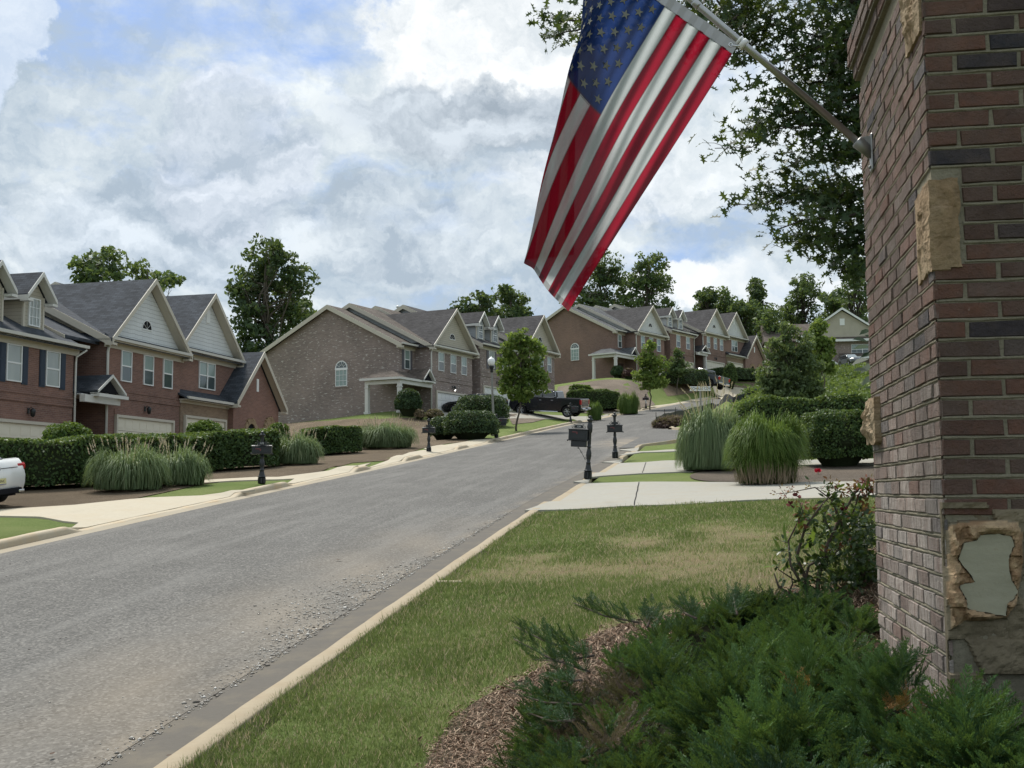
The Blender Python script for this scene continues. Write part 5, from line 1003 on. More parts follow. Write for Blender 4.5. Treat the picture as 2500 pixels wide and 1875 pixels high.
def silt_fence(name, pts, hh, label, seed, sag=.06):
    """pts: ground px points; black fabric between stakes"""
    rng = random.Random(seed); G_ = [G(a, b) for a, b in pts]; O_ = G_[0].copy(); R = empty('silt_fence', O_, 0, label, 'silt fence'); fab = MB(); prev = None
    for i, (a, b) in enumerate(zip(G_[:-1], G_[1:])):
        for j in range(7):
            t = j/6; q = a.lerp(b, t); q.z = Tz(q.x, q.y); h = hh*(1-.0*t) - sag*4*t*(1-t)*hh - rng.uniform(0, .03); off = .05*sin(t*9+i)
            row = [q-O_+Vector((off*.3, -off, -.05)), q-O_+Vector((0, off, h*.5)), q-O_+Vector((0, -.02, h))]
            if prev: fab.face([prev[0], row[0], row[1], prev[1]], smooth=True); fab.face([prev[1], row[1], row[2], prev[2]], smooth=True)
            prev = row
    fab.build('fabric', M['silt'], R, uv=False)
    for a in G_: s = MB(); d = a-O_; s.box(d.x-.02, d.x+.02, d.y-.045, d.y-.005, d.z-.1, d.z+hh*1.45); s.build('stake', M['barkd'], R, uv=False)
M['silt'] = flat('black_silt_fabric', (.035, .038, .045), .55, .35, var=.5, vs_=4, bump=.4)
silt_fence('a', [(1602, 1041), (1623, 1030), (1650, 1024), (1690, 1014), (1740, 1000), (1790, 990), (1830, 975), (1862, 962)], .62, 'black silt fence with wooden stakes along the far edge of the side street', 3)
silt_fence('b', [(2010, 996), (2060, 992), (2110, 990), (2180, 988)], .5, 'short black silt fence behind the clipped hedge by the pillar', 4)
def brush():
    rng = np.random.default_rng(8); c = G(1645, 1040); n = 2600; d = unit(n, rng); C = d*np.array([1.35, .8, .55])*rng.uniform(.4, 1, n)[:, None]**.5; C[:, 2] = np.abs(C[:, 2]); V, F = leaves(C, .16, rng, 3.2, d, .2)
    o = np_mesh('brush_pile', V, F, LM['burg2'], np.repeat(rng.random(n), 4)); o.location = c; tag(o, 'heap of cut reddish brown grass lying inside the corner kerb', 'brush pile', None)
LM['burg2'] = leafmat('cut_grass', (.10, .07, .06), (.20, .135, .12), .2, (.32, .24, .2)); brush()
def fieldstone(px, py, Y, w_, h_, label, seed, col='sand', name='rock'):
    bm = bmesh.new(); bmesh.ops.create_icosphere(bm, subdivisions=3, radius=.5); r = random.Random(seed)
    ax = [Vector((r.gauss(0, 1), r.gauss(0, 1), r.gauss(0, 1))).normalized() for _ in range(9)]
    for v in bm.verts:
        d = v.co.normalized(); m = min(.42/max(.25, d.dot(a)) if d.dot(a) > .25 else 9 for a in ax); v.co = d*min(.5, m); v.co.x *= w_; v.co.y *= w_*.7; v.co.z *= h_
    me = bpy.data.meshes.new(name); bm.to_mesh(me); bm.free(); me.materials.append(M[col]); o = bpy.data.objects.new(name, me); COL.objects.link(o); o.location = P(px, py, Y); return tag(o, label, 'rock')
a = fieldstone(2085, 912, 150, 1.6, .9, 'tan boulder lowest in the rock heap near the far house', 1); a = fieldstone(2100, 905, 151, 1.4, .8, 'tan boulder on top of the rock heap near the far house', 2)
# ---------------------------------------------------------------- vehicles
def paint(name, c, rough=.22): return NT(name).set(c, rough, .5, Coat_Weight=.6, Coat_Roughness=.04)
M['cpblack'] = paint('black_car_paint', (.012, .013, .017)); M['cpwhite'] = paint('white_car_paint', (.72, .73, .72), .3); M['cpgrey'] = paint('grey_car_paint', (.10, .11, .125)); M['tyre'] = flat('tyre_rubber', (.018, .018, .019), .85, .2); M['chrome'] = NT('chrome').set((.72, .73, .75), .12, .5, 1.0)
M['cglass'] = NT('car_glass').set((.02, .024, .028), .05, .9); M['tail'] = NT('tail_light').set((.35, .012, .015), .2, .6); M['clear'] = NT('clear_lamp').set((.6, .6, .6), .15, .6); M['alloy'] = NT('alloy_wheel').set((.45, .46, .48), .3, .5, .8); M['silverg'] = NT('silver_windscreen').set((.25, .29, .31), .35, .4)
def wheel(parent, x, y, r, w_, s, n=6):
    W = bpy.data.objects.new('wheel', None); COL.objects.link(W); W.parent = parent; W.location = (x, y, r); t = MB(); Mx = Matrix.Rotation(-s*pi/2, 4, 'X')
    t.lathe([(r*.62, -w_/2), (r*.93, -w_/2), (r, -w_/2+.03), (r, w_/2-.03), (r*.93, w_/2), (r*.62, w_/2), (r*.62, -w_/2)], 24, M=Mx, caps=False); t.build('tyre', M['tyre'], W, uv=False)
    q = MB(); q.lathe([(r*.64, w_/2-.05), (r*.64, w_/2-.005), (r*.58, w_/2-.02), (r*.57, w_/2-.06)], 24, M=Mx, caps=False)
    for k in range(n):
        a = 2*pi*k/n
        for da in (-.13, .13): q.bbox(r*.12, r*.60, -.022, .022, w_/2-.05, w_/2-.008, .008, M=Mx @ Matrix.Rotation(a+da, 4, 'Z'))
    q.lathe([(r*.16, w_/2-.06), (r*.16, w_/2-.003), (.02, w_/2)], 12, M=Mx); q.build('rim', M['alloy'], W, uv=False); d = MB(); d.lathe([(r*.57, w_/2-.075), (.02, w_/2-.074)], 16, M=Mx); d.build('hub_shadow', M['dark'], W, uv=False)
def arch(cx, r, z, n=8): return [(cx+r*cos(a), max(z, z+ (r*sin(a)))) for a in np.linspace(pi, 0, n+1)]
def bodyshell(prof, hw, mat, parent, name='body', bev=.07, taper=None):
    bm = bmesh.new(); A = [bm.verts.new((p[0], -hw, p[1])) for p in prof]; B_ = [bm.verts.new((p[0], hw, p[1])) for p in prof]; n = len(prof)
    for i in range(n): bm.faces.new((A[i], A[(i+1) % n], B_[(i+1) % n], B_[i]))
    fa = bm.faces.new(A[::-1]); fb = bm.faces.new(B_); bmesh.ops.recalc_face_normals(bm, faces=bm.faces[:])
    es = [e for e in bm.edges if (fa in e.link_faces or fb in e.link_faces)]
    bmesh.ops.bevel(bm, geom=es, offset=bev, segments=3, affect='EDGES', clamp_overlap=True)
    if taper:
        for v in bm.verts: v.co.y *= taper(v.co.x, v.co.z)
    bmesh.ops.triangulate(bm, faces=[f for f in bm.faces if len(f.verts) > 4]); me = bpy.data.meshes.new(name); bm.to_mesh(me); bm.free(); me.materials.append(mat)
    for p in me.polygons: p.use_smooth = abs(p.normal.y) < .97 and (abs(p.normal.y) > .05 or bev > .09)
    o = bpy.data.objects.new(name, me); COL.objects.link(o); o.parent = parent; return o
def panel(parent, name, mat, pts3):   # thin solid panel
    m = MB(); n = (Vector(pts3[1])-Vector(pts3[0])).cross(Vector(pts3[2])-Vector(pts3[0])).normalized()*.006; k = len(pts3); A = [Vector(p)+n for p in pts3]; B_ = [Vector(p)-n for p in pts3]
    m.raw(A+B_, [tuple(range(k)), tuple(range(2*k-1, k-1, -1))]+[(i, k+i, k+(i+1) % k, (i+1) % k) for i in range(k)]); return m.build(name, mat, parent, uv=False)
def orient(R, p, az, w_=1.6, l=3.4):
    """rest on the sloping ground, nose (local +x) towards azimuth az"""
    d = Vector((sin(radians(az)), cos(radians(az)), 0)); s = Vector((-d.y, d.x, 0)); z = lambda q: Tz(q.x, q.y)+.035
    f, b, lf, rt = p+d*l/2, p-d*l/2, p+s*w_/2, p-s*w_/2; X = (Vector((f.x, f.y, z(f)*.35))-Vector((b.x, b.y, z(b)*.35))).normalized(); Y_ = (Vector((lf.x, lf.y, z(lf)))-Vector((rt.x, rt.y, z(rt)))).normalized(); Z_ = X.cross(Y_).normalized(); Y_ = Z_.cross(X)
    m = Matrix((X, Y_, Z_)).transposed().to_4x4(); R.rotation_euler = m.to_euler(); R.location = (p.x, p.y, max(z(p), (z(f)+z(b))/2)+.02)
def pickup(p, az, mat, label):
    R = empty('pickup_truck', p, 0, label, 'pickup truck'); orient(R, p, az); hw = .99; xr, xf = -1.88, 1.88; z0 = .42
    prof = [(-2.95, .55), (-2.97, .75), (-2.94, 1.36), (-2.9, 1.41), (-1.02, 1.41), (-1.0, 1.43), (1.05, 1.43), (1.2, 1.40), (2.55, 1.31), (2.78, 1.2), (2.86, .9), (2.84, .55), (2.6, .45)] + arch(xf, .51, z0)[::-1] + [(1.1, .44), (-1.1, .44)] + arch(xr, .51, z0)[::-1] + [(-2.6, .5)]
    bodyshell(prof, hw, mat, R, bev=.06)
    roof = [(-1.0, 1.42), (-.92, 1.9), (-.8, 1.95), (.25, 1.96), (.5, 1.92), (1.25, 1.42)]; bodyshell(roof, hw-.06, mat, R, 'cab', .08, lambda x, z: 1-max(0, z-1.42)*.30)
    bed = MB(); bed.box(-2.86, -1.08, -hw+.13, hw-.13, 1.415, 1.425); bed.build('bed_floor', M['dark'], R, uv=False)
    for s in (-1, 1):
        yb = lambda z: s*((hw-.06)*(1-(z-1.42)*.30)+.006)
        for nm, pts in (('side_window', [(.18, 1.49), (.18, 1.87), (.42, 1.86), (1.02, 1.49)]), ('side_window', [(-.8, 1.49), (-.74, 1.87), (.1, 1.87), (.1, 1.49)])):
            panel(R, nm, M['cglass'], [(x, yb(z), z) for x, z in (pts if s < 0 else pts[::-1])])
        c = MB(); c.tube([(1.1, s*(hw-.03), 1.465), (-.7, s*(hw-.035), 1.465), (-.9, s*(hw-.06), 1.52), (-.84, yb(1.85), 1.87), (-.7, yb(1.9), 1.91)], .016, 6); c.build('window_trim', M['chrome'], R, uv=False)
        m = MB(); m.bbox(.95, 1.13, s*hw+(-.22 if s < 0 else 0), s*hw+(0 if s < 0 else .22), 1.45, 1.68, .03); m.build('mirror', mat, R, uv=False); mm = MB(); mm.bbox(1.131, 1.14, s*hw+(-.21 if s < 0 else .01), s*hw+(-.01 if s < 0 else .21), 1.5, 1.67, .003); mm.build('mirror_cap', M['chrome'], R, uv=False)
        for xx in (.22, -.72): h = MB(); h.bbox(xx-.02, xx+.16, s*(hw+.012)-.012, s*(hw+.012)+.012, 1.22, 1.255, .008); h.build('door_handle', M['chrome'], R, uv=False)
        st = MB(); st.tube([(-1.15, s*(hw+.05), .40), (1.15, s*(hw+.05), .40)], .045, 8); st.build('side_step', M['chrome'], R, uv=False)
        sl_ = MB(); sl_.box(-1.05, 1.15, s*(hw+.0)-.01, s*(hw+.0)+.01, .68, .71); sl_.build('door_moulding', mat, R, uv=False)
        t = MB(); t.bbox(-2.985, -2.85, s*(hw-.12)-.13, s*(hw-.12)+.13, .98, 1.34, .02); t.build('tail_light', M['tail'], R, uv=False)
        hl = MB(); hl.bbox(2.72, 2.86, s*(hw-.2)-.19, s*(hw-.2)+.19, .98, 1.18, .02); hl.build('headlight', M['clear'], R, uv=False)
        wheel(R, xr, s*(hw-.13), .42, .27, s); wheel(R, xf, s*(hw-.13), .42, .27, s)
    ws = .93*(1-.5*.15); panel(R, 'windscreen', M['cglass'], [(1.22, -.8, 1.47), (1.22, .8, 1.47), (.56, .70, 1.90), (.56, -.70, 1.90)]); panel(R, 'rear_window', M['cglass'], [(-1.012, -.7, 1.50), (-.95, -.66, 1.86), (-.95, .66, 1.86), (-1.012, .7, 1.50)])
    tg = MB(); tg.bbox(-2.985, -2.94, -.72, .72, .84, 1.38, .015); tg.box(-2.99, -2.984, -.6, .6, 1.24, 1.27); tg.build('tailgate', mat, R, uv=False)
    b = MB(); b.bbox(-3.12, -2.9, -.95, -.28, .55, .74, .04); b.bbox(-3.12, -2.9, .28, .95, .55, .74, .04); b.bbox(-3.10, -2.9, -.3, .3, .5, .62, .03); b.build('rear_bumper', M['chrome'], R, uv=False)
    b = MB(); b.bbox(2.78, 2.98, -.95, .95, .5, .74, .05); b.bbox(2.84, 2.9, -.6, .6, .78, 1.16, .02); b.build('grille', M['chrome'], R, uv=False); u = MB(); u.box(-2.7, 2.6, -.7, .7, .34, .6); u.build('chassis', M['dark'], R, uv=False); return R
def car(p, az, mat, label, name='car', detail=False, suv=False):
    R = empty(name, p, 0, label, 'car'); orient(R, p, az, 1.5, 2.7); hw = .92; xr, xf = -1.38, 1.42; z0 = .36
    if suv: prof = [(-2.3, .4), (-2.36, .7), (-2.32, 1.08), (-.9, 1.12), (1.1, 1.1), (2.1, 1.02), (2.36, .8), (2.38, .45), (2.1, .35)] + arch(xf, .42, z0)[::-1] + [(.8, .3), (-.8, .3)] + arch(xr, .42, z0)[::-1] + [(-2.0, .34)]; roof = [(-2.2, 1.08), (-1.95, 1.62), (-1.6, 1.7), (.1, 1.7), (.35, 1.66), (1.2, 1.1)]
    else: prof = [(-2.28, .3), (-2.36, .45), (-2.4, .66), (-2.36, .86), (-2.3, 1.0), (-2.22, 1.07), (-2.12, 1.085), (-1.55, 1.05), (-.9, .98), (1.15, .93), (1.9, .84), (2.3, .66), (2.38, .45), (2.2, .28)] + arch(xf, .40, z0-.06)[::-1] + [(.85, .24), (-.85, .24)] + arch(xr, .40, z0-.06)[::-1] + [(-2.0, .26)]; roof = [(-1.75, 1.05), (-1.1, 1.36), (-.75, 1.43), (-.1, 1.45), (.3, 1.40), (1.2, .95)]
    bodyshell(prof, hw, mat, R, bev=.12, taper=lambda x, z: (1-.10*max(0, abs(x)-1.6)**1.6*1.3-.08*max(0, z-.75))); bodyshell(roof, hw-.07, mat, R, 'cabin', .1, lambda x, z: 1-max(0, z-.98)*.42)
    zt = 1.64 if suv else 1.38; zb = 1.14 if suv else 1.05
    for s in (-1, 1):
        yb = lambda z: s*((hw-.07)*(1-max(0, z-.98)*.42)+.008); pts = [(-1.5, zb+.05), (-1.0, zt-.06), (.15, zt-.02), (.75, zb)] if not suv else [(-1.9, zb), (-1.75, zt-.05), (.2, zt-.03), (.85, zb)]
        panel(R, 'side_window', M['cglass'], [(x, yb(z), z) for x, z in (pts if s < 0 else pts[::-1])])
        for xx in (xr, xf): wheel(R, xx, s*(hw-.12), .33 if not suv else .36, .22, s, 5)
        t = MB(); t.bbox(-2.345, -2.05, s*.70-.14, s*.70+.14, .80, .97, .04); t.build('tail_light', M['tail'], R, uv=False)
    panel(R, 'windscreen', M['silverg' if suv else 'cglass'], [(1.2, -.72, zb-.02), (1.2, .72, zb-.02), (.42, .62, zt-.01), (.42, -.62, zt-.01)] if suv else [(1.13, -.7, 1.0), (1.13, .7, 1.0), (.36, .58, 1.39), (.36, -.58, 1.39)])
    panel(R, 'rear_window', M['cglass'], [(-1.72, -.62, 1.09), (-1.14, -.55, 1.36), (-1.14, .55, 1.36), (-1.72, .62, 1.09)] if not suv else [(-2.2, -.7, 1.15), (-1.98, -.6, 1.6), (-1.98, .6, 1.6), (-2.2, .7, 1.15)])
    u = MB(); u.box(-2.1, 2.1, -.7, .7, .2, .4); u.build('chassis', M['dark'], R, uv=False)
    if detail:
        d = MB(); d.bbox(-2.42, -2.2, -.62, .62, .27, .40, .02); d.build('rear_diffuser', M['dark'], R, uv=False); l = MB(); l.bbox(-2.365, -2.30, -.56, .56, .868, .884, .003); l.bbox(-2.18, -2.10, -.3, .3, 1.075, 1.10, .003); l.build('trunk_line', M['letter'], R, uv=False)
        pl = MB(); pl.bbox(-2.425, -2.405, -.155, .155, .50, .655, .004); po = pl.build('number_plate', flat('yellow_plate', (.55, .52, .28), .5, .4), R, uv=False)
        Mt = Matrix.Translation((-2.427, 0, .585)) @ Matrix.Rotation(-pi/2, 4, 'Z') @ Matrix.Rotation(pi/2, 4, 'X'); textobj('TUNC', .085, M['letter'], po, Mt, 'plate_letters', .001); b = MB(); b.box(-2.428, -2.426, -.145, .145, .51, .525); b.build('plate_stripe', flat('blue_plate_stripe', (.05, .06, .3), .5), po, uv=False)
        e = MB(); Me = Matrix.Translation((-2.375, 0, .875)) @ Matrix.Rotation(pi/2, 4, 'Y'); e.tube([Me @ Vector((.05*cos(a), .05*sin(a), 0)) for a in np.linspace(0, 2*pi, 17)], .007, 6)
        for k in (-1, 0, 1): e.bbox(-.03, .03, k*.026-.008, k*.026+.008, -.008, .004, .003, M=Me @ Matrix.Rotation(.5, 4, 'Z'))
        e.build('emblem', M['chrome'], R, uv=False); c = MB(); c.bbox(-2.38, -2.365, .34, .56, .80, .815, .002) if 0 else c.bbox(-2.365, -2.35, -.56, -.34, .79, .81, .003); c.build('badge', M['chrome'], R, uv=False)
        ex = MB(); ex.bbox(-2.44, -2.36, -.66, -.5, .29, .35, .01); ex.build('exhaust_tip', M['chrome'], R, uv=False)
    return R
def mid(px, py, Y, back=0): q = P(px, py, Y); return Vector((q.x, q.y, 0))
_a = radians(-68); tp = mid(1338, 1020, 88.8); pickup(tp, -68, M['cpblack'], 'black crew cab pickup truck with chrome trim, tail towards the street')
car(mid(1160, 1009, 86.5), -80, M['cpblack'], 'black car mostly hidden behind the rounded hedge, only its nose showing', suv=False)
pickup(mid(1712, 930, 129), -42, M['cpgrey'], 'dark grey pickup truck parked by the brown row, red tail lamp showing')
car(mid(2076, 890, 166), 172, M['cpgrey'], 'grey car with a pale windscreen before the far house garage', suv=True)
q = P(-4, 1240, 27.0); hd = Vector((sin(radians(-66)), cos(radians(-66)), 0)); car(Vector((q.x, q.y, 0))+hd*2.3, -66, M['cpwhite'], 'white sedan cut by the left frame edge, yellow number plate showing', detail=True)
# ---------------------------------------------------------------- brick pillar
DL = Vector((SA, CA, 0)); DR = Vector((CA, -SA, 0)); _c = P(2306, 1200, 4.0); PC = Vector((_c.x, _c.y, 0)); PZ0, PZ1 = .95, 4.40; LL, LR_ = 1.57, 1.35
PIL = empty('brick_pillar', (PC.x, PC.y, 0), radians(-9), 'square brick pillar with rough sandstone accents, filling the right edge', 'pillar')   # local x = right face, local y = left face (away)
def pillar():
    rng = random.Random(21); V, F, C = [], [], []
    def brick(face, a0, a1, z0, z1, out=0.0, tone=None):
        b = len(V); ch = .005; pr = out+.007+rng.uniform(-.003, .003); j = [rng.uniform(-.0025, .0025) for _ in range(8)]
        oc = [(a0+j[0], z0+j[1]), (a1+j[2], z0+j[3]), (a1+j[4], z1+j[5]), (a0+j[6], z1+j[7])]; ic = [(a0+ch+j[0], z0+ch+j[1]), (a1-ch+j[2], z0+ch+j[3]), (a1-ch+j[4], z1-ch+j[5]), (a0+ch+j[6], z1-ch+j[7])]; tl = [rng.uniform(-.0015, .0015) for _ in range(4)]
        for k, (a, z) in enumerate(oc): V.append((a, -(out-.004), z) if face == 'R' else (-(out-.004), a, z))
        for k, (a, z) in enumerate(ic): V.append((a, -(pr+tl[k]), z) if face == 'R' else (-(pr+tl[k]), a, z))
        fs = [(4, 5, 6, 7), (0, 1, 5, 4), (1, 2, 6, 5), (2, 3, 7, 6), (3, 0, 4, 7)]
        for f in fs: F.append(tuple(b+i for i in (f if face == 'R' else f[::-1])))
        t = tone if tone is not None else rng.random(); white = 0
        if face == 'L': white = max(0, min(1, (3.05-z0)/.8))*(rng.random()**.55); white = min(1, white*.8+.05+.16*rng.random())  # efflorescence low down; the extra overall whitening paints sunlight onto this face
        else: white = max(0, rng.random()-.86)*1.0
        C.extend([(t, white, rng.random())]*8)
    def inst(face, a0, a1, z0):   # skip where stones sit
        if face == 'R': return (z0 < ZS2 and a0 < .56) or (ZQ0-.01 < z0 < ZQ1 and a0 < .085 and a1 < .35)
        return (ZQ0-.01 < z0 < ZQ1 and a1 < .24)
    h = .0677; m = .0105
    for k in range(int((PZ1-PZ0)/h)):
        z0 = PZ0+k*h+m/2; z1 = z0+h-m; odd = k % 2
        for face, L_, st in (('R', LR_, .092 if odd else .203), ('L', LL, .203 if odd else .092)):
            a = -.006; nxt = st
            while a < L_-.02:
                e = min(nxt, L_+.004)
                lo = a
                if ZQ0-.01 < z0 < ZQ1: lo = max(a, .10 if face == 'R' else .255)
                if not (face == 'R' and z0 < ZS2 and a < .56) and e-lo > .03: brick(face, lo, e, z0, z1)
                a = e+m; nxt = a+.203-(rng.uniform(-.004, .004))
                if L_-nxt < .05: nxt = L_+.01
    for k, (o, zz) in enumerate(((.022, 4.405), (.045, 4.475), (.045, 4.545))):
        for face, L_ in (('R', LR_+o), ('L', LL+o)):
            a = -o-.004; j = 0
            while a < L_-.02: e = min(a+(.092 if (j == 0 and k % 2) else .203), L_); brick(face, a, e, zz+.005, zz+h-.005, o); a = e+m; j += 1
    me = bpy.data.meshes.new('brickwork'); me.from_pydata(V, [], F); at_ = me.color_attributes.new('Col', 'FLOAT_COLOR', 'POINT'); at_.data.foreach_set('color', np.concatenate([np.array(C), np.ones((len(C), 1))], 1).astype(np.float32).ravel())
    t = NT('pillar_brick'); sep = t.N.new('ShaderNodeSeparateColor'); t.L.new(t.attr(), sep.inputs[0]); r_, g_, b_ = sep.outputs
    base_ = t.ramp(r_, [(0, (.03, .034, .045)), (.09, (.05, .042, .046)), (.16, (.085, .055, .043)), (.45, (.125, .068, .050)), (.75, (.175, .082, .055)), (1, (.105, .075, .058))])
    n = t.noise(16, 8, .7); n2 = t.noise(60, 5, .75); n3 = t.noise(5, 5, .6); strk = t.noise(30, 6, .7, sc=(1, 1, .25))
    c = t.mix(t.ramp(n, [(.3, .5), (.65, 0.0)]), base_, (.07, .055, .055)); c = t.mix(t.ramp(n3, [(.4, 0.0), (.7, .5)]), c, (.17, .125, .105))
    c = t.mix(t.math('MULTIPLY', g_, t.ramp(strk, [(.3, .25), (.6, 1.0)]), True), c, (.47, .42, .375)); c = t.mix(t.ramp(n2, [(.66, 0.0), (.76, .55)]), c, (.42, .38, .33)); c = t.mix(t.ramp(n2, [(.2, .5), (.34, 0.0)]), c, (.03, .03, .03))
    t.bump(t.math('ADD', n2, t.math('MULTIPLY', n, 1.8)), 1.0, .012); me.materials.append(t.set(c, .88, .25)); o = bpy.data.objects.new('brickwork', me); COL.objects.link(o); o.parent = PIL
    # mortar body with ragged joints
    mt = NT('mortar'); a = mt.noise(9, 6, .65); b = mt.noise(70, 5, .8); cc = mt.mix(a, (.20, .18, .13), (.34, .31, .235)); cc = mt.mix(mt.ramp(b, [(.3, .5), (.5, 0.0)]), cc, (.09, .08, .06)); mt.bump(mt.math('ADD', b, mt.noise(25, 4)), .9, .012); mm = mt.set(cc, .95, .15)
    q = MB(); q.box(.0, LR_, 0, LL, PZ0-.3, 4.62); q.box(-.021, LR_+.021, -.021, LL+.021, 4.405, 4.47); q.box(-.044, LR_+.044, -.044, LL+.044, 4.471, 4.615); q.bbox(-.035, LR_+.035, -.035, LL+.035, 4.616, 4.66, .012); q.build('mortar_core', mm, PIL, uv=False)
    # mortar beads squeezed along the bed joints
    W = MB(); 
    for k in range(1, int((PZ1-PZ0)/h)):
        z = PZ0+k*h
        for face, L_ in (('R', LR_), ('L', LL)):
            n_ = int(L_/.025); pr = None
            for i in range(n_+1):
                a_ = L_*i/n_; d = .004+.0025*abs(sin(a_*31+k*2.1)*sin(a_*11+k)); w_ = .0055+.0012*sin(a_*23+k*5); zz = z+.0009*sin(a_*17+k*3)+.0006*sin(a_*47+k)
                if (face == 'R' and z < ZS2+.03 and a_ < .56) or (ZQ0-.02 < z < ZQ1+.01 and a_ < (.09 if face == 'R' else .24)): pr = None; continue
                row = [(a_, -d*.2, zz-w_), (a_, -d-.001, zz-w_*.3), (a_, -d-.001, zz+w_*.5), (a_, -d*.2, zz+w_)]; row = row if face == 'R' else [(y_, x_, z_) for x_, y_, z_ in row]
                if pr:
                    for j in range(3): f = [pr[j], row[j], row[j+1], pr[j+1]]; W.face(f if face == 'R' else f[::-1], smooth=True)
                pr = row
    W.build('mortar_joints', mm, PIL, uv=False)
def wz(px, py, Y=4.0): return P(px, py, Y).z
ZQ0, ZQ1 = wz(2300, 660), wz(2300, 443); ZS2 = wz(2340, 1262)
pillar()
def rockface(name, w_, h_, fn, M4, mat, nx=44, nz=60, depth=.05, inset=None, label=None, lift=0):
    """rough hewn block: front face from a height function, closed at the sides"""
    V = []; 
    for i in range(nz+1):
        for j in range(nx+1): u, v = j/nx, i/nz; V.append(fn(u, v))
    F = [(i*(nx+1)+j, i*(nx+1)+j+1, (i+1)*(nx+1)+j+1, (i+1)*(nx+1)+j) for i in range(nz) for j in range(nx)]; b = len(V)
    ring = [(0, j) for j in range(nx+1)] + [(i, nx) for i in range(1, nz+1)] + [(nz, j) for j in range(nx-1, -1, -1)] + [(i, 0) for i in range(nz-1, 0, -1)]
    for i, j in ring: x, y, z = V[i*(nx+1)+j]; V.append((x, depth, z))
    n = len(ring)
    for k in range(n): a, c = ring[k], ring[(k+1) % n]; F.append((a[0]*(nx+1)+a[1], b+k, b+(k+1) % n, c[0]*(nx+1)+c[1]))
    me = bpy.data.meshes.new(name); me.from_pydata([M4 @ Vector(v) for v in V], [], F); me.materials.append(mat); o = bpy.data.objects.new(name, me); COL.objects.link(o); o.parent = PIL
    if label: o['label'] = label
    return o
from mathutils import noise as mnoise
def fz(x, y, s=1.0, sd=0): return mnoise.fractal(Vector((x*s+sd*7.1, y*s+sd*3.3, sd)), .9, 2.1, 5)
def hewn(w_, h_, sd, amp=.03, edge=.25, off=.02):
    def fn(u, v):
        e = min(u, 1-u)*w_; f = min(v, 1-v)*h_; k = min(1, e/(edge*min(w_, h_)))*min(1, f/(edge*min(w_, h_))); jx = .012*fz(u*w_*0, v*h_, 14, sd)*(1 if (u in (0, 1)) else 0); jz = .014*fz(u*w_, 1, 14, sd+2)
        c = mnoise.cell(Vector((u*w_*13+sd, v*h_*9, sd))) - .5; r = abs(fz(u*w_, v*h_, 9, sd)); return (u*w_+jx, -(off + amp*k*(.45+r+.35*c)), v*h_+jz*(1 if v in (0, 1) else 0))
    return fn
rockface('corner_stone', 0, 0, hewn(.10, ZQ1-ZQ0, 3, .012, .3, .014), Matrix.Translation((-.012, 0, ZQ0)), M['sand'], 16, 44)
ML_ = Matrix.Rotation(-pi/2, 4, 'Z')   # for the left face: local x runs away from the viewer
def leftM(y0, z0, w_): return Matrix.Translation((0, y0+w_, z0)) @ Matrix.Rotation(-pi/2, 4, 'Z')
rockface('corner_stone', 0, 0, hewn(.26, ZQ1-ZQ0, 4, .016, .3, .012), leftM(-.014, ZQ0, .26), M['sand'], 30, 44)
zB0 = wz(2240, 108, 4.15); rockface('upper_stone', 0, 0, hewn(.28, .36, 5, .03, .25, .015), leftM(.02, zB0, .28), M['sand'], 30, 36)
zC = P(2135, 1082, 5.3).z; rockface('projecting_stone', 0, 0, hewn(.27, P(2135, 972, 5.3).z-zC, 6, .05, .35, .035), leftM(1.29, zC, .27), M['sand'], 26, 30)
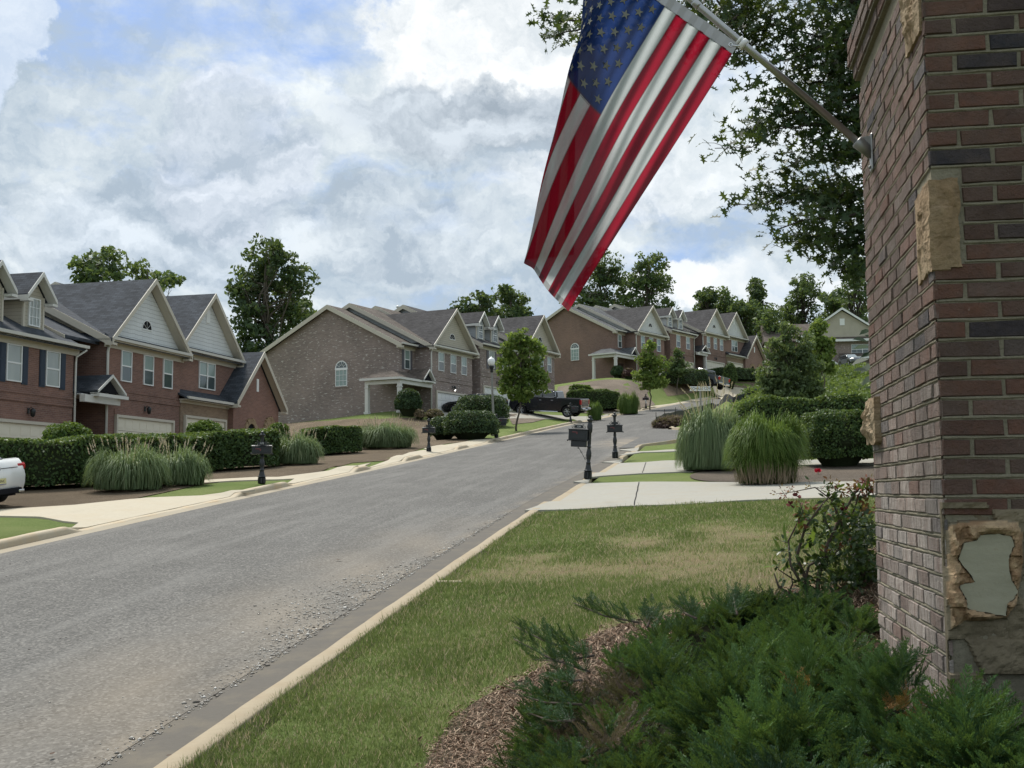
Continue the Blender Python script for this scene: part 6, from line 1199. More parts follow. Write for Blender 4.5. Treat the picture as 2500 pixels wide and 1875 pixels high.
# niche: rock frame round a slate face
def niche():
    def u2(x, y):   # zoom pixels of the photo -> local metres on the right face
        q = P(2100+x/4.1475, 1200+y/4.1475, 4.0-.06); d = q-PC; return (d.dot(DR), q.z)
    OUT = [(905, 430), (930, 330), (985, 320), (1060, 300), (1250, 288), (1480, 290), (1600, 300), (1655, 420), (1665, 700), (1640, 900), (1600, 1150), (1500, 1290), (1300, 1320), (1100, 1330), (1000, 1390), (930, 1440), (918, 1200), (900, 1000), (915, 700)]
    INN = [(1225, 450), (1400, 430), (1530, 455), (1555, 550), (1510, 650), (1498, 740), (1535, 900), (1590, 1000), (1560, 1080), (1490, 1140), (1475, 1265), (1280, 1228), (1100, 1190), (1092, 1100), (1020, 958), (1180, 925), (1100, 805), (1010, 690), (1070, 530), (1190, 500)]
    oi = [u2(*p) for p in INN]; oo = [u2(*p) for p in OUT]; x0, x1 = -.012, .60; z0, z1 = min(p[1] for p in oo)-.22, ZS2+.05
    def dist(poly, x, z):
        ins = False; dm = 9; n = len(poly)
        for i in range(n):
            ax, az = poly[i]; bx, bz = poly[(i+1) % n]
            if (az > z) != (bz > z) and x < (bx-ax)*(z-az)/(bz-az)+ax: ins = not ins
            t = max(0, min(1, ((x-ax)*(bx-ax)+(z-az)*(bz-az))/((bx-ax)**2+(bz-az)**2))); dm = min(dm, sqrt((x-ax-t*(bx-ax))**2+(z-az-t*(bz-az))**2))
        return -dm if ins else dm
    def fn(u, v):
        x = x0+u*(x1-x0); z = z0+v*(z1-z0); di = dist(oi, x, z); do = dist(oo, x, z); c = mnoise.cell(Vector((x*22+z*6, z*17, 3))); r = fz(x, z, 11, 2)
        if di < 0: y = .012
        elif do < 0: k = min(1, -do/.02); y = .014 + k*(.030+.022*c+.022*r+.01*abs(fz(x, z, 30, 5)))*min(1, .45+di/.03)
        else: y = .012+.014*r+.018*(mnoise.cell(Vector((x*7+z*3, z*9, 8)))-.3)+.005*fz(x, z, 34, 6)
        return (x, -y, z)
    t = NT('niche_rock'); a = t.attr(); n = t.noise(7, 7, .65, dist=.5); f = t.noise(40, 6, .75); c = t.ramp(n, [(.25, (.13, .075, .04)), (.45, (.30, .19, .105)), (.6, (.46, .33, .20)), (.78, (.33, .24, .15))]); c = t.mix(t.ramp(f, [(.35, .45), (.55, 0.0)]), c, (.1, .07, .045)); c = t.mix(a, c, t.mix(n, (.09, .075, .05), (.27, .225, .15))); t.bump(t.math('ADD', n, f), .6, .012); mat = t.set(c, .85, .25)
    o = rockface('stone_niche', 0, 0, fn, Matrix.Identity(4), mat, 90, 100, .03); me = o.data; at_ = me.color_attributes.new('Col', 'FLOAT_COLOR', 'POINT')
    cl = []
    for v in me.vertices: k = 1.0 if (dist(oo, v.co.x, v.co.z) > -.004 or dist(oi, v.co.x, v.co.z) < 0) else 0.0; cl += [k, k, k, 1]
    at_.data.foreach_set('color', cl)
    s = MB(); rr = random.Random(5); pts = []
    for i in range(len(oi)):
        a_, b_ = oi[i], oi[(i+1) % len(oi)]
        for k in range(4): t_ = k/4; pts.append((a_[0]*(1-t_)+b_[0]*t_+rr.uniform(-.002, .002), a_[1]*(1-t_)+b_[1]*t_+rr.uniform(-.002, .002)))
    s.prism(pts, 'y', -.034, -.008); t = NT('slate'); n = t.noise(6, 7, .6, sc=(1, 1, 3)); f = t.noise(45, 5, .7); c = t.mix(n, (.22, .21, .145), (.40, .38, .285)); c = t.mix(t.ramp(f, [(.6, 0.0), (.75, .4)]), c, (.2, .15, .08)); t.bump(t.math('ADD', n, f), .35, .006); s.build('slate_face', t.set(c, .7, .35), o)
niche()
# ---------------------------------------------------------------- flag and pole
PA = P(2106, 357, 5.23); KD = (-DR).normalized(); PB = P(1815, 108, 5.31); pd = (PB-PA).normalized(); PE = PA + pd*2.05
R = empty('flagpole', PA, 0, 'slanting brushed metal flagpole fixed to the brick pillar', 'flagpole'); O = PA
t = NT('brushed_metal'); M['pole'] = t.set(t.mix(t.noise(30, 4, .6), (.30, .30, .29), (.46, .46, .45)), .32, .5, .9)
m = MB(); m.tube([PA-O-pd*.02, PA-O+pd*1.0, PE-O], .0165, 12); m.lathe([(.0175, 0), (.0195, .01), (.0195, .03), (.0175, .04)], 12, M=Matrix.Translation(PA-O+pd*1.02) @ pd.to_track_quat('Z', 'Y').to_matrix().to_4x4()); m.build('pole', M['pole'], R, uv=False)
m = MB(); m.lathe([(.006, 0), (.02, .01), (.03, .03), (.02, .055), (.005, .065)], 12, M=Matrix.Translation(PE-O) @ pd.to_track_quat('Z', 'Y').to_matrix().to_4x4()); m.build('finial', M['pole'], R, uv=False)
rg_ = MB(); u_ = pd.to_track_quat('Z', 'Y').to_matrix().to_4x4(); rg_.lathe([(.0165, -.014), (.027, -.012), (.027, .012), (.0165, .014)], 14, M=Matrix.Translation(PB-O) @ u_); rg_.lathe([(.0165, .018), (.024, .02), (.024, .03), (.0165, .032)], 14, M=Matrix.Translation(PB-O) @ u_); rg_.build('ring', M['white'], R, uv=False)
B = empty('flagpole_bracket', PA, 0, 'cast metal flagpole bracket screwed to the left face of the pillar', 'bracket'); t = NT('cast_aluminium'); M['cast'] = t.set(t.mix(t.noise(20, 4, .6), (.22, .22, .21), (.34, .34, .33)), .45, .5, .7)
wl = PA - DR*0; dist_w = (PA-PC).dot(-DR)   # distance out from the left face plane
s = MB(); s.lathe([(.018, -.06), (.025, -.06), (.028, .0), (.031, .03), (.027, .035), (.020, .035)], 16, M=u_); s.build('socket', M['cast'], B, uv=False)
base_p = PA - (-DR)*(dist_w-.012); s2 = MB(); q = MB(); z_ = Vector((0, 0, 1))
Mb = Matrix((DL, z_, -DR)).transposed().to_4x4(); Mb.translation = base_p-PA
q.bbox(-.03, .03, -.12, .055, -.008, .004, .006, M=Mb); 
for zz in (-.1, .035): q.lathe([(.008, 0), (.008, .008), (.003, .01)], 8, M=Mb @ Matrix.Translation((0, zz, .004)))
q.build('base_plate', M['cast'], B, uv=False)
for k in (-.6, .6):   # two webs joining plate and socket
    n = DL*.006*k*3; pts = [base_p-PA+z_*-.115+n, base_p-PA+z_*.045+n, pd*.05+n*.6, -pd*.045+n*.6+z_*-.01]; w_ = MB(); th = DL*.004
    w_.raw([p-th for p in pts]+[p+th for p in pts], [(0, 1, 2, 3), (7, 6, 5, 4), (0, 4, 5, 1), (1, 5, 6, 2), (2, 6, 7, 3), (3, 7, 4, 0)]); w_.build('web', M['cast'], B, uv=False)
def pchip(xs, ys, x):
    """smooth interpolation through points without overshoot"""
    xs = np.asarray(xs, float); ys = np.asarray(ys, float); h = np.diff(xs); d = np.diff(ys)/h; m = np.zeros(len(xs)); m[0], m[-1] = d[0], d[-1]
    for i in range(1, len(xs)-1):
        if d[i-1]*d[i] > 0: w1, w2 = 2*h[i]+h[i-1], h[i]+2*h[i-1]; m[i] = (w1+w2)/(w1/d[i-1]+w2/d[i])
    i = np.clip(np.searchsorted(xs, x)-1, 0, len(xs)-2); t = (x-xs[i])/h[i]; return (2*t**3-3*t**2+1)*ys[i]+(t**3-2*t**2+t)*h[i]*m[i]+(-2*t**3+3*t**2)*ys[i+1]+(t**3-t**2)*h[i]*m[i+1]
# measured shape of the cloth: at four distances from the hoist, stripe number -> (photo x, y, depth offset)
FK = {0.0: [(0, 1789, 130, 0), (6, 1624, 14, 0), (9, 1542, -45, 0), (13, 1433, -122, 0)],
      .4: [(0, 1629, 381, 0), (3, 1548, 330, 0), (6, 1467, 280, 0), (8, 1417, 228, -.03), (9.3, 1389, 190, -.07), (10, 1386, 181, -.06), (11.3, 1396, 174, .0), (13, 1412, 172, .13)],
      .7: [(0, 1508, 569, 0), (3, 1446, 516, -.02), (6, 1381, 464, -.06), (7.6, 1340, 424, -.10), (8.4, 1330, 412, -.10), (9.6, 1345, 404, -.05), (11.3, 1375, 401, .04), (13, 1403, 402, .13)],
      1.0: [(0, 1388, 760, 0), (3, 1338, 710, -.06), (5, 1315, 677, -.14), (6.2, 1300, 655, -.19), (7, 1279, 642, -.21), (7.8, 1281, 636, -.19), (9.5, 1315, 631, -.08), (11.3, 1360, 627, .03), (13, 1401, 622, .13)]}
FU = sorted(FK); YH = lambda v: 5.31+.0085*v
def fsurf(u, v):
    """u 0..1 along the fly, v 0..13 stripes from the lower edge -> world point"""
    cols = [[pchip([k[0] for k in FK[a]], [k[j] for k in FK[a]], v) for j in (1, 2, 3)] for a in FU]
    x, y, dz = (pchip(FU, [c[j] for c in cols], u) for j in range(3))
    rip = .016*sin(v*2.3+u*1.0)*min(1, u*3)*(.4+.6*u) + .007*sin(v*6.1+u*9) + .010*sin(u*16+v*.5)*min(1, u*2)*(1-abs(u-.5)); return P(float(x), float(y), YH(v)+float(dz)+rip)
def flag():
    NU, NV = 70, 104; O_ = fsurf(0, 0); pts = np.zeros((NU+1, NV+1, 3)); 
    for i in range(NU+1):
        for j in range(NV+1): p = fsurf(i/NU, 13*j/NV)-O_; pts[i, j] = p
    # canvas heading beyond the hoist
    root = empty('flag', O_, 0, 'stars and stripes flag hanging folded from the slanting pole', 'flag')
    V = pts.reshape(-1, 3); a = (np.arange(NU)[:, None]*(NV+1)+np.arange(NV)[None, :]).ravel(); F = np.stack([a, a+NV+1, a+NV+2, a+1], 1); UV = np.stack(np.meshgrid(np.arange(NU+1)/NU, np.arange(NV+1)/NV, indexing='ij'), -1).reshape(-1, 2)
    t = NT('flag_cloth'); sep = t.N.new('ShaderNodeSeparateXYZ'); t.L.new(t.tc.outputs['UV'], sep.inputs[0]); u, v = sep.outputs[0], sep.outputs[1]
    st = t.math('MULTIPLY', v, 13.0); odd = t.math('FLOORED_MODULO', t.math('FLOOR', st), 2.0); can = t.math('MULTIPLY', t.math('LESS_THAN', u, .4), t.math('GREATER_THAN', v, 6/13))
    c = t.mix(odd, (.27, .010, .026), (.45, .49, .49)); c = t.mix(can, c, (.018, .040, .135))
    fr = t.math('FRACT', st); seam = t.math('MAXIMUM', t.math('LESS_THAN', fr, .055), t.math('GREATER_THAN', fr, .955)); seam = t.math('MULTIPLY', seam, t.math('SUBTRACT', 1.0, can)); hem = t.math('GREATER_THAN', u, .982); cs = t.math('MULTIPLY', t.math('LESS_THAN', t.math('ABSOLUTE', t.math('SUBTRACT', u, .4)), .006), t.math('GREATER_THAN', v, 6/13)); sm = t.math('MAXIMUM', t.math('MAXIMUM', seam, hem), cs)
    c = t.mix(t.math('MULTIPLY', sm, .45), c, (.06, .04, .04)); w_ = t.noise(60, 3, .6, 'UV', sc=(1, 6, 1)); c = t.mix(1.0, c, t.ramp(w_, [(.3, .9), (.7, 1.05)]), 'MULTIPLY'); t.set(c, .9, .03); wr = t.noise(3.2, 4, .6, 'UV', sc=(2.5, 9, 1), dist=.6); t.bump(wr, .8, .02)
    tr = t.N.new('ShaderNodeBsdfTranslucent'); tp = t.N.new('ShaderNodeBsdfTransparent'); m1 = t.N.new('ShaderNodeMixShader'); m2 = t.N.new('ShaderNodeMixShader'); t.L.new(c, tr.inputs[0]); m1.inputs[0].default_value = .78; m2.inputs[0].default_value = .015; t.L.new(t.b.outputs[0], m1.inputs[1]); t.L.new(tr.outputs[0], m1.inputs[2]); t.L.new(m1.outputs[0], m2.inputs[1]); t.L.new(tp.outputs[0], m2.inputs[2]); t.L.new(m2.outputs[0], t.out.inputs[0])
    np_mesh('cloth', V, F, t.m, None, root, smooth=True, uv=UV)
    # fifty embroidered stars, five points each, on both sides
    sv, sf = [], []
    for r in range(9):
        for k in range(6 if r % 2 == 0 else 5):
            cu = .4*((2*k+1+(r % 2))/12); cv = 13-7*(r+1)/10; b = fsurf(cu, cv); e = .01; tu = (fsurf(cu+e, cv)-fsurf(cu-e, cv)); tv = (fsurf(cu, cv+.1)-fsurf(cu, cv-.1)); n = tu.cross(tv).normalized()
            for s in (-1, 1):
                i0 = len(sv); sv.append(tuple(b-O_+n*s*.0022))
                for q in range(10):
                    rr = .0245 if q % 2 == 0 else .0098; ang = pi/2+q*pi/5; du = rr*cos(ang)/1.52; dv = rr*sin(ang)/.91*13; p = fsurf(cu+du, min(13, cv+dv)); sv.append(tuple(p-O_+n*s*.0022))
                for q in range(10): sf.append((i0, i0+1+q, i0+1+(q+1) % 10))
    t = NT('star_thread'); t.set((.19, .19, .16), .9, .05); np_mesh('stars', np.array(sv), np.array(sf), t.m, None, root)
    h = MB(); pr = None; nrm = (fsurf(.02, 6)-fsurf(0, 6)).normalized()
    for j in range(27):
        v = 13*j/26; p = fsurf(0, v)-O_; d = (fsurf(.2, 6)-fsurf(0, 6)).normalized(); row = (p+d*.004+Vector((0, .002, 0)), p-d*.05+Vector((0, .002, 0)), p-d*.05-Vector((0, .003, 0)), p+d*.004-Vector((0, .003, 0)))
        if pr:
            for a_, b_ in ((0, 1), (2, 3), (1, 2)): h.face([pr[a_], row[a_], row[b_], pr[b_]], smooth=True)
        pr = row
    ho = h.build('heading', flat('canvas_heading', (.42, .42, .43), .85, .1), root, uv=False)
    g = fsurf(0, .45)-O_; d = (fsurf(.03, 0)-fsurf(0, 0)).normalized(); gm = MB(); c0 = g-d*.025; gm.tube([c0+Vector((cos(a)*.009, -.006, sin(a)*.009)) for a in np.linspace(0, 2*pi, 13)], .003, 6); gm.build('grommet', M['chrome'], root, uv=False)
    cl = MB(); cl.tube([c0+Vector((0, -.006, 0)), c0.lerp(PB-O_, .5)+Vector((0, -.01, -.01)), PB-O_+Vector((0, -.01, -.015))], .0035, 6); cl.build('clip', M['chrome'], root, uv=False)
flag()
# ---------------------------------------------------------------- oak branches overhead
def oak():
    rng = np.random.default_rng(41); foot = at(2235, 11.5); R = empty('oak_tree', foot, 0, 'pin oak rooted behind the pillar, its pointed leaves hanging dark against the sky', 'tree', None)
    # lobed leaf outline, stem at the origin, tip at y=1
    hl = [(0, 0), (.05, .16), (.30, .10), (.13, .27), (.10, .36), (.46, .42), (.20, .50), (.12, .58), (.38, .80), (.13, .76), (0, 1.0)]
    out = hl + [(-x, y) for x, y in hl[-2:0:-1]]; L_ = np.array(out); nl = len(L_)
    P_, N_, S_l, C_ = [], [], [], []; mb = MB()
    def spray(a, b, n, spread, Ya, Yb, r=.012, size=.10):
        A = P(*a, Ya)-foot; B = P(*b, Yb)-foot; pts = limb(mb, A, B, r, r*.3, rng, 5, 6, .05)
        for k in range(n):
            f = rng.uniform(.12, 1)**.8; q = pts[int(f*(len(pts)-1))].lerp(pts[min(len(pts)-1, int(f*(len(pts)-1))+1)], rng.random()); o = Vector(rng.normal(0, spread, 3)*np.array([1, .9, .75])); c = q+o
            if rng.random() < .25: mb.tube([q, q.lerp(c, .55)+Vector((0, 0, .02)), c], [.004, .003, .0015], 3)
            for j in range(rng.integers(2, 5)): P_.append(c+Vector(rng.normal(0, .06, 3))); S_l.append(size*rng.uniform(.7, 1.25)); C_.append(rng.uniform(0, .75))
    D = 11.0
    hub = [((2250, 900), (2215, 420), 12), ((2230, 500), (2150, 60), 11.5), ((2230, 400), (2050, -120), 11)]
    for a, b, Yv in hub: limb(mb, P(*a, 11.5)-foot, P(*b, Yv)-foot, .11, .06, rng, 8)
    # (from, to, leaf clusters, spread)
    for a, b, n, sp in (((2200, 260), (1745, 362), 70, .10), ((2000, 300), (1790, 330), 60, .12), ((2150, 300), (1860, 270), 130, .20), ((2150, 360), (1880, 420), 70, .11), ((2180, 400), (1960, 350), 90, .17),
        ((2200, 440), (1780, 500), 90, .11), ((2100, 480), (1850, 470), 90, .14), ((2180, 500), (1900, 560), 110, .15), ((2150, 560), (1920, 590), 70, .12), ((2190, 560), (2000, 625), 110, .14), ((2170, 470), (1990, 480), 160, .2), ((2180, 620), (2050, 660), 90, .14),
        ((2180, 120), (1880, 60), 170, .22), ((2200, 60), (1900, 150), 190, .24), ((2160, 180), (1940, 210), 150, .2), ((2200, 0), (1980, 0), 170, .28), ((2150, 230), (2020, 260), 150, .22), ((2180, 330), (2080, 330), 120, .22), ((2100, 60), (2040, 160), 120, .25),
        ((2000, -60), (1700, 40), 120, .17), ((1950, -80), (1620, 10), 130, .17), ((1900, 20), (1790, 150), 100, .13), ((1850, -20), (1720, 100), 110, .14), ((1760, -20), (1580, 60), 80, .12), ((1750, 0), (1860, 150), 50, .10), ((1700, -120), (1540, -40), 60, .14),
        ((1600, -60), (1440, 60), 60, .12), ((1480, 50), (1310, 45), 34, .075), ((1440, 60), (1330, 95), 22, .06), ((1500, 60), (1395, 85), 40, .10), ((1520, 10), (1440, 100), 40, .10)):
        spray(a, b, int(n*(.85 if min(a[0], b[0]) > 1900 else .62)), sp*.82, 11.2, D+rng.normal(0, .35), .02 if n > 100 else .012)
    n = len(P_); Pn = np.array([tuple(p) for p in P_]); nr = unit(n, rng); nr[:, 2] = np.abs(nr[:, 2])*1.0+.2; nr[:, 1] -= .3; nr /= np.linalg.norm(nr, axis=1, keepdims=True); a = np.cross(nr, unit(n, rng)); a /= np.linalg.norm(a, axis=1, keepdims=True); b = np.cross(nr, a); s = np.array(S_l)[:, None, None]
    curl = (L_[:, 0]**2*.5 - (L_[:, 1]-.5)**2*.35)[None, :, None]
    V = Pn[:, None, :] + (a[:, None, :]*L_[None, :, 0:1]*.95 + b[:, None, :]*(L_[None, :, 1:2]-.3)*1.25 + nr[:, None, :]*curl)*s; V = V.reshape(-1, 3); F = np.arange(n*nl).reshape(n, nl)
    np_mesh('foliage', V, F, leafmat('oak_leaf', (.018, .036, .018), (.040, .07, .030), .22, (.08, .12, .045), .25), np.repeat(np.array(C_), nl), R)
    bo = mb.build('branch', M['barkd'], R, uv=False); tk = MB(); limb(tk, (0, 0, -.4), P(2250, 880, 11.7)-foot, .22, .12, rng, 12, 6, .02); limb(tk, P(2250, 890, 11.7)-foot, P(2330, -100, 11.9)-foot, .12, .06, rng, 10, 6, .02); tk.build('trunk', M['bark'], R, uv=False)
oak()
def vine_leaves():
    """broad dark leaves of the shrub that grows just behind the pillar"""
    rng = np.random.default_rng(3); foot = at(2190, 6.6); R = empty('magnolia_shrub', foot, 0, 'dark broad leaved shrub peeping out from behind the left edge of the pillar', 'shrub'); V, C = [], []; mb = MB()
    for (x, y, w_, ang) in ((2112, 812, 34, 200), (2100, 832, 40, 170), (2122, 826, 34, 150), (2105, 850, 44, 185), (2120, 868, 40, 195), (2100, 884, 44, 200), (2118, 900, 44, 215), (2100, 905, 36, 180), (2118, 930, 38, 230), (2126, 950, 30, 170), (2114, 935, 28, 200), (2128, 880, 40, 120), (2130, 845, 34, 100), (2124, 790, 30, 160), (2132, 910, 36, 90), (2134, 940, 34, 120)):
        Y = 6.3+rng.uniform(-.1, .15); c = P(x, y, Y)-foot; a = radians(ang); d = (RT*cos(a)+UP*sin(a)+FW*rng.uniform(-.4, .4)).normalized(); n = (FW*-.5+UP*.8+RT*rng.uniform(-.5, .5)); sd = d.cross(n).normalized(); n = sd.cross(d); l = w_/FPX*Y
        b = c-d*l*.5; mb.tube([b-d*l*.2+Vector((.1, 0, -.02)), b], .003, 4)
        pts = [b, b+d*l*.3+sd*l*.2+n*.01, b+d*l*.65+sd*l*.22+n*.01, b+d*l, b+d*l*.65-sd*l*.22+n*.01, b+d*l*.3-sd*l*.2+n*.01]; V += [tuple(p) for p in pts]; C += [rng.uniform(0, .7)]*6
    n = len(V)//6; np_mesh('foliage', np.array(V), np.arange(n*6).reshape(n, 6), leafmat('glossy_leaf', (.015, .035, .018), (.03, .06, .026), .12, (.05, .09, .035), .2, .6), np.array(C), R)
    mb.tube([(0, 0, -.1), (0, 0, 1.2), P(2150, 800, 6.5)-foot], [.03, .02, .008], 6); mb.build('stem', M['barkd'], R, uv=False)
vine_leaves()
# ---------------------------------------------------------------- rose bush
def rose():
    rng = np.random.default_rng(6); foot = G(1985, 1478); Y0 = foot.y; R = empty('rose_bush', foot, 0, 'leggy rose bush with reddish young shoots against the left face of the pillar', 'rose bush'); mb = MB(); V, C, Vr, Cr = [], [], [], []
    W = lambda x, y, d=0: P(x, y, Y0+d)-foot
    def leaf(V, C, c, d, l, w_=.5, col=None):
        n = Vector(unit(1, rng)[0]); n.z = abs(n.z)+.3; n.y -= .4; sd = d.cross(n).normalized(); n = sd.cross(d).normalized(); V += [tuple(p) for p in (c, c+d*l*.28+sd*l*w_*.42+n*l*.06, c+d*l*.62+sd*l*w_*.40+n*l*.05, c+d*l-n*l*.05, c+d*l*.62-sd*l*w_*.40+n*l*.05, c+d*l*.28-sd*l*w_*.42+n*l*.06)]; C += [rng.uniform(0, .9) if col is None else col]*6
    def cane(pts, r, leafy, tip='green', ls=.045):
        P3 = [W(*p) for p in pts]; mb.tube(P3, [r*(1-.75*i/(len(P3)-1)) for i in range(len(P3))], 6)
        for k in range(leafy):
            f = rng.uniform(.15, 1)*(len(P3)-1.001); q = P3[int(f)].lerp(P3[int(f)+1], f % 1); d = Vector(unit(1, rng)[0]); d.z = d.z*.6+.1; st = q+d*rng.uniform(.02, .07); mb.tube([q, st], .0018, 3)
            red = tip == 'red' and f > (len(P3)-1)*.55
            for j in range(5): dd = (d+Vector(rng.normal(0, .55, 3))).normalized(); leaf(Vr if red else V, Cr if red else C, st+dd*.008*j, dd, ls*rng.uniform(.7, 1.25)*(.75 if red else 1))
    cane([(1975, 1480), (1970, 1420), (1945, 1360), (1965, 1290), (2000, 1240, -.1), (2030, 1205)], .014, 34); cane([(1990, 1480, .1), (2000, 1400), (2020, 1330), (2060, 1250), (2090, 1200), (2120, 1175)], .016, 40, 'red'); cane([(1985, 1478), (1960, 1440), (1975, 1380), (2040, 1350), (2080, 1290, .2), (2105, 1230)], .012, 44, 'red')
    cane([(2000, 1480, .2), (2040, 1420, .2), (2090, 1380, .1), (2120, 1320, .2), (2130, 1270)], .012, 50); cane([(2050, 1480, .3), (2080, 1420, .2), (2110, 1400), (2125, 1380)], .01, 50); cane([(1965, 1440), (1930, 1380, -.1), (1925, 1320), (1960, 1250), (1950, 1220)], .009, 20, 'red'); cane([(2060, 1290), (2030, 1220), (1990, 1190), (1940, 1200), (1910, 1205)], .006, 14, 'red', .03)
    cane([(2040, 1320), (2010, 1260), (2045, 1200), (2040, 1180)], .006, 16, 'red'); cane([(2080, 1260), (2100, 1200), (2115, 1170)], .006, 20, 'red')
    cane([(1975, 1470), (1925, 1450), (1900, 1430), (1890, 1400)], .014, 0); cane([(1925, 1450), (1935, 1425), (1930, 1395)], .008, 0); cane([(1940, 1460), (1955, 1440), (1962, 1425)], .006, 0); cane([(1905, 1435), (1920, 1415)], .005, 0); cane([(1945, 1420), (1900, 1390), (1905, 1370)], .005, 3)
    for k in range(430): c = W(rng.triangular(1975, 2110, 2130), rng.uniform(1250, 1500), rng.uniform(-.15, .4)); d = Vector(unit(1, rng)[0]); [leaf(V, C, c+Vector(rng.normal(0, .02, 3)), (d+Vector(rng.normal(0, .5, 3))).normalized(), .045*rng.uniform(.7, 1.2)) for j in range(5)]
    big = []; bc = []
    for (x, y, a, l) in ((1950, 1285, 80, 48), (1925, 1320, 100, 60), (1905, 1345, 110, 50), (1965, 1330, 60, 62), (1940, 1370, 200, 40), (1895, 1375, 180, 36), (1930, 1240, 60, 30)): leaf(big, bc, W(x, y+10), (RT*cos(radians(a))+UP*sin(radians(a))+FW*.2).normalized(), l/FPX*Y0, .55, rng.uniform(.6, 1))
    mk = lambda nm, V, C, m: np_mesh(nm, np.array(V), np.arange(len(V)).reshape(-1, 6), m, np.array(C), R)
    mk('foliage', V, C, leafmat('rose_leaf', (.018, .042, .018), (.04, .08, .025), .25, (.08, .13, .035), .35, .4)); mk('young_foliage', Vr, Cr, leafmat('red_rose_leaf', (.10, .025, .022), (.20, .05, .04), .35, (.26, .09, .05))); mk('large_leaves', big, bc, leafmat('bright_leaf', (.06, .11, .02), (.10, .18, .03), .4, (.15, .24, .05)))
    mb.build('cane', M['twig'], R, uv=False)
    wm_ = flat('withered_rose', (.16, .035, .035), .7, .2, var=.4, vs_=40)
    for (x, y) in ((1945, 1212), (1930, 1232), (2115, 1178), (2122, 1190), (2060, 1238), (2108, 1216)):
        c = W(x, y)
        bl = MB()
        for k in range(7): d = Vector(unit(1, rng)[0]); s_ = d.orthogonal().normalized(); bl.face([c, c+d*.018+s_*.012, c+d*.03, c+d*.018-s_*.012])
        bl.build('withered_bloom', wm_, R, uv=False)
rose()
o = MB(); rr = random.Random(2); c = Vector((0, 0, 0))
for k in range(26):
    a = rr.uniform(0, 2*pi); e = rr.uniform(-.2, 1.3); d = Vector((cos(a)*cos(e), sin(a)*cos(e), sin(e))); t1 = d.orthogonal().normalized(); t2 = d.cross(t1); r = rr.uniform(.07, .12); o.face([c, c+d*r*.6+t1*.05, c+d*r+t2*.02, c+d*r*.6-t1*.05], smooth=True)
g = G(1997, 1160); g = GP(g.x, g.y); g.z += .09; rf = o.build('red_flower', flat('red_petal', (.55, .02, .045), .5, .3), None, uv=False, loc=g); tag(rf, 'bright red flower head low in the mulch beside the boxy hedge', 'flower'); st_ = MB(); st_.tube([(0, 0, -.1), (.01, 0, 0)], .006, 5); st_.build('stem', LM['blade2'], rf, uv=False)
# ---------------------------------------------------------------- juniper groundcover shrubs
def juniper_proto(rng, L_=.34):
    """one arching feathery spray: thin scale-leaf twigs on side shoots"""
    V, C = [], []
    def twig(a, d, l, w_, c0):
        s_ = d.cross(Vector(unit(1, rng)[0])).normalized()*w_; m = a+d*l*.55; V.extend([tuple(a-s_*.7), tuple(m-s_), tuple(a+d*l), tuple(m+s_)]); C.extend([c0, c0, min(1, c0+.3), c0])
    ax = []; p = Vector((0, 0, 0)); d = Vector((0, 1, .45)).normalized()
    for k in range(11): ax.append((p.copy(), d.copy())); p = p+d*L_/10; d = (d+Vector((rng.normal(0, .05), .02, rng.normal(.005, .05)))).normalized()
    for k, (q, dd) in enumerate(ax):
        f = k/10; sl_ = L_*(.40-.28*f)*rng.uniform(.75, 1.1)
        for s in (-1, 1):
            sd = (dd*.95+Vector((s*.75, 0, rng.uniform(.0, .55)))).normalized()
            for j in range(4):
                g = q+sd*sl_*j/4
                for h in (-1, 1): td = (sd+Vector((h*.28*s, .18, rng.uniform(-.25, .5)))).normalized(); twig(g, td, sl_*.40*(1.1-j*.1)+.010, .0042, .3+.35*f)
        twig(q, dd, L_*.13, .0032, .3+.35*f)
        if k > 2: twig(q, (dd+Vector((rng.normal(0, .3), .2, .6))).normalized(), L_*.14, .003, .35+.3*f)
    return np.array(V), np.array(C)
JM = leafmat('juniper_leaf', (.010, .034, .016), (.028, .078, .028), .22, (.085, .17, .045), .2)
JB = leafmat('dead_juniper', (.05, .038, .032), (.11, .08, .065), .15, (.2, .14, .1)); JO = leafmat('orange_dead_juniper', (.22, .10, .03), (.36, .18, .06), .2, (.42, .25, .1))
JP = [juniper_proto(np.random.default_rng(100+k)) for k in range(5)]
def place(protos, pos, yaw, pitch, roll, scale, tone, rng):
    Vs, Cs = [], []; idx = rng.integers(0, len(protos), len(pos))
    for pi_ in range(len(protos)):
        m = np.where(idx == pi_)[0]
        if not len(m): continue
        V, C = protos[pi_]; cy, sy = np.cos(yaw[m]), np.sin(yaw[m]); cp, sp_ = np.cos(pitch[m]), np.sin(pitch[m]); cr, sr = np.cos(roll[m]), np.sin(roll[m]); x, y, z = V[:, 0][None], V[:, 1][None], V[:, 2][None]
        x1 = x*cr[:, None]+z*sr[:, None]; z1 = -x*sr[:, None]+z*cr[:, None]; y2 = y*cp[:, None]-z1*sp_[:, None]; z2 = y*sp_[:, None]+z1*cp[:, None]; x3 = x1*cy[:, None]-y2*sy[:, None]; y3 = x1*sy[:, None]+y2*cy[:, None]
        Vs.append((np.stack([x3, y3, z2], -1)*scale[m][:, None, None]+pos[m][:, None, :]).reshape(-1, 3)); Cs.append(np.clip(C[None, :]+tone[m][:, None], 0, 1).reshape(-1))
    return np.concatenate(Vs), np.concatenate(Cs)
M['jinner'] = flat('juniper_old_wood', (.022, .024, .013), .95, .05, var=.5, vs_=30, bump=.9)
DEADP = [(1440, 1675, .24), (1520, 1700, .20), (1385, 1800, .17), (1470, 1835, .16), (1960, 1680, .05), (2215, 1740, .10)]
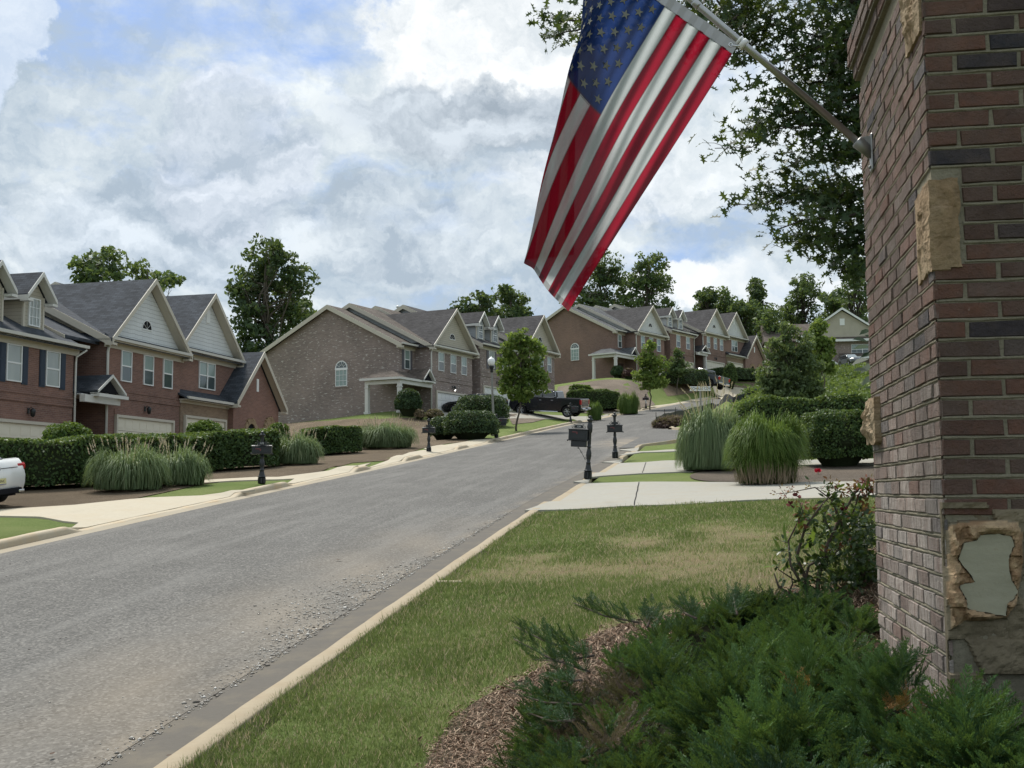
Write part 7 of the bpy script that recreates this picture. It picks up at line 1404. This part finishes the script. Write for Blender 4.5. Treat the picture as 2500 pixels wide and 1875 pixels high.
def juniper(cx, cy, rx, ry, h, n, label, seed, aim=None, ssc=1.0):
    rng = np.random.default_rng(seed); g = GP(cx, cy); R = empty('juniper', g, 0, label, 'juniper shrub', 'spreading junipers at the foot of the pillar'); core = MB()
    K = max(8, int(rx*ry*90)); ka = rng.uniform(0, 2*pi, K); kr = np.sqrt(rng.random(K))*.97; kx, ky = np.cos(ka)*kr*rx, np.sin(ka)*kr*ry; kh = h*(np.sqrt(np.clip(1-kr**2, 0, 1))*.7+.22)*rng.uniform(.68, 1.12, K); krad = rng.uniform(.07, .15, K)*(ssc/.6); kt = rng.normal(0, .23, K)
    ki = rng.integers(0, K, n); oa = rng.uniform(0, 2*pi, n); orr = np.sqrt(rng.random(n)); X = kx[ki]+np.cos(oa)*orr*krad[ki]; Y = ky[ki]+np.sin(oa)*orr*krad[ki]; wx, wy = cx+X, cy+Y; bump_ = 1-orr
    Z = kh[ki]*(1-.42*orr**2)*rng.uniform(.8, 1.0, n) + T(wx, wy)-g.z; a = oa; r = np.clip(orr, 0, 1)
    # keep out of the pillar
    lx = (wx-PC.x)*DR.x+(wy-PC.y)*DR.y; ly = (wx-PC.x)*DL.x+(wy-PC.y)*DL.y; ok = ~((lx > -.10) & (ly > -.12) & (ly < LL+.1)); X, Y, Z, a, r, wx, wy, bump_, ki = (q[ok] for q in (X, Y, Z, a, r, wx, wy, bump_, ki)); n = len(X)
    yaw = a-pi/2+rng.normal(0, .5, n); pitch = .68*(1-r)+rng.normal(-.04, .2, n); tone = rng.normal(0, .08, n)+kt[ki]+.15*(bump_-.5); sc = rng.uniform(.5, .85, n)*ssc*.85; pos = np.stack([X, Y, Z], 1)
    dead = np.zeros(n, bool)
    for (px, py, rad) in DEADP:
        d_ = ray(px, py); t_ = ((wx*d_.x+wy*d_.y+(Z+g.z-EYE)*d_.z)/d_.length_squared); dist = np.sqrt((wx-d_.x*t_)**2+(wy-d_.y*t_)**2+(Z+g.z-EYE-d_.z*t_)**2); dead |= dist < rad*rng.uniform(.5, 1.1, n)*.8
    V, C = place(JP, pos[~dead], yaw[~dead], pitch[~dead], rng.normal(0, .4, (~dead).sum()), sc[~dead], tone[~dead], rng); np_mesh('sprays', V, np.arange(len(V)).reshape(-1, 4), JM, C, R)
    if dead.sum() > 3:
        m = dead & ((np.arange(n) % 2) == 0); V, C = place(JP, pos[m]-np.array([0, 0, .03]), yaw[m], pitch[m], rng.normal(0, .4, m.sum()), sc[m]*.85, tone[m], rng); orange = cx > 1.0; np_mesh('dead_sprays', V, np.arange(len(V)).reshape(-1, 4), JO if orange else JB, C, R)
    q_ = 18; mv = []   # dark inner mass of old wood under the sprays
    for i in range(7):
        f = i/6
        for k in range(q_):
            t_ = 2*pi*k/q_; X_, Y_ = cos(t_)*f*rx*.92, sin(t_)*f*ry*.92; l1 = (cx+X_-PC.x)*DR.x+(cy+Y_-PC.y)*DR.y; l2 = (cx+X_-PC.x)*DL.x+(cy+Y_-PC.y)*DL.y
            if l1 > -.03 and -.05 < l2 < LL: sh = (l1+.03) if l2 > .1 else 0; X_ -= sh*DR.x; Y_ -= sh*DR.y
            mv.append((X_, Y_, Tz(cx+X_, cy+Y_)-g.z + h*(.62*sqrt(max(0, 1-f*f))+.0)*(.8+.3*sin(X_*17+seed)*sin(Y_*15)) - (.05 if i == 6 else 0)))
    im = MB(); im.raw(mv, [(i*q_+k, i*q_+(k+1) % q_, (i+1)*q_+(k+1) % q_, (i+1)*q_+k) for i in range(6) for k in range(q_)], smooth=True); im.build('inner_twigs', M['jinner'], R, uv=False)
    for k in range(int(12*rx)): e = rng.integers(0, n); core.tube([(rng.normal(0, .08), rng.normal(0, .08), -.05), (X[e]*.5, Y[e]*.5, max(.05, Z[e]*.45)), (X[e], Y[e], Z[e])], [.012, .008, .003], 4)
    core.build('stem', M['twig'], R, uv=False)
for k, (cx, cy, rx, ry, yt, n, lab, ss) in enumerate((
    (1.0, 6.95, .66, .5, 1500, 1150, 'juniper with long tips reaching left over the lawn, back left of the bed', .62), (1.5, 6.5, .48, .5, 1500, 900, 'juniper in front of the rose bush stems', .6), (.62, 6.1, .5, .55, 1545, 1150, 'juniper with a brown dead patch, on the left of the bed', .62),
    (1.28, 5.5, .5, .6, 1520, 1250, 'juniper in the middle of the bed left of the pillar', .6), (.62, 5.2, .5, .5, 1610, 1150, 'juniper at the bottom left of the bed, over the pine straw', .6), (1.16, 4.5, .5, .52, 1505, 1100, 'juniper against the lower left face of the pillar', .6),
    (1.62, 3.52, .6, .42, 1515, 1400, 'juniper below the stone niche', .56), (.95, 3.65, .46, .45, 1640, 800, 'juniper with an orange dead tuft, bottom right', .56), (1.3, 2.85, .52, .4, 1735, 1100, 'nearest juniper in the bottom right corner', .5), (.75, 2.9, .38, .4, 1780, 640, 'pale tipped juniper at the lower frame edge', .5), (1.32, 3.86, .3, .28, 1525, 620, 'small juniper tucked under the bottom corner of the pillar', .5), (.26, 6.35, .3, .42, 1600, 480, 'small juniper on the left rim beside the bare straw', .55), (.30, 5.65, .32, .42, 1700, 520, 'juniper with brown inner twigs on the lower left rim', .55), (.36, 4.95, .32, .42, 1800, 520, 'juniper at the lower left rim where it meets the frame edge', .55))):
    gz0 = Tz(cx, cy); zt_ = EYE + ray(1250+FPX*cx/cy, yt).z/ray(1250+FPX*cx/cy, yt).y*cy; juniper(cx, cy, rx, ry, max(.16, zt_-gz0-.07), n, lab, 200+k, ssc=ss)
# reaching branch tips on the left rim
def tips():
    rng = np.random.default_rng(9)
    R = empty('juniper', G(1330, 1560), 0, 'low juniper whose bare long tips creep left onto the grass', 'juniper shrub', 'spreading junipers at the foot of the pillar'); O_ = R.location; mb = MB(); pos, yaw, pit, sc = [], [], [], []
    for (x0, y0, x1, y1, Y) in ((1560, 1520, 1400, 1472, 6.6), (1420, 1590, 1258, 1530, 6.7), (1440, 1640, 1255, 1560, 6.3), (1420, 1720, 1245, 1690, 5.9), (1450, 1600, 1300, 1610, 6.4), (1700, 1510, 1650, 1470, 6.6), (1800, 1500, 1790, 1445, 6.3), (1580, 1530, 1590, 1490, 6.6), (1400, 1760, 1290, 1740, 5.7), (1440, 1850, 1330, 1870, 5.2), (1420, 1660, 1330, 1650, 6.1)):
        a = P(x0, y0, Y-.2)-O_; b = P(x1, y1, Y+.15)-O_; d = (b-a); L_ = d.length; d.normalize(); mb.tube([a, a.lerp(b, .5)-Vector((0, 0, .02)), b], [.008, .006, .003], 4); yw = atan2(-d.x, d.y)
        for k in range(int(L_/.022)): f = (k+.5)/int(L_/.022); q = a.lerp(b, f*.9); pos.append(tuple(q+Vector(rng.normal(0, .018, 3)))); yaw.append(yw+rng.normal(0, .45)); pit.append(atan2(d.z, .8)+rng.normal(0, .22)); sc.append(rng.uniform(.28, .45)*(1.05-.4*f))
    n = len(pos); V, C = place(JP, np.array(pos), np.array(yaw), np.array(pit), rng.normal(0, .4, n), np.array(sc), rng.normal(-.05, .1, n), rng); np_mesh('sprays', V, np.arange(len(V)).reshape(-1, 4), JM, C, R); mb.build('stem', M['twig'], R, uv=False)
tips()
# ---------------------------------------------------------------- lawn blades, straw and gravel in the foreground
def scatter_blades():
    rng = np.random.default_rng(55); n = 520000; u = rng.random(n); Y = 5.6*(26/5.6)**(u**.72); px = rng.uniform(330, 2170, n); x = (px-1250)/FPX*Y*1.01; s, tau = xy2st(x, Y); d = tau-CWR
    g = G(1281, 1249); gl = [G(*q) for q in ((1281, 1250), (1519, 1240), (1826, 1225), (2095, 1218))]; ok = (d > -.03) & (Y < np.interp(x, [q.x for q in gl], [q.y for q in gl])-.01)
    mul = mulch_mask(x, Y); ok &= ~(mul > rng.random(n)*.9+.05); dry = dryness(x, Y); ok &= rng.random(n) > np.clip(dry*1.05-.05+.3*(mnz(x, Y, 2.2) > .62), 0, .93)
    x, Y, dry, d = x[ok], Y[ok], dry[ok], d[ok]; m = len(x); z = T(x, Y)-.004; tuft = mnz(x, Y, 1.3); h = rng.uniform(.018, .05, m)*(.65+.8*tuft)*(1+.012*Y); h *= np.where(rng.random(m) < .02, 2.0, 1); w_ = rng.uniform(.0012, .0024, m)*(1+.13*Y); a = rng.uniform(0, 2*pi, m); ln = rng.uniform(.1, .9, m)*h
    bx, by = np.cos(a)*w_, np.sin(a)*w_; la = rng.uniform(0, 2*pi, m); V = np.stack([np.stack([x-bx, Y-by, z], 1), np.stack([x+bx, Y+by, z], 1), np.stack([x+np.cos(la)*ln, Y+np.sin(la)*ln, z+h], 1)], 1).reshape(-1, 3)
    col = np.clip(.36+rng.normal(0, .15, m)+.30*(mnz(x, Y, .45)-.5)+dry*.25, 0, .86); col = np.where(rng.random(m) < .12+.5*dry+.2*mnz(x, Y, .8)**3, rng.uniform(.9, 1, m), col)
    t = NT('lawn_blade'); c = t.ramp(t.attr(), [(0, (.085, .13, .03)), (.5, (.185, .235, .07)), (.85, (.31, .33, .13)), (.9, (.40, .33, .20)), (1, (.52, .43, .29))]); t.set(c, .6, .2); tr = t.N.new('ShaderNodeBsdfTranslucent'); mx = t.N.new('ShaderNodeMixShader'); mx.inputs[0].default_value = .35; t.L.new(c, tr.inputs[0]); t.L.new(t.b.outputs[0], mx.inputs[1]); t.L.new(tr.outputs[0], mx.inputs[2]); t.L.new(mx.outputs[0], t.out.inputs[0])
    o = np_mesh('grass', V, np.arange(m*3).reshape(-1, 3), t.m, np.repeat(col, 3)); tag(o, 'patchy short lawn grass between the near kerb and the mulch bed', 'grass', kind='stuff')
def mnz(x, y, f):   # smooth pseudo noise 0..1
    v = np.sin(x*f*2.1+1.3*np.sin(y*f*1.7))*np.sin(y*f*2.3+1.1*np.sin(x*f*1.9+2)) + .5*np.sin(x*f*5.3+y*f*1.1+2*np.sin(y*f*3.1))*np.sin(y*f*4.7-x*f*2.2); return np.clip(.5+v*.38, 0, 1)
BEDP = np.array(smooth_poly(pp((960, 2050), (1040, 1870), (1090, 1780), (1160, 1715), (1250, 1675), (1330, 1630), (1450, 1550), (1600, 1510), (1800, 1492), (1850, 1465), (1960, 1440), (2060, 1440), (2110, 1400)) + [(2.6, 9.0), (4.5, 7.5), (4.6, 1.5), (2, .4), (.3, .8)], 2))
def mulch_mask(x, y):
    ins = np.zeros(x.shape, bool); dm = np.full(x.shape, 9.0); n = len(BEDP)
    for i in range(n):
        ax, ay = BEDP[i]; bx, by = BEDP[(i+1) % n]; c = ((ay > y) != (by > y)) & (x < (bx-ax)*(y-ay)/(by-ay+1e-12)+ax); ins ^= c; t = np.clip(((x-ax)*(bx-ax)+(y-ay)*(by-ay))/((bx-ax)**2+(by-ay)**2+1e-12), 0, 1); dm = np.minimum(dm, np.hypot(x-ax-t*(bx-ax), y-ay-t*(by-ay)))
    sd = np.where(ins, dm, -dm)+.12*np.sin(x*9+y*4)*np.sin(y*7); return np.clip(.5+sd*2.6, 0, 1)
scatter_blades()
def straw():
    rng = np.random.default_rng(56); n = 90000; Y = 4.2*(12/4.2)**(rng.random(n)**.8); px = rng.uniform(820, 2200, n); x = (px-1250)/FPX*Y; ok = mulch_mask(x, Y) > rng.random(n)*.8+.15; x, Y = x[ok], Y[ok]; n = len(x)
    z = T(x, Y)+.022+rng.uniform(0, .028, n); l = rng.uniform(.03, .085, n); a = rng.uniform(0, 2*pi, n); w_ = rng.uniform(.0009, .002, n)*(1+.06*Y); dx, dy = np.cos(a)*l, np.sin(a)*l; up = rng.normal(0, .012, n); cx = rng.normal(0, .012, n); nx, ny = -np.sin(a)*w_, np.cos(a)*w_
    V = np.stack([np.stack([x-dx*.5-nx, Y-dy*.5-ny, z-up], 1), np.stack([x-dx*.5+nx, Y-dy*.5+ny, z-up], 1), np.stack([x+cx+nx, Y+cx+ny, z+.006], 1), np.stack([x+dx*.5, Y+dy*.5, z+up], 1), np.stack([x+cx-nx, Y+cx-ny, z+.006], 1)], 1).reshape(-1, 3)
    t = NT('straw_needle'); c = t.ramp(t.attr(), [(0, (.10, .06, .04)), (.5, (.27, .17, .11)), (1, (.46, .35, .25))]); o = np_mesh('pine_straw', V, np.arange(n*5).reshape(-1, 5), t.set(c, .7, .25), np.repeat(rng.random(n), 5)); tag(o, 'loose brown pine straw around the junipers', 'pine straw', kind='stuff')
straw()
def gravel():
    rng = np.random.default_rng(57); V, F, C = [], [], []; ico = [(0, 0, 1), (.9, 0, .2), (.28, .85, .25), (-.72, .53, .15), (-.7, -.5, .3), (.3, -.85, .2), (0, 0, -.3)]; fc = [(0, 1, 2), (0, 2, 3), (0, 3, 4), (0, 4, 5), (0, 5, 1), (6, 2, 1), (6, 3, 2), (6, 4, 3), (6, 5, 4), (6, 1, 5)]
    n = 4200; s = np.where(rng.random(n) < .6, rng.normal(13.8, 1.9, n), rng.uniform(6.5, 24, n)); wdt = .10+.42*np.exp(-((s-13.8)/2.4)**2); tau = 3.78-np.abs(rng.normal(0, 1, n))*wdt; k2 = rng.random(n) < .05; tau = np.where(k2, rng.uniform(-3.4, 3.6, n), tau); s = np.where(k2, rng.uniform(6, 17, n), s); x, y = st2xy(s, tau); z = H(x, y)+.04*(1-(tau/HW)**2); r = rng.gamma(2.2, .0032, n)+.0025
    base_ = np.array(ico)[None]*(1+rng.normal(0, .18, (n, 7, 3))); a = rng.uniform(0, 2*pi, n); c_, s_ = np.cos(a)[:, None], np.sin(a)[:, None]; X = base_[:, :, 0]*c_-base_[:, :, 1]*s_; Yy = base_[:, :, 0]*s_+base_[:, :, 1]*c_; V = np.stack([X, Yy, base_[:, :, 2]*.7], -1)*r[:, None, None]+np.stack([x, y, z], 1)[:, None, :]; F = (np.arange(n)[:, None, None]*7+np.array(fc)[None]).reshape(-1, 3)
    t = NT('gravel_stone'); c = t.ramp(t.attr(), [(0, (.16, .14, .12)), (.3, (.30, .28, .25)), (.8, (.46, .44, .40)), (1, (.68, .66, .62))]); o = np_mesh('gravel', V.reshape(-1, 3), F, t.set(c, .85, .3), np.repeat(rng.random(n), 7)); tag(o, 'loose gravel gathered along the right gutter', 'gravel', kind='stuff')
gravel()
def dryleaf(px, py, size, label, seed, road=True):
    rng = np.random.default_rng(seed); g = G(px, py); s, tau = xy2st(g.x, g.y); m = MB(); p = [(0, 0, .004), (.35, .3, .05), (.8, .35, .02), (1.2, 0, .06), (.8, -.33, .09), (.35, -.28, .03)]; ctr = (.6, 0, .015)
    for i in range(6): m.face([[q*size for q in v] for v in (p[i], p[(i+1) % 6], ctr)], smooth=True)
    z = float(H(g.x, g.y))+.045 if road else g.z+.03; o = m.build('fallen_leaf', flat('dry_leaf', (.07, .04, .025), .8, .2, var=.4, vs_=60), None, uv=False, loc=(g.x, g.y, z), rot=(0, 0, rng.uniform(0, 6))); tag(o, label, 'leaf')
dryleaf(836, 1353, .09, 'curled dark leaf alone in the middle of the road', 1); dryleaf(124, 1812, .05, 'small dark leaf at the lower left of the road', 2); dryleaf(405, 1815, .05, 'left one of two dead leaves in the near gutter', 3); dryleaf(418, 1812, .05, 'right one of two dead leaves in the near gutter', 4)
def slab(px, py, label):   # small pale utility lid in the grass
    g = G(px, py); m = MB(); m.bbox(-.2, .2, -.05, .05, -.03, .012, .012); o = m.build('stone_slab', M['curb'], None, uv=False, loc=(g.x, g.y, g.z+.01), rot=(0, 0, -.2)); tag(o, label, 'stone slab')
slab(1088, 1422, 'small flat pale slab in the grass behind the kerb')
